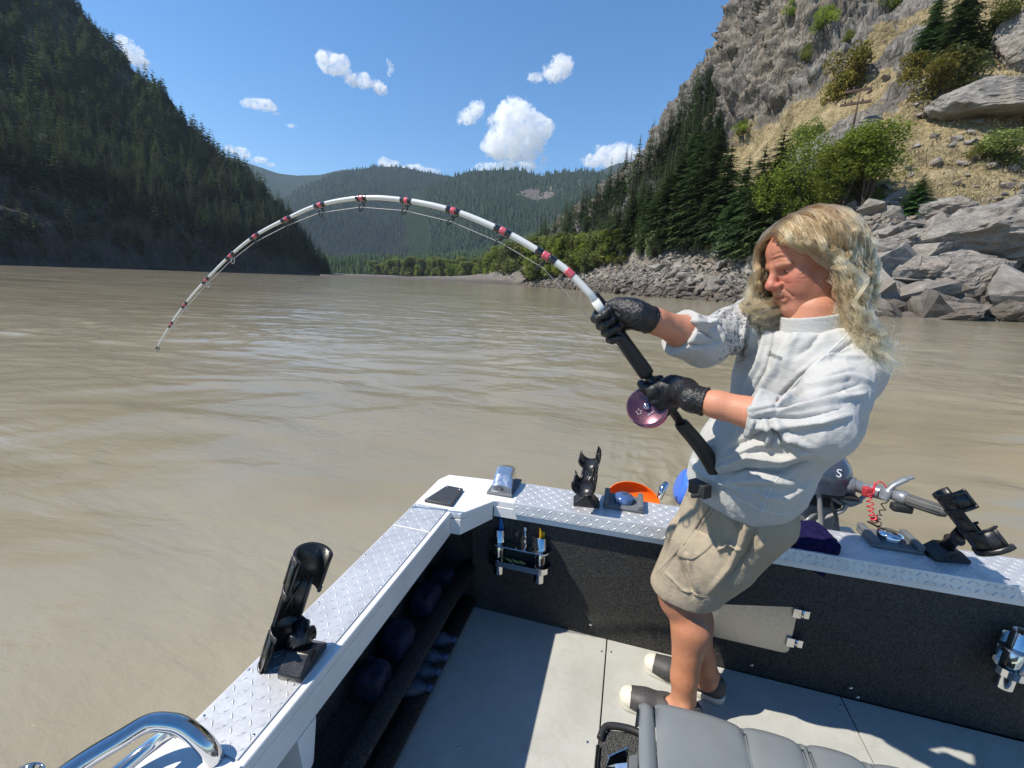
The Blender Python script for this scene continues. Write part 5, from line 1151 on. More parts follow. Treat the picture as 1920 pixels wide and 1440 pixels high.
F = [(i * nn_ + j, i * nn_ + (j + 1) % nn_, (i + 1) * nn_ + (j + 1) % nn_, (i + 1) * nn_ + j) for i in range(lv - 1) for j in range(nn_)] + [((lv - 1) * nn_ + j, (lv - 1) * nn_ + (j + 1) % nn_, lv * nn_) for j in range(nn_)]
cowl = child('cowl', V, F, M_cowl, OB, True)
MB().box((oc[0], oc[1] + 0.03, oc[2] - 0.066), (0.262, 0.35, 0.018)).build('cowl_rim', M_blkm, OB, bevel=0.006)
def txt(body, size, P, nrm, up, mat, name, parent, ext=0.0006, italic=0.0, **kw):
    c = D.curves.new('lettering', 'FONT'); c.body = body; c.size = size; c.extrude = ext; c.align_x = 'CENTER'; c.align_y = 'CENTER'; c.shear = italic
    o = D.objects.new('tmp', c); COL.objects.link(o); dg = bpy.context.evaluated_depsgraph_get(); dg.update(); me = D.meshes.new_from_object(o.evaluated_get(dg)); D.objects.remove(o)
    nrm = np.array(nrm, float); nrm /= np.linalg.norm(nrm); up = np.array(up, float); up -= nrm * np.dot(up, nrm); up /= np.linalg.norm(up); rt = np.cross(up, nrm)
    V = np.array([v.co for v in me.vertices]); W_ = V[:, :1] * rt + V[:, 1:2] * up + V[:, 2:3] * nrm + np.array(P); F = [list(p.vertices) for p in me.polygons]
    return W_, F
M_wl = plain('white_lettering', (0.75, 0.75, 0.75), 0.5)
W_, F = txt('S', 0.05, (0, 0, 0), (0, -1, 0.25), (0, 0, 1), M_wl, '', None)
W_ += np.array([oc[0] + 0.030, oc[1] - 0.150, oc[2] + 0.045]); child('cowl_lettering', W_, F, M_wl, cowl)
# engine block under the cowl, clamp bracket, leg
MB().box((oc[0] - 0.01, oc[1] + 0.02, oc[2] - 0.105), (0.20, 0.26, 0.065)).build('engine_block', M_blkm, OB, bevel=0.01)
MB().box((oc[0] - 0.01, oc[1] + 0.03, oc[2] - 0.21), (0.19, 0.22, 0.14), taper=1.1).build('leg_housing', M_midg, OB, bevel=0.018, seg=3)
MB().box((oc[0] + 0.0, oc[1] + 0.05, oc[2] - 0.52), (0.10, 0.16, 0.5)).build('motor_leg', M_midg, OB, bevel=0.02)
MB().box((oc[0] - 0.095, oc[1] - 0.075, oc[2] - 0.165), (0.032, 0.05, 0.13)).build('clamp', M_ali, OB, bevel=0.012, seg=3)
MB().prism([(oc[0] + 0.07, oc[1] - 0.05, oc[2] - 0.15), (oc[0] + 0.11, oc[1] - 0.05, oc[2] - 0.19), (oc[0] + 0.16, oc[1] - 0.05, oc[2] - 0.36), (oc[0] + 0.05, oc[1] - 0.05, oc[2] - 0.36)], (0, 0.012, 0)).build('clamp', M_midg, OB, bevel=0.003)
MB().tube([at(1500, 985, 1.93), at(1530, 962, 1.92)], 0.008, 8).build('clamp_screw', M_ali, OB); MB().tube([at(1490, 975, 1.94), at(1506, 992, 1.93)], 0.006, 8).build('clamp_screw', M_ali, OB)
mount = np.array(at(1540, 1010, 1.98)); MB().prism([at(1495, 985, 1.97), at(1600, 995, 1.97), at(1665, 1080, 1.98), at(1470, 1060, 1.98)], (0, 0.03, 0)).build('motor_bracket', plain('white_bracket', (0.62, 0.62, 0.58), 0.5), OB)
for pts, rd in (([(1524, 905), (1534, 925), (1538, 955), (1540, 992)], 0.0105), ([(1552, 908), (1572, 930), (1588, 942), (1610, 938), (1622, 928)], 0.009), ([(1548, 912), (1562, 935), (1590, 948), (1615, 940)], 0.007), ([(1588, 945), (1580, 957), (1560, 966), (1538, 975), (1528, 988)], 0.0085), ([(1508, 918), (1540, 928), (1575, 930)], 0.007)):
    MB().tube(smooth_path([at(x, y, 1.86 + 0.01 * i) for i, (x, y) in enumerate(pts)], 24), rd, 10).build('hose', M_hose, OB)
MB().tube(smooth_path([at(x, y, 1.86) for x, y in ((1556, 930), (1562, 955), (1570, 975))], 12), 0.006, 8).build('cable', M_blkm, OB)
# tiller
pA = at(1572, 906, 1.88); pB = at(1605, 911, 1.84)
MB().tube([pA, pB], [0.040, 0.037], 8).build('tiller_pivot', M_ali, OB); MB().lathe([(0.018, 0), (0.018, 0.02), (0.0, 0.022)], at(1574, 895, 1.87), n=12).build('pivot_cap', M_blkm, OB)
MB().tube(smooth_path([at(1598, 908, 1.84), at(1620, 916, 1.82), at(1645, 922, 1.78), at(1668, 928, 1.75)], 16), [0.026] * 8 + [0.030] * 8, 8).build('tiller_arm', M_ali, OB)
MB().box(at(1627, 922, 1.785), (0.032, 0.03, 0.04)).build('kill_switch', plain('red_switch', (0.4, 0.04, 0.05), 0.4), OB, bevel=0.004)
lever = [at(1655, 936, 1.74), at(1668, 915, 1.73), at(1690, 902, 1.72), at(1712, 894, 1.71)]
MB().tube(smooth_path(lever, 20), [0.024] * 6 + [0.014] * 10 + [0.010] * 4, 8, flat=0.6).build('shift_lever', M_ali, OB)
MB().tube([at(1672, 925, 1.73), at(1694, 934, 1.70), at(1706, 938, 1.68)], [0.022, 0.030, 0.024], 10).build('tiller_joint', M_ali, OB)
MB().box(at(1690, 952, 1.69), (0.065, 0.035, 0.030)).build('switch_box', M_blkm, OB, bevel=0.006)
g0 = at(1700, 936, 1.68); g1 = at(1778, 962, 1.58); M_grip = plain('grey_rubber_grip', (0.085, 0.087, 0.085), 0.65)
MB().tube([g0 + (g1 - g0) * f for f in (0, 0.05, 0.9, 0.97, 1.0)], [0.021, 0.0235, 0.021, 0.018, 0.008], 16).build('tiller_grip', M_grip, OB)
ga = (g1 - g0) / np.linalg.norm(g1 - g0); gu = np.cross(ga, [0, 0, 1]); gu /= np.linalg.norm(gu); gw = np.cross(gu, ga); mb = MB()
for k in range(12): a = k * math.pi / 6; dd = gu * math.cos(a) + gw * math.sin(a); mb.tube([g0 + (g1 - g0) * 0.06 + dd * 0.0228, g0 + (g1 - g0) * 0.85 + dd * 0.0212], 0.0022, 5)
mb.build('grip_rib', M_grip, OB)
# coiled stop cord
def coil(pts, r, turns, n=160, seed=0):
    P = smooth_path(pts, n); rg = np.random.default_rng(seed); T = np.gradient(P, axis=0); T /= np.linalg.norm(T, axis=1)[:, None]; U = np.cross(T, [0.3, 1.0, 0.1]); U /= np.linalg.norm(U, axis=1)[:, None]; W2 = np.cross(T, U)
    a = np.linspace(0, turns * 2 * math.pi, n)[:, None]; rr = r * (0.6 + 0.6 * np.abs(vnoise(np.stack([np.linspace(0, 9, n)] * 3, -1) + seed)))[:, None]
    return P + (U * np.cos(a) + W2 * np.sin(a)) * rr
cord = empty('stop_cord', at(1630, 930, 1.74), label='tangled red and dark coiled stop cord hanging from the tiller', cat='cord')
M_red = plain('red_cord', (0.55, 0.035, 0.05), 0.45); M_dcord = plain('dark_cord', (0.035, 0.02, 0.02), 0.5)
MB().tube(coil([at(1628, 925, 1.74), at(1632, 945, 1.735), at(1634, 962, 1.73), at(1640, 975, 1.73), at(1638, 968, 1.72)], 0.011, 8, 200, 1), 0.0024, 6).build('red_coil', M_red, cord)
MB().tube(smooth_path([at(1640, 912, 1.74), at(1648, 903, 1.74), at(1658, 908, 1.735), at(1662, 915, 1.73)], 16), 0.0028, 6).build('red_loop', M_red, cord)
MB().tube(smooth_path([at(1636, 918, 1.74), at(1641, 905, 1.74), at(1638, 925, 1.735), at(1632, 935, 1.735)], 16), 0.0028, 6).build('red_loop', M_red, cord)
MB().tube(coil([at(1660, 941, 1.74), at(1655, 955, 1.735), at(1648, 966, 1.73), at(1645, 975, 1.73), at(1650, 986, 1.73)], 0.008, 4.5, 160, 2), 0.0022, 6).build('dark_coil', M_dcord, cord)
MB().tube(smooth_path([at(1628, 977, 1.73), at(1640, 984, 1.73), at(1654, 990, 1.73), at(1656, 994, 1.73), at(1645, 988, 1.73), at(1632, 981, 1.73), at(1626, 978, 1.73)], 30), 0.0024, 6).build('wire_clip', M_dcord, cord)
# blue and white cover left of his hip, behind the transom
bc = at(1280, 914, 1.95); e = empty('blue_float', bc, label='blue float with a white edge behind the transom beside his shorts', cat='float')
bm = bmesh.new(); bmesh.ops.create_icosphere(bm, subdivisions=4, radius=1); V = np.array([v.co for v in bm.verts]); F = [[v.index for v in f.verts] for f in bm.faces]; bm.free()
V = np.sign(V) * np.abs(V) ** 0.7 * np.array([0.058, 0.10, 0.078]); V = V @ np.array(Matrix.Rotation(0.35, 3, 'Y')).T
child('float_shell', V + bc + np.array([0.03, 0.02, -0.01]), F, plain('blue_gloss_plastic', (0.06, 0.16, 0.62), 0.25, var=0.08, coat=0.3), e, True)
V2 = V * np.array([1.04, 0.93, 1.02]) + np.array([0.02, 0.05, -0.016]); child('float_edge', V2 + bc + np.array([0.024, -0.01, -0.01]), F, M_white, e, True)
MB().tube([at(1236, 935, 1.88), at(1243, 915, 1.89), at(1250, 905, 1.90)], [0.012, 0.016, 0.010], 10).build('float_fitting', M_steel, e)
# ================================================================== THE ANGLER
class Field:
    def __init__(s, lo, hi, h):
        s.lo = np.array(lo, float); s.h = h; s.n = np.ceil((np.array(hi) - s.lo) / h).astype(int) + 1; s.f = np.full(s.n, 0.5, np.float32)
    def sl(s, lo, hi):
        a = np.clip(np.floor((np.array(lo) - s.lo) / s.h).astype(int), 0, s.n - 1); b = np.clip(np.ceil((np.array(hi) - s.lo) / s.h).astype(int) + 1, 1, s.n)
        if (b <= a).any(): return None, None
        g = np.meshgrid(*[(s.lo[i] + s.h * np.arange(a[i], b[i])).astype(np.float32) for i in range(3)], indexing='ij', sparse=True)
        return tuple(slice(p, q) for p, q in zip(a, b)), g
    def op(s, sl, d, k, sub=False):
        f = s.f[sl]
        if sub: f, d = -f, d
        h = np.clip(0.5 + 0.5 * (f - d) / max(k, 1e-6), 0, 1); r = f * (1 - h) + d * h - k * h * (1 - h)
        s.f[sl] = -r if sub else r
    def cone(s, a, b, ra, rb, k=0.02, sub=False, flat=None):
        a = np.array(a, float); b = np.array(b, float); m = max(ra, rb) + 2 * k + 3 * s.h + 0.02
        sl, g = s.sl(np.minimum(a, b) - m, np.maximum(a, b) + m)
        if sl is None: return s
        d = b - a; L2 = max(1e-12, d @ d)
        t = np.clip(((g[0] - a[0]) * d[0] + (g[1] - a[1]) * d[1] + (g[2] - a[2]) * d[2]) / L2, 0, 1)
        q = [g[i] - (a[i] + t * d[i]) for i in range(3)]
        if flat is not None:          # (axis, factor): squash along an axis
            ax, fc = np.array(flat[0], float), flat[1]; ax = ax / np.linalg.norm(ax); c = q[0] * ax[0] + q[1] * ax[1] + q[2] * ax[2]; q = [q[i] + ax[i] * c * (fc - 1) for i in range(3)]
        dist = np.sqrt(q[0] ** 2 + q[1] ** 2 + q[2] ** 2) - (ra + t * (rb - ra)); s.op(sl, dist, k, sub); return s
    def path(s, P, R, k=0.02, **kw):
        for i in range(len(P) - 1): s.cone(P[i], P[i + 1], R[i], R[i + 1], k, **kw)
        return s
    def ell(s, c, r, M=None, k=0.02, sub=False):
        c = np.array(c, float); r = np.array(r, float); m = r.max() + 2 * k + 3 * s.h + 0.02; sl, g = s.sl(c - m, c + m)
        if sl is None: return s
        M = np.eye(3) if M is None else np.array(M, float); q = [sum(M[i][j] * (g[j] - c[j]) for j in range(3)) for i in range(3)]
        k0 = np.sqrt(sum((q[i] / r[i]) ** 2 for i in range(3))); k1 = np.sqrt(sum((q[i] / r[i] ** 2) ** 2 for i in range(3))) + 1e-9
        s.op(sl, k0 * (k0 - 1) / k1, k, sub); return s
    def cut(s, p, n, k=0.002, rad=None):
        """remove what lies on the side n points to, within rad of p"""
        p = np.array(p, float); n = np.array(n, float); n /= np.linalg.norm(n)
        sl, g = s.sl(p - rad, p + rad) if rad else s.sl(s.lo, s.lo + s.h * s.n)
        d = -((g[0] - p[0]) * n[0] + (g[1] - p[1]) * n[1] + (g[2] - p[2]) * n[2])
        if rad: d = np.maximum(d, np.sqrt((g[0] - p[0]) ** 2 + (g[1] - p[1]) ** 2 + (g[2] - p[2]) ** 2) - rad * 0.98)
        s.op(sl, d, k, True); return s
    def mesh(s): return surface_nets(s.f, s.lo, s.h)
def relax(V, F, it=2, lam=0.5):
    n = len(V); E = np.concatenate([F[:, [0, 1]], F[:, [1, 2]], F[:, [2, 3]], F[:, [3, 0]]]); E = np.concatenate([E, E[:, ::-1]])
    cnt = np.bincount(E[:, 0], minlength=n)[:, None]
    for q in range(it):
        for l in (lam, -lam * 1.04):
            A = np.stack([np.bincount(E[:, 0], V[E[:, 1], k], n) for k in range(3)], 1) / np.maximum(cnt, 1); V = V + l * (A - V)
    return V
def vnormals(V, F):
    n = np.cross(V[F[:, 2]] - V[F[:, 0]], V[F[:, 3]] - V[F[:, 1]]); N = np.zeros_like(V)
    for k in range(4): 
        for a in range(3): N[:, a] += np.bincount(F[:, k], n[:, a], len(V))
    return N / (np.linalg.norm(N, axis=1)[:, None] + 1e-12)
def polyd(px, line):
    """distance in photo pixels from points to a polyline and the fraction along it"""
    best = np.full(len(px), 1e9); fr = np.zeros(len(px)); L = np.array(line, float); n = len(L) - 1
    for i in range(n):
        d = L[i + 1] - L[i]; t = np.clip(((px - L[i]) @ d) / (d @ d), 0, 1); e = np.linalg.norm(px - (L[i] + t[:, None] * d), axis=1); m = e < best; best[m] = e[m]; fr[m] = (i + t[m]) / n
    return best, fr
FG = 1.0; FW = 1.0
def sculpt(V, F, folds):
    """press creases and raise folds on the side of the cloth that faces the camera: (line, width px, height m)"""
    N = vnormals(V, F); px = proj(V); vis = np.clip(((CAM_O - V) / np.linalg.norm(CAM_O - V, axis=1)[:, None] * N).sum(1) * 2.2, 0, 1); D_ = np.zeros(len(V))
    for line, w, hgt in folds:
        e, f = polyd(px, line); D_ += hgt * FG * np.exp(-(e / (w * FW)) ** 2) * np.sin(np.clip(f * 0.9 + 0.08, 0, 1) * math.pi) ** 0.6
    return V + N * (D_ * vis)[:, None]
def attr_mesh(name, V, F, mats, parent, attrs=None, smooth=True, **kw):
    off = np.array(parent.location) if parent is not None else 0
    if parent is not None and parent.parent is not None: off = off + np.array(parent.parent.location)
    return link(name, mk_mesh(name, V - off, F, mats, smooth, attrs=attrs), parent, **kw)

# skeleton, from the photograph
nAnk = onz(1281, 1318, 0.085); fAnk = onz(1330, 1266, 0.085); nKnee = onz(1290, 1108, 0.48); fKnee = onz(1268, 1098, 0.49)
nHip = np.array([0.455, 1.365, 0.86]); fHip = np.array([0.355, 1.495, 0.87]); pelvis = (nHip + fHip) / 2
chest = np.array([0.470, 1.345, 1.24]); neckb = at(1524, 604, 1.14)
FT = np.array([-0.80, -0.60, 0.0]); LT = np.array([0.60, -0.80, 0.0]); UP = np.array([-0.10, 0.03, 0.99]); UP /= np.linalg.norm(UP); LT = np.cross(UP, FT); LT /= np.linalg.norm(LT); FT = np.cross(LT, UP); MT = np.array([FT, LT, UP])
nSh = at(1590, 690, 1.09); fSh = at(1418, 600, 1.31)
nElb = at(1535, 806, 0.93); nWri = at(1302, 748, 1.075); fElb = at(1322, 640, 1.20); fWri = at(1203, 592, 1.10)
rodA = ony(1107, 552, 1.15); rodE = at(1345, 890, 1.29); RD = (rodA - rodE) / np.linalg.norm(rodA - rodE)
def on_rod(x, y):
    """point of the rod axis nearest to the view ray through (x, y)"""
    r = ray(x, y); r = r / np.linalg.norm(r); w = rodE - CAM_O; b = RD @ r; t = ((w @ r) * b - w @ RD) / (1 - b * b); return rodE + RD * t
person = empty('person', (0.40, 1.45, 0.0), label='long haired man in pale shirt and khaki shorts leaning back on a bent fishing rod', cat='person')

def m_skin():
    t = NT('sunburnt_skin'); a = t.n('Attribute', _attribute_name='tone'); c = t.coord(); n = t.noise(c, 60, 5, 0.65); n2 = t.noise(c, 9, 3, 0.5); fr = t.noise(c, 260, 2, 0.6)
    col = t.mix(t.ramp(n, [(0.35, 0.0), (0.7, 0.35)]), a.outputs['Color'], (0.62, 0.26, 0.17))
    col = t.mix(t.ramp(n2, [(0.4, 0.0), (0.7, 0.25)]), col, (0.36, 0.14, 0.08))
    col = t.mix(t.ramp(fr, [(0.62, 0.0), (0.72, 0.25)]), col, (0.24, 0.10, 0.05))
    t.pr(Base__Color=col, Roughness=t.ramp(n, [(0.3, 0.46), (0.7, 0.6)]), Normal=t.bump(t.math('ADD', fr, n), 0.5, 0.0012), Subsurface__Weight=0.12, Subsurface__Scale=0.01, Specular__IOR__Level=0.4); return t.m
M_skin = m_skin()
# ---- head frame
HC = at(1515, 489, 1.14); HF = np.array([-0.92, -0.30, -0.34]); HF /= np.linalg.norm(HF); HU0 = np.array([-0.06, 0.10, 1.0]); HL = np.cross(HU0, HF); HL /= np.linalg.norm(HL); HU = np.cross(HF, HL); MH = np.array([HF, HL, HU])
def hp(x, y, z): return HC + HF * x + HL * y + HU * z
HS = 0.99
def build_head():
    S = HS; F_ = Field(HC - 0.165 * S - np.array([0, 0, 0.03]), HC + 0.165 * S, 0.0024)
    E = lambda c, r, k=0.015, sub=False: F_.ell(hp(*[q * S for q in c]), [q * S for q in r], MH, k, sub)
    C = lambda a, b, ra, rb, k=0.012, sub=False: F_.cone(hp(*[q * S for q in a]), hp(*[q * S for q in b]), ra * S, rb * S, k, sub)
    E((-0.012, 0, 0.028), (0.098, 0.078, 0.088)); E((0.042, 0, 0.040), (0.052, 0.062, 0.055), 0.02); E((0.030, 0, -0.045), (0.062, 0.062, 0.082), 0.03)
    for s in (-1, 1):
        C((-0.002, 0.056 * s, -0.050), (0.062, 0.022 * s, -0.104), 0.024, 0.021, 0.025); E((0.060, 0.040 * s, -0.030), (0.024, 0.022, 0.022), None or (0.020)); E((0.052, 0.040 * s, -0.060), (0.030, 0.022, 0.030), None or 0.02)
    E((0.074, 0, -0.106), (0.022, 0.026, 0.019), 0.016); E((0.035, 0, -0.120), (0.048, 0.046, 0.028), 0.025)
    E((0.078, 0, -0.070), (0.022, 0.030, 0.026), 0.015)
    for s in (-1, 1): E((0.094, 0.031 * s, -0.006), (0.019, 0.018, 0.012), 0.009, True)
    C((0.078, -0.036, 0.014), (0.088, 0.0, 0.010), 0.011, 0.010); C((0.078, 0.036, 0.014), (0.088, 0.0, 0.010), 0.011, 0.010)
    for s in (-1, 1):
        E((0.072, 0.031 * s, -0.006), (0.0145, 0.0145, 0.0120), 0.003)
        C((0.083, 0.017 * s, -0.0002), (0.0745, 0.046 * s, -0.0028), 0.0054, 0.0048, 0.003); C((0.082, 0.018 * s, -0.0125), (0.074, 0.046 * s, -0.0120), 0.0046, 0.0044, 0.004)
        C((0.090, 0.016 * s, 0.013), (0.080, 0.048 * s, 0.010), 0.0075, 0.0055, 0.007)
    C((0.090, 0, 0.004), (0.109, 0, -0.030), 0.0090, 0.0125, 0.010); E((0.1105, 0, -0.036), (0.0140, 0.0155, 0.0125), 0.008)
    for s in (-1, 1): E((0.100, 0.0155 * s, -0.040), (0.0115, 0.0080, 0.0088), 0.005); F_.cone(hp(0.108 * S, 0.007 * s * S, -0.052 * S), hp(0.104 * S, 0.008 * s * S, -0.045 * S), 0.0032, 0.002, 0.002, True)
    C((0.096, -0.014, -0.0665), (0.096, 0.014, -0.0665), 0.0045, 0.0045, 0.006); C((0.088, -0.026, -0.073), (0.096, 0.0, -0.067), 0.003, 0.0045, 0.005); C((0.088, 0.026, -0.073), (0.096, 0, -0.067), 0.003, 0.0045, 0.005); E((0.088, 0, -0.056), (0.016, 0.026, 0.012), 0.010)
    C((0.092, -0.015, -0.0815), (0.0925, 0.015, -0.0815), 0.0052, 0.0052, 0.006)
    C((0.106, -0.012, -0.0745), (0.106, 0.012, -0.0745), 0.0034, 0.0034, 0.003, True); C((0.094, -0.026, -0.0745), (0.106, 0, -0.0745), 0.0018, 0.003, 0.003, True); C((0.094, 0.026, -0.0745), (0.106, 0, -0.0745), 0.0018, 0.003, 0.003, True)
    for s in (-1, 1):
        C((0.096, 0.020 * s, -0.045), (0.084, 0.036 * s, -0.076), 0.0028, 0.0022, 0.006, True)        # smile fold
        E((-0.004, 0.079 * s, -0.008), (0.016, 0.008, 0.026), 0.004); E((-0.002, 0.086 * s, -0.008), (0.009, 0.005, 0.016), 0.003, True)
        pass
    F_.cone(hp(-0.025, 0, -0.06), neckb - UP * 0.08 , 0.062, 0.074, 0.03)
    V, F = F_.mesh(); return relax(V, F, 1), F
def build_limbs():
    F_ = Field((-0.05, 0.85, 0.02), (0.80, 1.75, 1.62), 0.0055)
    # legs
    for ank, knee, hip in ((nAnk, nKnee, nHip), (fAnk, fKnee, fHip)):
        v = knee - ank; back = np.array([0.9, 0.1, 0]); mid = ank + v * 0.66 + back * 0.020; lo = ank + v * 0.22
        F_.path([ank - np.array([0, 0, 0.03]), lo, mid, knee + np.array([0.01, 0, -0.06]), knee, knee + (hip - knee) * 0.5, hip], [0.042, 0.041, 0.063, 0.057, 0.060, 0.075, 0.085], 0.03)
        F_.cone(knee + np.array([-0.018, -0.01, 0.0]), knee + np.array([-0.014, -0.01, -0.03]), 0.043, 0.036, 0.03)
        F_.cone(lo - back * 0.012, mid - back * 0.042, 0.027, 0.026, 0.02)                       # shin
        F_.ell(ank + np.array([0.0, -0.032, 0.005]), (0.018, 0.014, 0.018), k=0.018); F_.cone(ank + back * 0.035 + np.array([0, 0, -0.02]), lo + back * 0.018, 0.016, 0.014, 0.02)
        F_.cone(ank + np.array([0, 0, -0.02]), ank + np.array([-0.09, 0.0, -0.050]), 0.036, 0.028, 0.02)
    F_.ell(pelvis + UP * 0.03, (0.095, 0.125, 0.10), MT, 0.04); F_.ell((pelvis + chest) / 2, (0.105, 0.13, 0.18), MT, 0.04); F_.ell(chest - UP * 0.02, (0.10, 0.145, 0.16), MT, 0.04)
    F_.cone(neckb - UP * 0.10, neckb + UP * 0.03, 0.08, 0.058, 0.04)
    for sh, el, wr, s in ((nSh, nElb, nWri, 1), (fSh, fElb, fWri, -1)):
        F_.path([sh * 0.85 + el * 0.15, el], [0.038, 0.034], 0.02); m = el + (wr - el) * 0.35
        F_.path([el, m, el + (wr - el) * 0.8, wr - (wr - el) * 0.03], [0.036, 0.0440, 0.031, 0.024], 0.02)
    V, F = F_.mesh(); return relax(V, F, 2), F
hV, hF = build_head(); lV, lF = build_limbs()
hV = sculpt(hV, hF, [([(1446, 480), (1462, 474), (1486, 476)], 1.6, -0.0013), ([(1446, 488), (1464, 482), (1492, 484)], 1.6, -0.0013), ([(1448, 496), (1466, 490), (1490, 492)], 1.5, -0.0010), ([(1447, 484), (1464, 478), (1488, 480)], 1.6, 0.0008),
    ([(1494, 518), (1505, 515), (1514, 510)], 1.2, -0.0010), ([(1494, 522), (1506, 523), (1515, 522)], 1.2, -0.0010), ([(1466, 528), (1478, 532), (1490, 530)], 1.4, -0.0012), ([(1458, 540), (1468, 552), (1470, 566)], 1.8, -0.0018)])
# keep one skin: limbs end inside the neck of the head block
V = np.concatenate([lV, hV]); F = np.concatenate([lF, hF + len(lV)])
tone = np.tile(np.array([[0.50, 0.225, 0.135]]), (len(V), 1))
leg = V[:, 2] < 0.75; tone[leg] = [0.41, 0.185, 0.095]
kn = np.exp(-(np.linalg.norm(V - nKnee, axis=1) / 0.07) ** 2) + np.exp(-(np.linalg.norm(V - fKnee, axis=1) / 0.07) ** 2); tone = tone * (1 - 0.35 * kn[:, None]) + np.array([0.60, 0.22, 0.15]) * 0.35 * kn[:, None]
ft_ = np.clip((0.16 - V[:, 2]) / 0.1, 0, 1)[:, None] * leg[:, None]; tone = tone * (1 - 0.5 * ft_) + np.array([0.60, 0.33, 0.24]) * 0.5 * ft_
h = len(lV); L = (V[h:] - HC) @ MH.T / HS
def gs(c, r): return np.exp(-(((L - np.array(c)) / np.array(r)) ** 2).sum(1))[:, None]
tn = np.tile(np.array([[0.42, 0.165, 0.10]]), (len(L), 1))
def blend(w, col): 
    global tn
    w = np.clip(w, 0, 1); tn = tn * (1 - w) + np.array(col) * w
blend(gs((0.11, 0, -0.035), (0.03, 0.02, 0.02)) * 0.85, (0.54, 0.15, 0.105))
for s in (-1, 1): blend(gs((0.075, 0.042 * s, -0.032), (0.03, 0.022, 0.018)) * 0.7, (0.54, 0.145, 0.105)); blend(gs((0.082, 0.032 * s, 0.014), (0.02, 0.018, 0.0045)) * 0.75, (0.33, 0.21, 0.11))
for s in (-1, 1): blend(gs((0.084, 0.032 * s, -0.0018), (0.012, 0.015, 0.0026)) * 0.9, (0.10, 0.05, 0.035)); blend(gs((0.080, 0.031 * s, -0.016), (0.02, 0.015, 0.005)) * 0.4, (0.35, 0.12, 0.09))
blend(gs((0.10, 0, -0.074), (0.02, 0.024, 0.008)) * 0.8, (0.40, 0.11, 0.095)); blend(gs((0.10, 0, -0.0745), (0.02, 0.022, 0.0022)) * 0.9, (0.09, 0.03, 0.03))
blend(gs((0.10, 0, -0.059), (0.025, 0.028, 0.007)) * 0.75, (0.38, 0.26, 0.16)); blend(gs((0.085, 0, -0.098), (0.03, 0.026, 0.013)) * 0.45, (0.42, 0.30, 0.22))
tone[h:] = tn * 0.86
attr_mesh('body', V, F, [M_skin], person, dict(tone=tone))
M_eye = plain('eye_white', (0.20, 0.15, 0.13), 0.2, var=0.05); M_iris = plain('dark_iris', (0.03, 0.035, 0.04), 0.1)
for s in (-1, 1):
    ec = hp(0.0742 * HS, 0.031 * s * HS, -0.0062 * HS); gz_ = HF * 0.93 + HU * -0.22 + HL * 0.10; gz_ /= np.linalg.norm(gz_); r0 = 0.0121 * HS
    ey = MB().lathe([(r0 * math.sin(a), r0 * math.cos(a)) for a in np.linspace(0.42, math.pi, 18)], ec, gz_, 24).build('eyeball', M_eye, person)
    MB().lathe([(r0 * 1.01 * math.sin(a), r0 * 1.01 * math.cos(a)) for a in np.linspace(0.0, 0.45, 6)], ec, gz_, 24).build('iris', M_iris, ey)

# ---- shirt
def m_shirt():
    t = NT('pale_grey_shirt'); c = t.coord(); n = t.noise(c, 900, 2, 0.5); n2 = t.noise(c, 7, 4, 0.6); a = t.n('Attribute', _attribute_name='camo')
    col = t.ramp(n2, [(0.3, (0.39, 0.39, 0.38)), (0.7, (0.445, 0.445, 0.43))])
    st = t.noise(t.coord('Object', (1, 1, 1), (0.5, 0.3, 0.8)), 38, 7, 0.78, 2.2); st2 = t.noise(t.coord('Object', (1, 0.4, 1), (0.2, 0.9, 0.1)), 70, 5, 0.7, 1.5)
    m = t.math('MULTIPLY', t.ramp(t.math('ADD', t.math('MULTIPLY', st, 0.6), t.math('MULTIPLY', st2, 0.4)), [(0.51, 0.0), (0.545, 1.0)]), a.outputs['Fac'])
    col = t.mix(m, col, (0.08, 0.08, 0.085))
    wr = t.noise(t.coord('Object', (1, 1, 2.0), (0.3, 0.2, 0.5)), 26, 8, 0.7, 1.6)
    t.pr(Base__Color=col, Roughness=0.72, Normal=t.bump(t.math('ADD', t.math('MULTIPLY', n, 0.06), wr), 0.6, 0.004), Sheen__Weight=0.2, Specular__IOR__Level=0.3); return t.m
SF = Field((0.08, 0.84, 0.82), (0.80, 1.70, 1.58), 0.0032)
bel = pelvis + (chest - pelvis) * 0.36 + FT * 0.020
SF.ell(pelvis + UP * 0.085 + FT * 0.018, (0.132, 0.163, 0.135), MT, 0.05); SF.ell(bel + UP * 0.04, (0.160, 0.170, 0.19), MT, 0.05); SF.ell(chest + FT * 0.008, (0.132, 0.177, 0.19), MT, 0.05)
SF.ell(chest + UP * 0.11, (0.105, 0.17, 0.10), MT, 0.05); SF.cone(neckb - UP * 0.09, neckb - UP * 0.01, 0.105, 0.074, 0.04)
SF.cone(neckb - UP * 0.05, nSh + UP * 0.00, 0.070, 0.072, 0.05); SF.cone(neckb - UP * 0.05, fSh, 0.070, 0.066, 0.05)
SF.path([nSh, nSh + (nElb - nSh) * 0.5, nElb], [0.070, 0.062, 0.058], 0.035); ncuff = nElb + (nWri - nElb) * 0.50; SF.path([nElb, ncuff, nElb + (nWri - nElb) * 0.66], [0.061, 0.0520, 0.050], 0.03)
SF.path([fSh, fSh + (fElb - fSh) * 0.5, fElb], [0.066, 0.060, 0.056], 0.035); fcuff = fElb + (fWri - fElb) * 0.42; SF.path([fElb, fcuff, fElb + (fWri - fElb) * 0.62], [0.062, 0.052, 0.050], 0.03)
SF.cone(fElb + np.array([0, 0, -0.02]), fcuff + np.array([0, 0, -0.035]), 0.044, 0.032, 0.03)
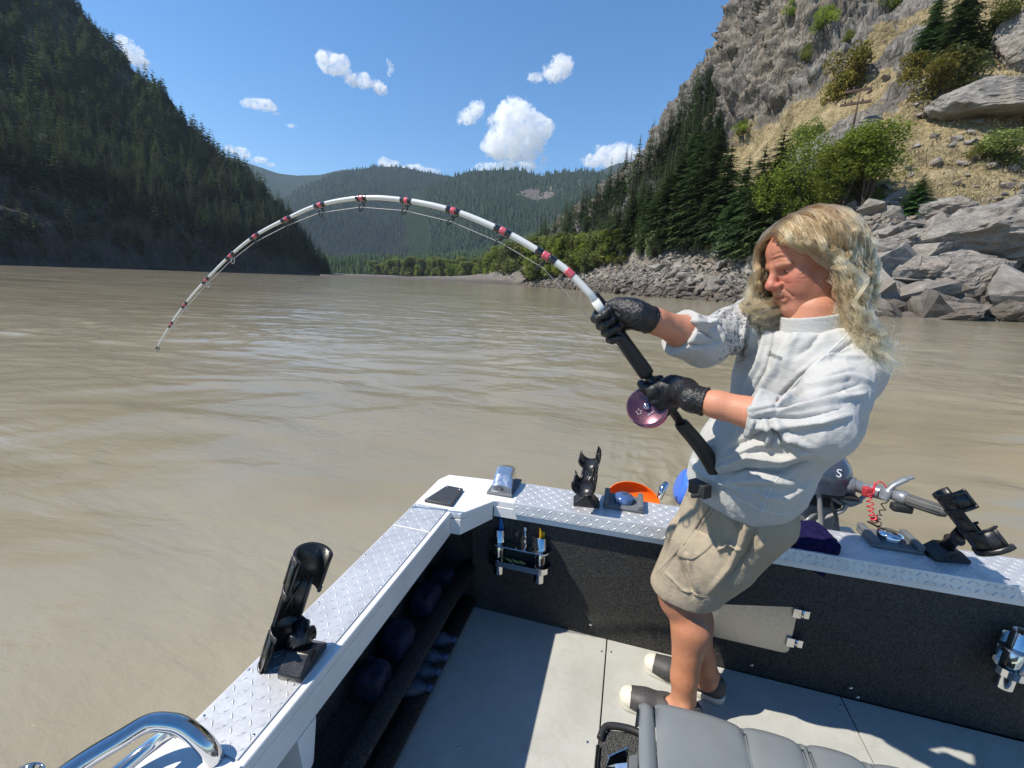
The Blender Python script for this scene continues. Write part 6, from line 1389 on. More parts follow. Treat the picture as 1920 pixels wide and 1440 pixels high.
SF.cut(ncuff, (nWri - nElb), 0.003, 0.10); SF.cut(fcuff, (fWri - fElb) + np.array([0, 0, 0.02]), 0.003, 0.11)
# hollow the cuffs a little so that the arm enters a sleeve
SF.cone(ncuff, ncuff - (nWri - nElb) * 0.10, 0.045, 0.041, 0.003, True); SF.cone(fcuff, fcuff - (fWri - fElb) * 0.12, 0.046, 0.040, 0.003, True)
hemP = at(1385, 962, 1.27); hn = -UP + 0.20 * LT + 0.10 * FT; SF.cut(np.array([0.40, 1.40, 0.895]), np.array([-0.10, 0.10, -1.0]), 0.006)
SF.cone(neckb + UP * 0.02, neckb + UP * 0.12, 0.060, 0.060, 0.004, True)
SF.cut(neckb - UP * 0.008 , UP + FT * 0.25, 0.006, 0.13)
V, F = SF.mesh(); V = relax(V, F, 2)
folds = [ # near sleeve: folds fan out from the elbow
 ([(1398, 768), (1450, 762), (1520, 728), (1590, 708), (1632, 716)], 7, 0.006), ([(1420, 775), (1500, 765), (1570, 752), (1620, 738)], 6, 0.006), ([(1420, 800), (1480, 800), (1540, 795), (1590, 780)], 6, 0.007), ([(1430, 780), (1445, 810), (1438, 842)], 5, 0.006), ([(1405, 765), (1412, 790), (1400, 830)], 4, 0.004), ([(1450, 785), (1475, 815), (1520, 838)], 6, 0.007),
 ([(1470, 745), (1530, 715), (1600, 690)], 6, 0.005), ([(1500, 700), (1560, 672), (1620, 668)], 7, 0.004), ([(1410, 785), (1500, 782), (1580, 766)], 5, -0.005), ([(1440, 792), (1470, 830), (1530, 850)], 5, -0.005), ([(1455, 770), (1540, 740), (1610, 722)], 5, -0.005),
 # armpit valley and the seam from collar to armpit
 ([(1600, 640), (1520, 690), (1470, 735), (1450, 765)], 5, -0.009), ([(1590, 650), (1510, 705), (1475, 745)], 5, 0.005),
 # front placket and long fall on the chest
 ([(1400, 590), (1385, 640), (1355, 700), (1330, 760)], 4, 0.006), ([(1412, 600), (1398, 650), (1370, 710), (1345, 770)], 4, -0.007), ([(1440, 620), (1425, 680), (1390, 740), (1362, 775)], 5, 0.006), ([(1450, 625), (1435, 690), (1402, 750)], 4, -0.006),
 ([(1470, 640), (1455, 690), (1420, 740)], 10, 0.005), ([(1500, 620), (1480, 650), (1470, 690)], 10, 0.004), ([(1545, 615), (1520, 650), (1490, 670)], 8, -0.003),
 # belly and the bunched hem
 ([(1350, 878), (1400, 858), (1460, 862), (1510, 850)], 8, 0.010), ([(1345, 895), (1400, 880), (1470, 885), (1530, 860)], 6, -0.009), ([(1352, 905), (1420, 898), (1490, 908)], 8, 0.007), ([(1360, 860), (1420, 835), (1500, 820)], 8, 0.006), ([(1365, 842), (1430, 812), (1490, 800)], 6, -0.005), ([(1345, 900), (1385, 918), (1420, 950)], 6, 0.004), ([(1430, 905), (1440, 940), (1420, 972)], 5, 0.004), ([(1410, 920), (1470, 935), (1530, 900)], 7, 0.005),
 ([(1292, 850), (1310, 880), (1330, 900)], 6, 0.006), ([(1300, 838), (1330, 868), (1348, 900)], 5, -0.006),
 # far sleeve
 ([(1282, 595), (1320, 610), (1350, 606)], 5, 0.006), ([(1290, 610), (1325, 625), (1345, 640)], 5, -0.006), ([(1310, 590), (1345, 596), (1375, 580)], 5, 0.006), ([(1275, 645), (1310, 648), (1350, 640)], 5, -0.004), ([(1330, 600), (1352, 625), (1358, 650)], 4, 0.005)]
FG = 2.5; FW = 0.72
V = sculpt(V, F, folds)
N = vnormals(V, F); V = V + N * (0.0042 * fbm(V * np.array([16, 16, 9]) + 3, 3, 71, ridged=True) + 0.0012 * fbm(V * 45, 2, 72))[:, None]
ax_ = (V - fSh) @ (fWri - fSh) / ((fWri - fSh) @ (fWri - fSh)); dist = np.linalg.norm(V - fSh - np.clip(ax_, 0, 1)[:, None] * (fWri - fSh), axis=1)
pxv = proj(V); camo = np.clip((dist < 0.13).astype(float) * (ax_ > -0.25) * (pxv[:, 0] < 1402) * (ax_ < 0.52), 0, 1) * np.where((pxv[:, 0] < 1345) & (pxv[:, 1] > 618 + (pxv[:, 0] - 1262) * 0.0) & (pxv[:, 1] < 652), 0.0, 1.0)
shirt = attr_mesh('shirt', V, F, [m_shirt()], person, dict(camo=camo))
SH_BV = BVHTree.FromPolygons(V.tolist(), F.tolist())
# standing collar
CFd = Field(neckb - 0.13, neckb + 0.13, 0.0028); nu2 = UP + FT * 0.12; nu2 /= np.linalg.norm(nu2)
CFd.cone(neckb - nu2 * 0.035, neckb + nu2 * 0.030, 0.080, 0.0735, 0.004); CFd.cone(neckb - nu2 * 0.09, neckb + nu2 * 0.09, 0.0705, 0.0665, 0.002, True); CFd.cut(neckb + nu2 * 0.024, nu2, 0.004, 0.12)
Vc, Fc = CFd.mesh(); Vc = relax(Vc, Fc, 1); attr_mesh('collar', Vc, Fc, [shirt.data.materials[0]], person, dict(camo=np.zeros(len(Vc))))
# collar band and cuffs hems
def ring_on(bv, px_line, name, mat, rad, parent, lift=0.001):
    P = []
    for x, y in smooth_path([(a, b, 0) for a, b in px_line], 40)[:, :2]:
        r = Vector(ray(x, y).tolist()).normalized(); h = bv.ray_cast(Vector(CAM_O.tolist()), r)
        if h[0] is not None: P.append(np.array(h[0]) + np.array(h[1]) * lift)
    if len(P) > 3:
        P = np.array(P); k = np.r_[True, np.linalg.norm(np.diff(P, axis=0), axis=1) < 0.05]; return MB().tube(P[k], rad, 6).build(name, mat, parent)
M_seam = plain('shirt_seam', (0.56, 0.59, 0.60), 0.7)
ring_on(SH_BV, [(1462, 612), (1480, 622), (1505, 626), (1535, 620), (1552, 606)], 'collar_seam', M_seam, 0.0016, person, 0)
ring_on(SH_BV, [(1404, 757), (1390, 780), (1380, 815)], 'cuff_seam', M_seam, 0.0014, person, 0)
ring_on(SH_BV, [(1352, 921), (1385, 935), (1420, 952), (1455, 963), (1484, 960)], 'hem_seam', M_seam, 0.0012, person, 0)
ring_on(SH_BV, [(1428, 962), (1440, 930), (1462, 890), (1480, 868)], 'side_seam', M_seam, 0.0012, person, 0)
ring_on(SH_BV, [(1590, 625), (1560, 655), (1520, 692), (1484, 728)], 'sleeve_seam', M_seam, 0.0013, person, 0)
# chest lettering, laid on the cloth
W_, Ft = txt('Simms', 1.0, (0, 0, 0), (0, 0, 1), (0, 1, 0), None, '', None, ext=0, italic=0.25)
M_ink = plain('dark_lettering', (0.06, 0.07, 0.08), 0.6); P = []
ca, sa = math.cos(R_(-20)), math.sin(R_(-20))
for w in W_:
    x = w[0] * 11.5; y = w[1] * 14.0; X = 1453 + x * ca - y * sa * 1.0; Y = 667 - (x * sa + y * ca); r = Vector(ray(X, Y).tolist()).normalized(); h = SH_BV.ray_cast(Vector(CAM_O.tolist()), r); P.append(np.array(h[0]) + np.array(h[1]) * 0.0012 if h[0] is not None else np.array([0.3, 1.3, 1.3]))
child('chest_lettering', P, Ft, M_ink, person)

# ---- shorts
def m_khaki():
    t = NT('khaki_cotton'); c = t.coord(); n = t.noise(c, 500, 2, 0.5); n2 = t.noise(c, 8, 5, 0.6)
    t.pr(Base__Color=t.ramp(n2, [(0.3, (0.30, 0.25, 0.18)), (0.7, (0.375, 0.315, 0.23))]), Roughness=0.85, Normal=t.bump(t.math('ADD', t.math('MULTIPLY', n, 0.05), t.noise(c, 30, 8, 0.7, 1.6)), 0.7, 0.005), Specular__IOR__Level=0.2); return t.m
M_khaki = m_khaki()
KF = Field((0.05, 1.15, 0.42), (0.72, 1.72, 1.02), 0.0034)
KF.ell(pelvis + UP * 0.055 + FT * 0.010, (0.126, 0.158, 0.12), MT, 0.05); KF.ell(pelvis - UP * 0.03 - FT * 0.000, (0.108, 0.140, 0.10), MT, 0.05)
KF.path([nHip + UP * 0.0, (nHip + nKnee) / 2 + np.array([0.005, -0.005, 0.0]), nKnee + (nHip - nKnee) * 0.05 + np.array([0.0, -0.003, -0.03])], [0.096, 0.094, 0.083], 0.03)
KF.path([fHip, (fHip + fKnee) / 2, fKnee + (fHip - fKnee) * 0.08 + np.array([-0.010, 0.0, -0.03])], [0.098, 0.094, 0.086], 0.03)
nd = (nKnee - nHip); nd /= np.linalg.norm(nd); fd = fKnee - fHip; fd /= np.linalg.norm(fd)
nhem = nKnee - nd * 0.015; fhem = fKnee - fd * 0.085
KF.cut(nhem, nd + np.array([0.45, 0.0, 0.0]), 0.003, 0.16)
KF.f = np.maximum(KF.f, 0 * KF.f - 1)      # keep dtype
KF.cone(nhem + nd * 0.01, nhem - nd * 0.03, 0.078, 0.070, 0.003, True)
V, F = KF.mesh(); V = relax(V, F, 2)
V = sculpt(V, F, [([(1285, 930), (1262, 990), (1238, 1050), (1222, 1078)], 4, -0.010), ([(1278, 925), (1256, 985), (1232, 1045)], 4, 0.006), ([(1345, 930), (1300, 1000), (1240, 1075)], 2.5, -0.003), ([(1395, 965), (1400, 1000), (1390, 1030)], 5, 0.006), ([(1350, 955), (1380, 980), (1385, 1005)], 5, -0.005), ([(1335, 950), (1352, 990), (1352, 1040)], 5, 0.006), ([(1350, 1030), (1372, 1020), (1395, 1028)], 4, 0.006), ([(1290, 1040), (1300, 1080), (1310, 1112)], 6, 0.007), ([(1275, 1050), (1290, 1090), (1300, 1120)], 5, -0.006), ([(1400, 990), (1370, 1060), (1330, 1110)], 8, 0.006), ([(1420, 985), (1400, 1040), (1360, 1090)], 7, -0.005), ([(1250, 1075), (1280, 1105), (1320, 1120)], 3, 0.003), ([(1290, 905), (1310, 925), (1330, 935)], 5, 0.005), ([(1440, 985), (1440, 1010), (1420, 1030)], 6, 0.005)])
N = vnormals(V, F); V = V + N * (0.0035 * fbm(V * np.array([14, 14, 8]) + 9, 3, 81, ridged=True))[:, None]
shorts = attr_mesh('shorts', V, F, [M_khaki], person)
SB = BVHTree.FromPolygons(V.tolist(), F.tolist())
M_kseam = plain('khaki_seam', (0.22, 0.185, 0.135), 0.85)
for ln in ([(1348, 925), (1335, 950), (1300, 995), (1262, 1042), (1232, 1074)], [(1353, 928), (1340, 953), (1305, 998), (1267, 1046), (1238, 1078)], [(1225, 1058), (1250, 1088), (1285, 1112), (1318, 1116)], [(1310, 988), (1325, 1000), (1338, 1012)]): ring_on(SB, ln, 'seam', M_kseam, 0.0012, shorts, 0)
# cargo pocket, raised on the cloth
pk = [(1302, 990), (1340, 1010), (1332, 1028), (1306, 1048), (1288, 1050), (1268, 1036)]
def patch(poly, bv, lift, name, mat, parent, n=14):
    P = np.array(poly, float); c = P.mean(0); V = []; F = []
    edge = smooth_path([(*p, 0) for p in P] + [(*P[0], 0)], 48)[:-1, :2]; m = len(edge); ok = True
    for k in range(n + 1):
        f = k / n
        for e in edge:
            q = c + (e - c) * f; r = Vector(ray(*q).tolist()).normalized(); h = bv.ray_cast(Vector(CAM_O.tolist()), r)
            V.append(np.array(h[0]) + np.array(h[1]) * (lift * (1 - max(0, (f - 0.82) / 0.18) ** 2 * 1.2)) if h[0] is not None else (V[-1] if V else None))
            if V[-1] is None: return None
    F = [(k * m + j, k * m + (j + 1) % m, (k + 1) * m + (j + 1) % m, (k + 1) * m + j) for k in range(n) for j in range(m)]
    return child(name, V, F, mat, parent, True)
patch(pk, SB, 0.006, 'cargo_pocket', M_khaki, shorts)
patch([(1210, 1042), (1214, 1040), (1219, 1052), (1215, 1055)], SB, 0.002, 'white_tab', M_white, shorts, 4)
# dark belt pouch with the butt socket
MB().box(at(1312, 916, 1.262), (0.030, 0.062, 0.040), np.array([FT, LT, UP]).T).tube([at(1296, 930, 1.25), at(1324, 928, 1.25)], 0.007, 8).build('rod_belt', M_blkm, person, bevel=0.01, seg=3)

# ---- shoes
M_shoe = plain('dark_grey_foam_shoe', (0.05, 0.05, 0.052), 0.6, var=0.1); M_toe = plain('off_white_rubber', (0.62, 0.60, 0.52), 0.55, var=0.06)
def shoe(toe, heel, label):
    toe = np.array([toe[0], toe[1], 0.0]); heel = np.array([heel[0], heel[1], 0.0]); L = np.linalg.norm(toe - heel); f = (toe - heel) / L; sdv = np.cross([0, 0, 1.0], f); M = np.array([f, sdv, [0, 0, 1]])
    e = empty('shoe', tuple(person.matrix_world.translation) if False else (0, 0, 0), label=None); e.parent = person; e.location = (heel - np.array(person.location)) * np.array([1, 1, 0]); e['label'] = label
    def W(x, y, z): return heel + f * x * L + sdv * y + np.array([0, 0, z])
    lo = np.minimum(toe, heel) - 0.09; hi = np.maximum(toe, heel) + 0.09; lo[2] = -0.01; hi[2] = 0.15
    def up(F_, g=0.0):
        F_.path([W(0.16, 0, 0.048), W(0.40, 0, 0.046), W(0.66, 0.004, 0.036), W(0.83, 0.0, 0.028)], [0.037 + g, 0.040 + g, 0.044 + g, 0.038 + g], 0.02, flat=((0, 0, 1), 1.15)); F_.ell(W(0.12, 0, 0.06), (0.042 + g, 0.034 + g, 0.040 + g), M, 0.02)
        F_.cone(W(0.10, 0, 0.035), W(0.86, 0, 0.028), 0.034 + g, 0.036 + g, 0.02)
    U = Field(lo, hi, 0.0027); up(U); U.path([W(0.10, 0, 0.125), W(0.38, 0, 0.105)], [0.034, 0.030], 0.004, sub=True); U.cut(W(0.5, 0, 0.016), (0, 0, -1), 0.001)
    V, F = U.mesh(); V = relax(V, F, 1); Lx = (V - heel) @ f / L
    toe_m = Lx[F].mean(1) > 0.85
    def split(mask):
        Fm = F[mask]; u, inv = np.unique(Fm, return_inverse=True); return V[u], inv.reshape(-1, 4)
    base = np.array(e.location) + np.array(person.location)
    for nm, mk, mt in (('shoe_upper', ~toe_m, M_shoe), ('toe_cap', toe_m, M_toe)):
        v, ff = split(mk); link(nm, mk_mesh(nm, v - base, ff, [mt], True), e)
    S_ = Field(lo, hi, 0.0027); S_.path([W(0.10, 0, 0.012), W(0.5, 0, 0.012), W(0.84, 0, 0.012)], [0.041, 0.044, 0.042], 0.01); S_.cut(W(0.5, 0, 0.027), (0, 0, 1), 0.002); S_.cut(W(0.5, 0, 0.0005), (0, 0, -1), 0.001)
    v, ff = S_.mesh(); link('sole', mk_mesh('sole', v - base, ff, [M_toe], True), e)
    bv = BVHTree.FromPolygons(V.tolist(), F.tolist()); mb = MB()
    for s in (-1, 1):
        for row, (zz, rad, cnt) in enumerate(((0.042, 0.0042, 7), (0.056, 0.0022, 9), (0.064, 0.0022, 9))):
            for k in range(cnt):
                x = 0.30 + 0.46 * k / (cnt - 1); o = W(x, s * 0.12, zz - 0.012 * k / cnt); h = bv.ray_cast(Vector(o.tolist()), Vector((-s * sdv).tolist()))
                if h[0] is not None and h[3] < 0.12:
                    p = np.array(h[0]); nn = np.array(h[1]); nn = nn if nn @ (sdv * s) > 0 else -nn; mb.lathe([(0.0, 0.0004), (rad, 0.0004), (rad * 1.15, 0)], p, nn, 8)
    for s in (-1, 0, 1):
        for k in range(7):
            o = W(0.50 + 0.27 * k / 6, s * 0.014 + 0.004 * (k % 2), 0.14); h = bv.ray_cast(Vector(o.tolist()), Vector((0, 0, -1)))
            if h[0] is not None: mb.lathe([(0.0, 0.0004), (0.0022, 0.0004), (0.0026, 0)], np.array(h[0]), np.abs(np.array(h[1])) * np.array([0.2, 0.2, 1]), 8)
    vv = np.array(mb.V) - base; me = D.meshes.new('shoe_hole'); me.from_pydata(vv.tolist(), [], mb.F); me.materials.append(M_gasket); link('shoe_hole', me, e, kind='stuff')
tN = onz(1160, 1303, 0.02); hN = nAnk + np.array([0.062, 0.0, 0]); shoe(tN + np.array([0, 0.0, 0]), hN, 'grey slip on shoe with a white toe, nearer the seat')
tF = onz(1205, 1238, 0.02); hF_ = onz(1352, 1303, 0.02); shoe(tF, hF_ + (hF_ - tF) * 0.02, 'grey slip on shoe with a white toe, nearer the transom')

# ---- gloved hands
def m_glove():
    t = NT('black_nitrile_glove'); c = t.coord(); n = t.noise(c, 55, 5, 0.6, 2.0); n2 = t.noise(t.coord('Object', (1, 0.35, 1), (0.4, 0.2, 0.6)), 90, 3, 0.5, 1.5)
    t.pr(Base__Color=(0.011, 0.011, 0.012), Roughness=0.34, Normal=t.bump(t.math('ADD', n, n2), 0.7, 0.0035), Specular__IOR__Level=0.45); return t.m
M_glove = m_glove()
def hand(center, wrist, knu_dir, back, axis, rr, fingers, thumb, name, label, cuff_from):
    """center: grip point on the rod axis; axis: rod direction towards the little finger side reversed;
    knu_dir: unit vector from palm to knuckles across the rod; back: unit vector out of the back of the hand"""
    A = axis / np.linalg.norm(axis); Bk = back - A * (back @ A); Bk /= np.linalg.norm(Bk); Kd = np.cross(A, Bk); Kd *= np.sign(Kd @ knu_dir); Kd /= np.linalg.norm(Kd)
    F_ = Field(center - 0.17, center + 0.17, 0.0027); fr = 0.0112; GS = 1.16
    # palm: slab behind the rod from the wrist to the knuckles
    pc = center + Bk * (rr + 0.014) - Kd * 0.012
    M = np.array([Kd, A, Bk])
    F_.ell(pc - Kd * 0.006, (0.052, 0.047, 0.021), M, 0.012); F_.path([wrist, wrist * 0.45 + (pc - Kd * 0.03) * 0.55, pc - Kd * 0.018], [0.033, 0.036, 0.036], 0.02, flat=(Bk, 1.12))
    for i in range(4):
        off = (1.5 - i) * 0.0235; len_ = (0.92, 1.0, 0.96, 0.80)[i]; kn = center + A * off + Bk * (rr + 0.012 - 0.003 * abs(i - 1.2)) + Kd * (0.030 - 0.004 * abs(i - 1))
        F_.cone(pc + A * off * 0.8 - Kd * 0.01 + Bk * 0.002, kn, 0.0145, 0.0130, 0.008)
        P = [kn]; R = [0.0125]; a0 = 58; rad = rr + fr + 0.0008
        for q, an in enumerate((12, -38, -88, -138, -178)):
            if q == 4 and (i == 3 or len_ < 0.9): continue
            th = R_(an * len_ + fingers[i]); P.append(center + A * (off + 0.0015 * q * (i - 1.5) * -0.3) + (Bk * math.sin(th) + Kd * math.cos(th)) * rad); R.append((0.0118, 0.0112, 0.0106, 0.0100, 0.0092)[q])
        F_.path(P, R, 0.0035)
        F_.ell(kn + Bk * 0.003, (0.0130, 0.0118, 0.0110), M, 0.006)
    # thumb leaves the side of the palm near the wrist
    t0 = pc - Kd * 0.022 + A * 0.026; P = [t0] + [center + A * a + (Bk * math.sin(R_(an)) + Kd * math.cos(R_(an))) * (rr + r2) for a, an, r2 in thumb]; F_.path(P, [0.020, 0.0165, 0.0140, 0.0125][:len(P)] + [0.0096] * max(0, len(P) - 4), 0.008)
    # glove cuff over the wrist, ending in a rolled rim
    wd = cuff_from - wrist; wd /= np.linalg.norm(wd); c0 = wrist + wd * 0.006; c1 = wrist + wd * 0.034
    F_.cone(wrist, c1, 0.0345, 0.0365, 0.012); F_.cut(c1, wd, 0.002, 0.07); F_.cone(c1 + wd * 0.01, c1 - wd * 0.012, 0.0345, 0.032, 0.002, True)
    V, F = F_.mesh(); V = relax(V, F, 1)
    ax1 = (V - c1) @ wd; ring = np.exp(-((ax1 + 0.003) / 0.0022) ** 2); N = vnormals(V, F)
    cr = np.clip(1 - np.abs((V - pc) @ Kd + 0.045) / 0.04, 0, 1) * np.sin(((V - wrist) @ wd) * 620 + 3 * vnoise(V * 60)); V = V + N * (0.0016 * ring + 0.0007 * cr + 0.0008 * fbm(V * 130, 2, 5))[:, None]
    return attr_mesh(name, V, F, [M_glove], person, label=label)
toC = lambda p: (CAM_O - p) / np.linalg.norm(CAM_O - p)
gn = on_rod(1247, 736); gf = on_rod(1146, 606)
upS = CAM_R[:, 1]; rtS = CAM_R[:, 0]
hand(gn, nWri + (gn - nWri) * 0.06, -rtS * 0.9 - upS * 0.25, toC(gn) * 1.0 + upS * 0.35, RD, 0.0165, (0, 0, 0, 0), [(0.040, 60, 0.014), (0.054, 15, 0.011), (0.060, -20, 0.010)], 'glove', 'black glove on the lower hand above the reel', nElb)
hand(gf, fWri + (gf - fWri) * 0.05, -upS * 0.6 - rtS * 0.55, -toC(gf) * 0.75 + upS * 0.75 + rtS * 0.3, -RD if False else RD, 0.0145, (0, 0, 0, 0), [(0.034, 62, 0.014), (0.060, 70, 0.011), (0.078, 78, 0.008)], 'glove', 'black glove on the upper hand gripping the rod', fElb)

# ---- hair
def build_hair():
    rg = np.random.default_rng(77); S = HS
    ell_c = hp(-0.007 * S, 0, 0.030 * S); ell_r = np.array([0.112, 0.088, 0.097]) * S
    def push(P, lift):
        q = (P - ell_c) @ MH.T / (ell_r + lift); k = np.linalg.norm(q, axis=-1, keepdims=True); q = np.where(k < 1, q / np.maximum(k, 1e-6), q); return ell_c + (q * (ell_r + lift)) @ MH
    nL = 420; strands = []; shade = []
    made = 0; tries = 0
    while made < nL and tries < 9000:
        tries += 1
        u = rg.normal(size=3); u /= np.linalg.norm(u)
        x, y, z = u
        # scalp only: above the forehead line, sides above the ears, the whole back
        if x > 0.0 and z < 0.27 + 0.16 * x: continue
        if x > 0.84: continue
        if x <= 0.0 and z < -0.25: continue
        if abs(y) > 0.75 and x > -0.12 and z < 0.22: continue
        made += 1
        p = ell_c + (u * ell_r) @ MH; nrm = (u / ell_r) @ MH; nrm /= np.linalg.norm(nrm)
        side = 1.0 if (y > -0.10) else -1.0           # part on the far side of the crown
        comb = HL * side * 0.9 - HF * (0.46 - 0.25 * max(0, x)) * (1.0 if side > 0 else 0.1) - HU * 0.10
        if side < 0: comb = comb + HF * 0.35
        d = comb - nrm * (comb @ nrm); d /= np.linalg.norm(d); d = d + nrm * (0.26 if z > 0.3 else 0.10)
        Lh = (0.34 + 0.13 * rg.random()) * (1.0 if z > -0.1 else 0.85); n = 40; st = Lh / n; P = [p]; lift0 = 0.001 + 0.010 * rg.random() + 0.005 * max(0, z)
        wig = rg.normal(size=3) * 0.25
        for k in range(n):
            g = min(0.32, 0.10 + 0.010 * k); d = d / np.linalg.norm(d); d = d * (1 - g) + np.array([0.02, -0.02, -1.0] if side > 0 else [-0.20, -0.22, -1.0]) * g + wig * 0.05 * vnoise(np.array([[k * 0.22, made * 3.1, 0.5]]))[0]
            q = P[-1] + d / np.linalg.norm(d) * st; q = push(q[None], lift0 * min(1, k / 7) + 0.001)[0]
            qq = (q - ell_c) @ MH.T / ell_r; kk = np.linalg.norm(qq)
            if kk > 1.17 and qq[2] > -0.3: q = ell_c + (qq * (1.17 / kk) * ell_r) @ MH
            if k > 4:
                nr = SH_BV.find_nearest(Vector(q.tolist()))
                if nr[0] is not None:
                    v = q - np.array(nr[0]); nn = np.array(nr[1]); s_ = v @ nn
                    if s_ < 0.006 and np.linalg.norm(v) < 0.06: q = np.array(nr[0]) + nn * (0.006 + 0.006 * rg.random())
            lq = (q - HC) @ MH.T / S               # keep the near side of the face clear
            lim = 0.004 + max(0, lq[2]) * 1.25
            if lq[0] > lim and lq[2] < 0.062 and lq[1] > -0.03: q = q - HF * (lq[0] - lim) * S * 0.6 + HL * 0.003
            P.append(q)
        P = np.array(P); T = np.gradient(P, axis=0); T /= np.linalg.norm(T, axis=1)[:, None] + 1e-9
        U = np.cross(T, HF + 0.01); U /= np.linalg.norm(U, axis=1)[:, None] + 1e-9; Wv = np.cross(T, U); f = np.linspace(0, 1, n + 1)
        wl = 0.050 + 0.045 * rg.random(); ph = rg.random() * 6.28; amp = (0.0045 + 0.0080 * rg.random()) * np.clip(f * 2.6, 0, 1) ** 1.2 * (0.6 + 1.3 * f); s_ = f * Lh
        n1 = vnoise(np.stack([s_ / wl * 1.9 + ph, s_ * 0 + made, s_ * 0], -1)); n2_ = vnoise(np.stack([s_ / wl * 1.7 + ph * 3, s_ * 0 + made, s_ * 0 + 5.5], -1)); P = P + U * (amp * (1.5 * n1 + 0.35 * np.sin(s_ / wl * 6.28 + ph)))[:, None] + Wv * (amp * 1.5 * n2_)[:, None]
        tint = rg.random(); m = 34
        for q in range(m):
            a = rg.random() * 6.28; rr = 0.0078 * math.sqrt(rg.random()); fl = rg.normal() * 0.004; cut = int(n * (0.80 + 0.20 * rg.random())) + 1
            sp = (0.35 + 0.65 * np.clip(1.2 - np.abs(f - 0.35) * 1.1, 0.25, 1))
            k2 = rg.random() * 6.28; am2 = 0.0016 + 0.0022 * rg.random() * (rg.random() < 0.5) * 2
            Q = P + (U * (rr * math.cos(a)) + Wv * (rr * math.sin(a))) * sp[:, None] + U * (am2 * np.sin(s_ * 260 * (0.8 + 0.4 * rg.random()) + k2) * f)[:, None] + Wv * (fl * f ** 2)[:, None]
            if rg.random() < 0.10: Q = Q + np.outer(f ** 1.5, rg.normal(size=3)) * 0.018
            Q = Q.copy(); strands.append(Q[:cut]); shade.append((tint, f[:cut]))
    sizes = [len(s) for s in strands]; hc = D.hair_curves.new('hair'); hc.add_curves(sizes)
    pos = np.concatenate(strands); f_all = np.concatenate([f for _, f in shade])
    off = np.array(person.location); hc.position_data.foreach_set('vector', (pos - off).astype(np.float32).ravel())
    ra = hc.attributes.get('radius') or hc.attributes.new('radius', 'FLOAT', 'POINT'); ra.data.foreach_set('value', (0.00046 * (1 - 0.7 * f_all ** 2)).astype(np.float32))
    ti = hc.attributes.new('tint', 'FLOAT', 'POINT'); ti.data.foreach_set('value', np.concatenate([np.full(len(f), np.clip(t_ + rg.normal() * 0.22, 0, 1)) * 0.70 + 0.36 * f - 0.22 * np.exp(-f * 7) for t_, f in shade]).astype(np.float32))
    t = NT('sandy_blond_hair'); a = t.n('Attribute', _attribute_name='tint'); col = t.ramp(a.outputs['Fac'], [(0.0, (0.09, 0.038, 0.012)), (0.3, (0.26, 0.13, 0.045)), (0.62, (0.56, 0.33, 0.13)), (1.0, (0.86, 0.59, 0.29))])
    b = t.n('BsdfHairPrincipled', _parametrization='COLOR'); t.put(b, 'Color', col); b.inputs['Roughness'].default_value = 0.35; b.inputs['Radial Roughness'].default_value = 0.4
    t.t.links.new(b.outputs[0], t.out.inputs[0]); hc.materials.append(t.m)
    o = D.objects.new('hair', hc); COL.objects.link(o); o.parent = person
    o['label'] = 'long wavy sandy blond hair'
    return o
build_hair()
# scalp cap under the strands so no skin shows through
sc = Field(HC - 0.16, HC + 0.16, 0.004); sc.ell(hp(-0.020 * HS, 0, 0.034 * HS), np.array([0.098, 0.083, 0.091]) * HS, MH, 0.01); sc.cut(hp(0.045, 0, 0.062), HF * 0.8 - HU * 0.62, 0.006); sc.cut(hp(-0.03, 0, -0.02), -HU + HF * 0.55, 0.006)
V, F = sc.mesh(); attr_mesh('scalp_hair', V, F, [plain('hair_base', (0.24, 0.16, 0.085), 0.8, var=0.3, scale=120)], person)

# ================================================================== ROD, REEL, LINE
rod = empty('fishing_rod', tuple(rodE), label='white fishing rod bent in a deep arc with red and black bands', cat='fishing rod')
def rchild(mb, name, mat, parent=rod, **kw): return mb.build(name, mat, parent, **kw)
rp_px = [(1107, 552), (1060, 505), (1000, 465), (940, 432), (852, 396), (762, 376), (680, 371), (600, 384), (540, 409), (480, 441), (430, 481), (388, 523), (350, 566), (320, 608), (295, 650)]
cent = smooth_path([ony(x, y, 1.15) for x, y in rp_px], 120)
s_len = np.r_[0, np.cumsum(np.linalg.norm(np.diff(cent, axis=0), axis=1))]; rb = np.interp(s_len / s_len[-1], [0, 0.25, 0.6, 1.0], [0.0100, 0.0080, 0.0050, 0.0023])
M_blank = plain('glossy_white_blank', (0.70, 0.70, 0.66), 0.18, var=0.03, coat=0.6); M_band = plain('black_thread_wrap', (0.012, 0.012, 0.013), 0.2, coat=0.5); M_pink = plain('pink_red_wrap', (0.62, 0.10, 0.13), 0.25, coat=0.5)
rchild(MB().tube(np.concatenate([[rodA - RD * -0.0 - RD * 0.10], cent]), np.r_[0.0112, rb], 16), 'blank', M_blank)
pc_ = proj(cent)
def span(x0, x1, grow, name, mat):
    """wrap between two photo columns along the blank"""
    m = [i for i in range(len(cent)) if min(x0, x1) <= pc_[i, 0] <= max(x0, x1)]
    s0 = np.interp(x0, pc_[::-1, 0], s_len[::-1]); s1 = np.interp(x1, pc_[::-1, 0], s_len[::-1]); ss = np.linspace(s0, s1, 6); P = np.stack([np.interp(ss, s_len, cent[:, k]) for k in range(3)], 1); r = np.interp(ss, s_len, rb) + grow
    return rchild(MB().tube(P, r, 16), name, mat), P, r
guides = [(1024, 40, 1.0), (943, 34, 0.92), (850, 28, 0.85), (762, 23, 0.78), (678, 22, 0.70), (600, 22, 0.60), (537, 20, 0.52), (478, 18, 0.45), (432, 16, 0.40), (386, 13, 0.36), (346, 10, 0.32), (320, 8, 0.28)]
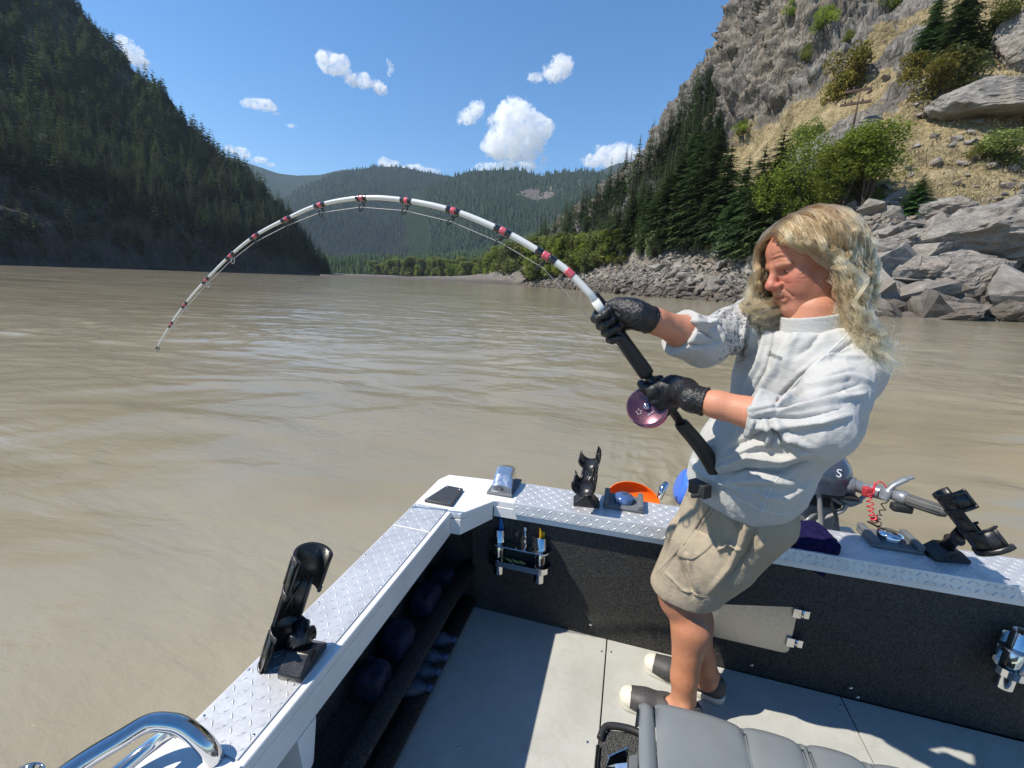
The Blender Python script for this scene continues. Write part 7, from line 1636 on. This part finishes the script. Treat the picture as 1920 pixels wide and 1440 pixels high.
for gx, w, sc_g in guides:
    h = w * 0.45
    span(gx + h, gx + h * 0.36, 0.0010, 'black_wrap', M_band); _, P, r = span(gx + h * 0.36, gx - h * 0.30, 0.0013, 'red_wrap', M_pink); span(gx - h * 0.30, gx - h, 0.0010, 'black_wrap', M_band)
    c = P[2]; T = P[4] - P[1]; T /= np.linalg.norm(T); dn = np.array([0, 0, -1.0]); dn = dn - T * (dn @ T); dn /= np.linalg.norm(dn); sd = np.cross(T, dn); rg_ = 0.0135 * sc_g + 0.002; rc = c + dn * (r[0] + rg_ + 0.004) + T * 0.004
    gd = [rc + (dn * math.cos(a) * 1.0 + sd * math.sin(a) * 0.85) * rg_ + T * 0.006 * math.cos(a) for a in np.linspace(0, 2 * math.pi, 21)]
    g = rchild(MB().tube(gd, 0.0016 * sc_g + 0.0006, 8), 'guide_ring', M_blk if sc_g > 0.4 else M_steel)
    for e_ in (-1, 1): MB().tube([rc + sd * e_ * rg_ * 0.7 - dn * rg_ * 0.5, c + T * e_ * 0.018 * sc_g + dn * r[0]], 0.0013 * sc_g + 0.0004, 6).build('guide_foot', M_blk, g)
rchild(MB().tube([cent[-1], cent[-1] + (cent[-1] - cent[-3]) * 0.4], [0.0034, 0.0030], 10), 'tip_top', M_blk)
tc = cent[-1] + np.array([0, 0, -0.008]); rchild(MB().tube([tc + np.array([math.cos(a) * 0.007, math.sin(a) * 0.003, math.sin(a) * 0.007]) for a in np.linspace(0, 6.283, 15)], 0.0014, 6), 'tip_ring', M_blk)
span(1075, 1062, 0.0008, 'red_wrap', M_pink)
# grips and butt
g0 = on_rod(1150, 604); g1 = on_rod(1222, 696); g2 = on_rod(1286, 786); g3 = on_rod(1352, 902)
rchild(MB().tube([rodA - RD * 0.02, g0 + RD * 0.02], [0.0115, 0.0120], 16), 'butt_section', M_blank)
M_foam = plain('black_foam_grip', (0.012, 0.012, 0.013), 0.45, var=0.3, scale=60, bump=0.001)
rchild(MB().tube([g0 + RD * 0.006, g0, g0 * 0.97 + g1 * 0.03, g0 * 0.5 + g1 * 0.5, g1 * 0.93 + g0 * 0.07, g1, g1 - RD * 0.004], [0.010, 0.0165, 0.0185, 0.0200, 0.0215, 0.0205, 0.012], 20), 'fore_grip', M_foam)
rchild(MB().tube([g1, g2], [0.0125, 0.0125], 16), 'reel_seat', M_blk)
bend = (rtS * 0.005 + upS * 0.003); rchild(MB().tube(smooth_path([g2, g2 * 0.95 + g3 * 0.05, g2 * 0.65 + g3 * 0.35 + bend, g2 * 0.35 + g3 * 0.65 + bend, g3 * 0.9 + g2 * 0.1, g3], 21), np.interp(np.linspace(0, 1, 21), [0, 0.2, 0.6, 1], [0.015, 0.0205, 0.0235, 0.023]), 20), 'rear_grip', M_foam)
rchild(MB().tube([g3 + (g2 - g3) * -0.0, g3 - RD * 0.03], [0.024, 0.018], 16), 'butt_cap', M_blkm)
# centre-pin reel
rc = at(1213, 763, 1.20); rn = toC(rc) * 0.93 - rtS * 0.18 + upS * 0.16; rn /= np.linalg.norm(rn); Rr = 0.0565
reel = rchild(MB().lathe([(0.0, -0.030), (Rr * 0.96, -0.030), (Rr * 1.0, -0.028), (Rr * 1.0, -0.022), (Rr * 0.80, -0.020), (Rr * 0.80, -0.006), (Rr * 1.0, -0.004), (Rr * 1.02, 0.0), (Rr * 1.0, 0.004), (Rr * 0.95, 0.006)], rc, rn, 56), 'reel', plain('mauve_anodised_rim', (0.42, 0.24, 0.30), 0.2, 0.85, var=0.1))
reel['label'] = 'round mauve and pink reel'
MB().lathe([(0.0, 0.0045), (Rr * 0.80, 0.0045), (Rr * 0.84, 0.0060), (Rr * 0.955, 0.0062)], rc, rn, 56).build('side_plate', plain('dusky_purple_plate', (0.13, 0.055, 0.075), 0.25, 0.7, var=0.15), reel)
MB().lathe([(Rr * 0.92, -0.0275), (Rr * 1.015, -0.026), (Rr * 1.015, -0.022), (Rr * 0.92, -0.021)], rc, rn, 56).build('pink_edge', plain('hot_pink_edge', (0.62, 0.06, 0.18), 0.25, 0.5), reel)
MB().lathe([(0.0, 0.017), (0.004, 0.017), (0.005, 0.013), (0.0065, 0.012), (0.0075, 0.014), (0.0085, 0.012), (0.0105, 0.009), (0.0115, 0.0046)], rc, rn, 32).build('spindle', plain('pink_chrome', (0.60, 0.45, 0.50), 0.12, 1.0, var=0.05), reel)
ru = upS - rn * (upS @ rn); ru /= np.linalg.norm(ru); rr_ = np.cross(ru, rn); sv = []
for k in range(10): a = math.pi / 2 + k * math.pi / 5 + 0.2; q = 0.0098 if k % 2 == 0 else 0.0042; sv.append(rc + rn * 0.0050 + rr_ * (-0.020 + q * math.cos(a)) + ru * (-0.016 + q * math.sin(a)))
c0 = rc + rn * 0.0052 + rr_ * -0.020 + ru * -0.016
st_ = MB(); M_mark = plain('pale_engraving', (0.50, 0.40, 0.45), 0.3, 0.8)
for k in range(10): st_.tube([sv[k], sv[(k + 1) % 10]], 0.0008, 5)
st_.build('engraved_star', M_mark, reel)
sc2 = MB()
for k in range(3): b_ = rc + rn * 0.0050 + rr_ * (0.006 + 0.006 * k) + ru * (-0.024 + 0.004 * k); sc2.tube(smooth_path([b_ + rr_ * 0.003 * math.cos(t_) + ru * 0.0035 * math.sin(t_ * 1.3) for t_ in np.linspace(0, 5, 7)], 14), 0.0008, 5)
sc2.build('engraved_letters', M_mark, reel)
MB().tube([rc - rn * 0.016 + (on_rod(1240, 735) - rc) * 0.55, on_rod(1240, 735)], [0.010, 0.012], 10).build('reel_foot', M_blk, reel)
# line: reel - guides - tip - water
M_line = NT('pale_braid'); M_line.pr(Base__Color=(0.62, 0.58, 0.55), Roughness=0.5); M_line = M_line.m
Lp = [rc + (on_rod(1200, 700) - rc) * 0.8] + [np.array([np.interp(np.interp(gx, pc_[::-1, 0], s_len[::-1]), s_len, cent[:, k]) for k in range(3)]) + np.array([-0.2, 0, -0.9]) * (0.012 + 0.022 * sg) for gx, w, sg in guides] + [tc]
fl = empty('fishing_line', tuple(tc), label='thin pale fishing line running under the rod down to the water', cat='fishing line')
for i in range(len(Lp) - 1): pass
MB().tube(Lp, 0.00075, 6).build('line_under_rod', M_line, fl)
wl_ = onz(228, 745, WATER_Z); MB().tube([tc, tc * 0.5 + wl_ * 0.5, wl_], 0.0004, 6).build('line_to_water', M_line, fl)
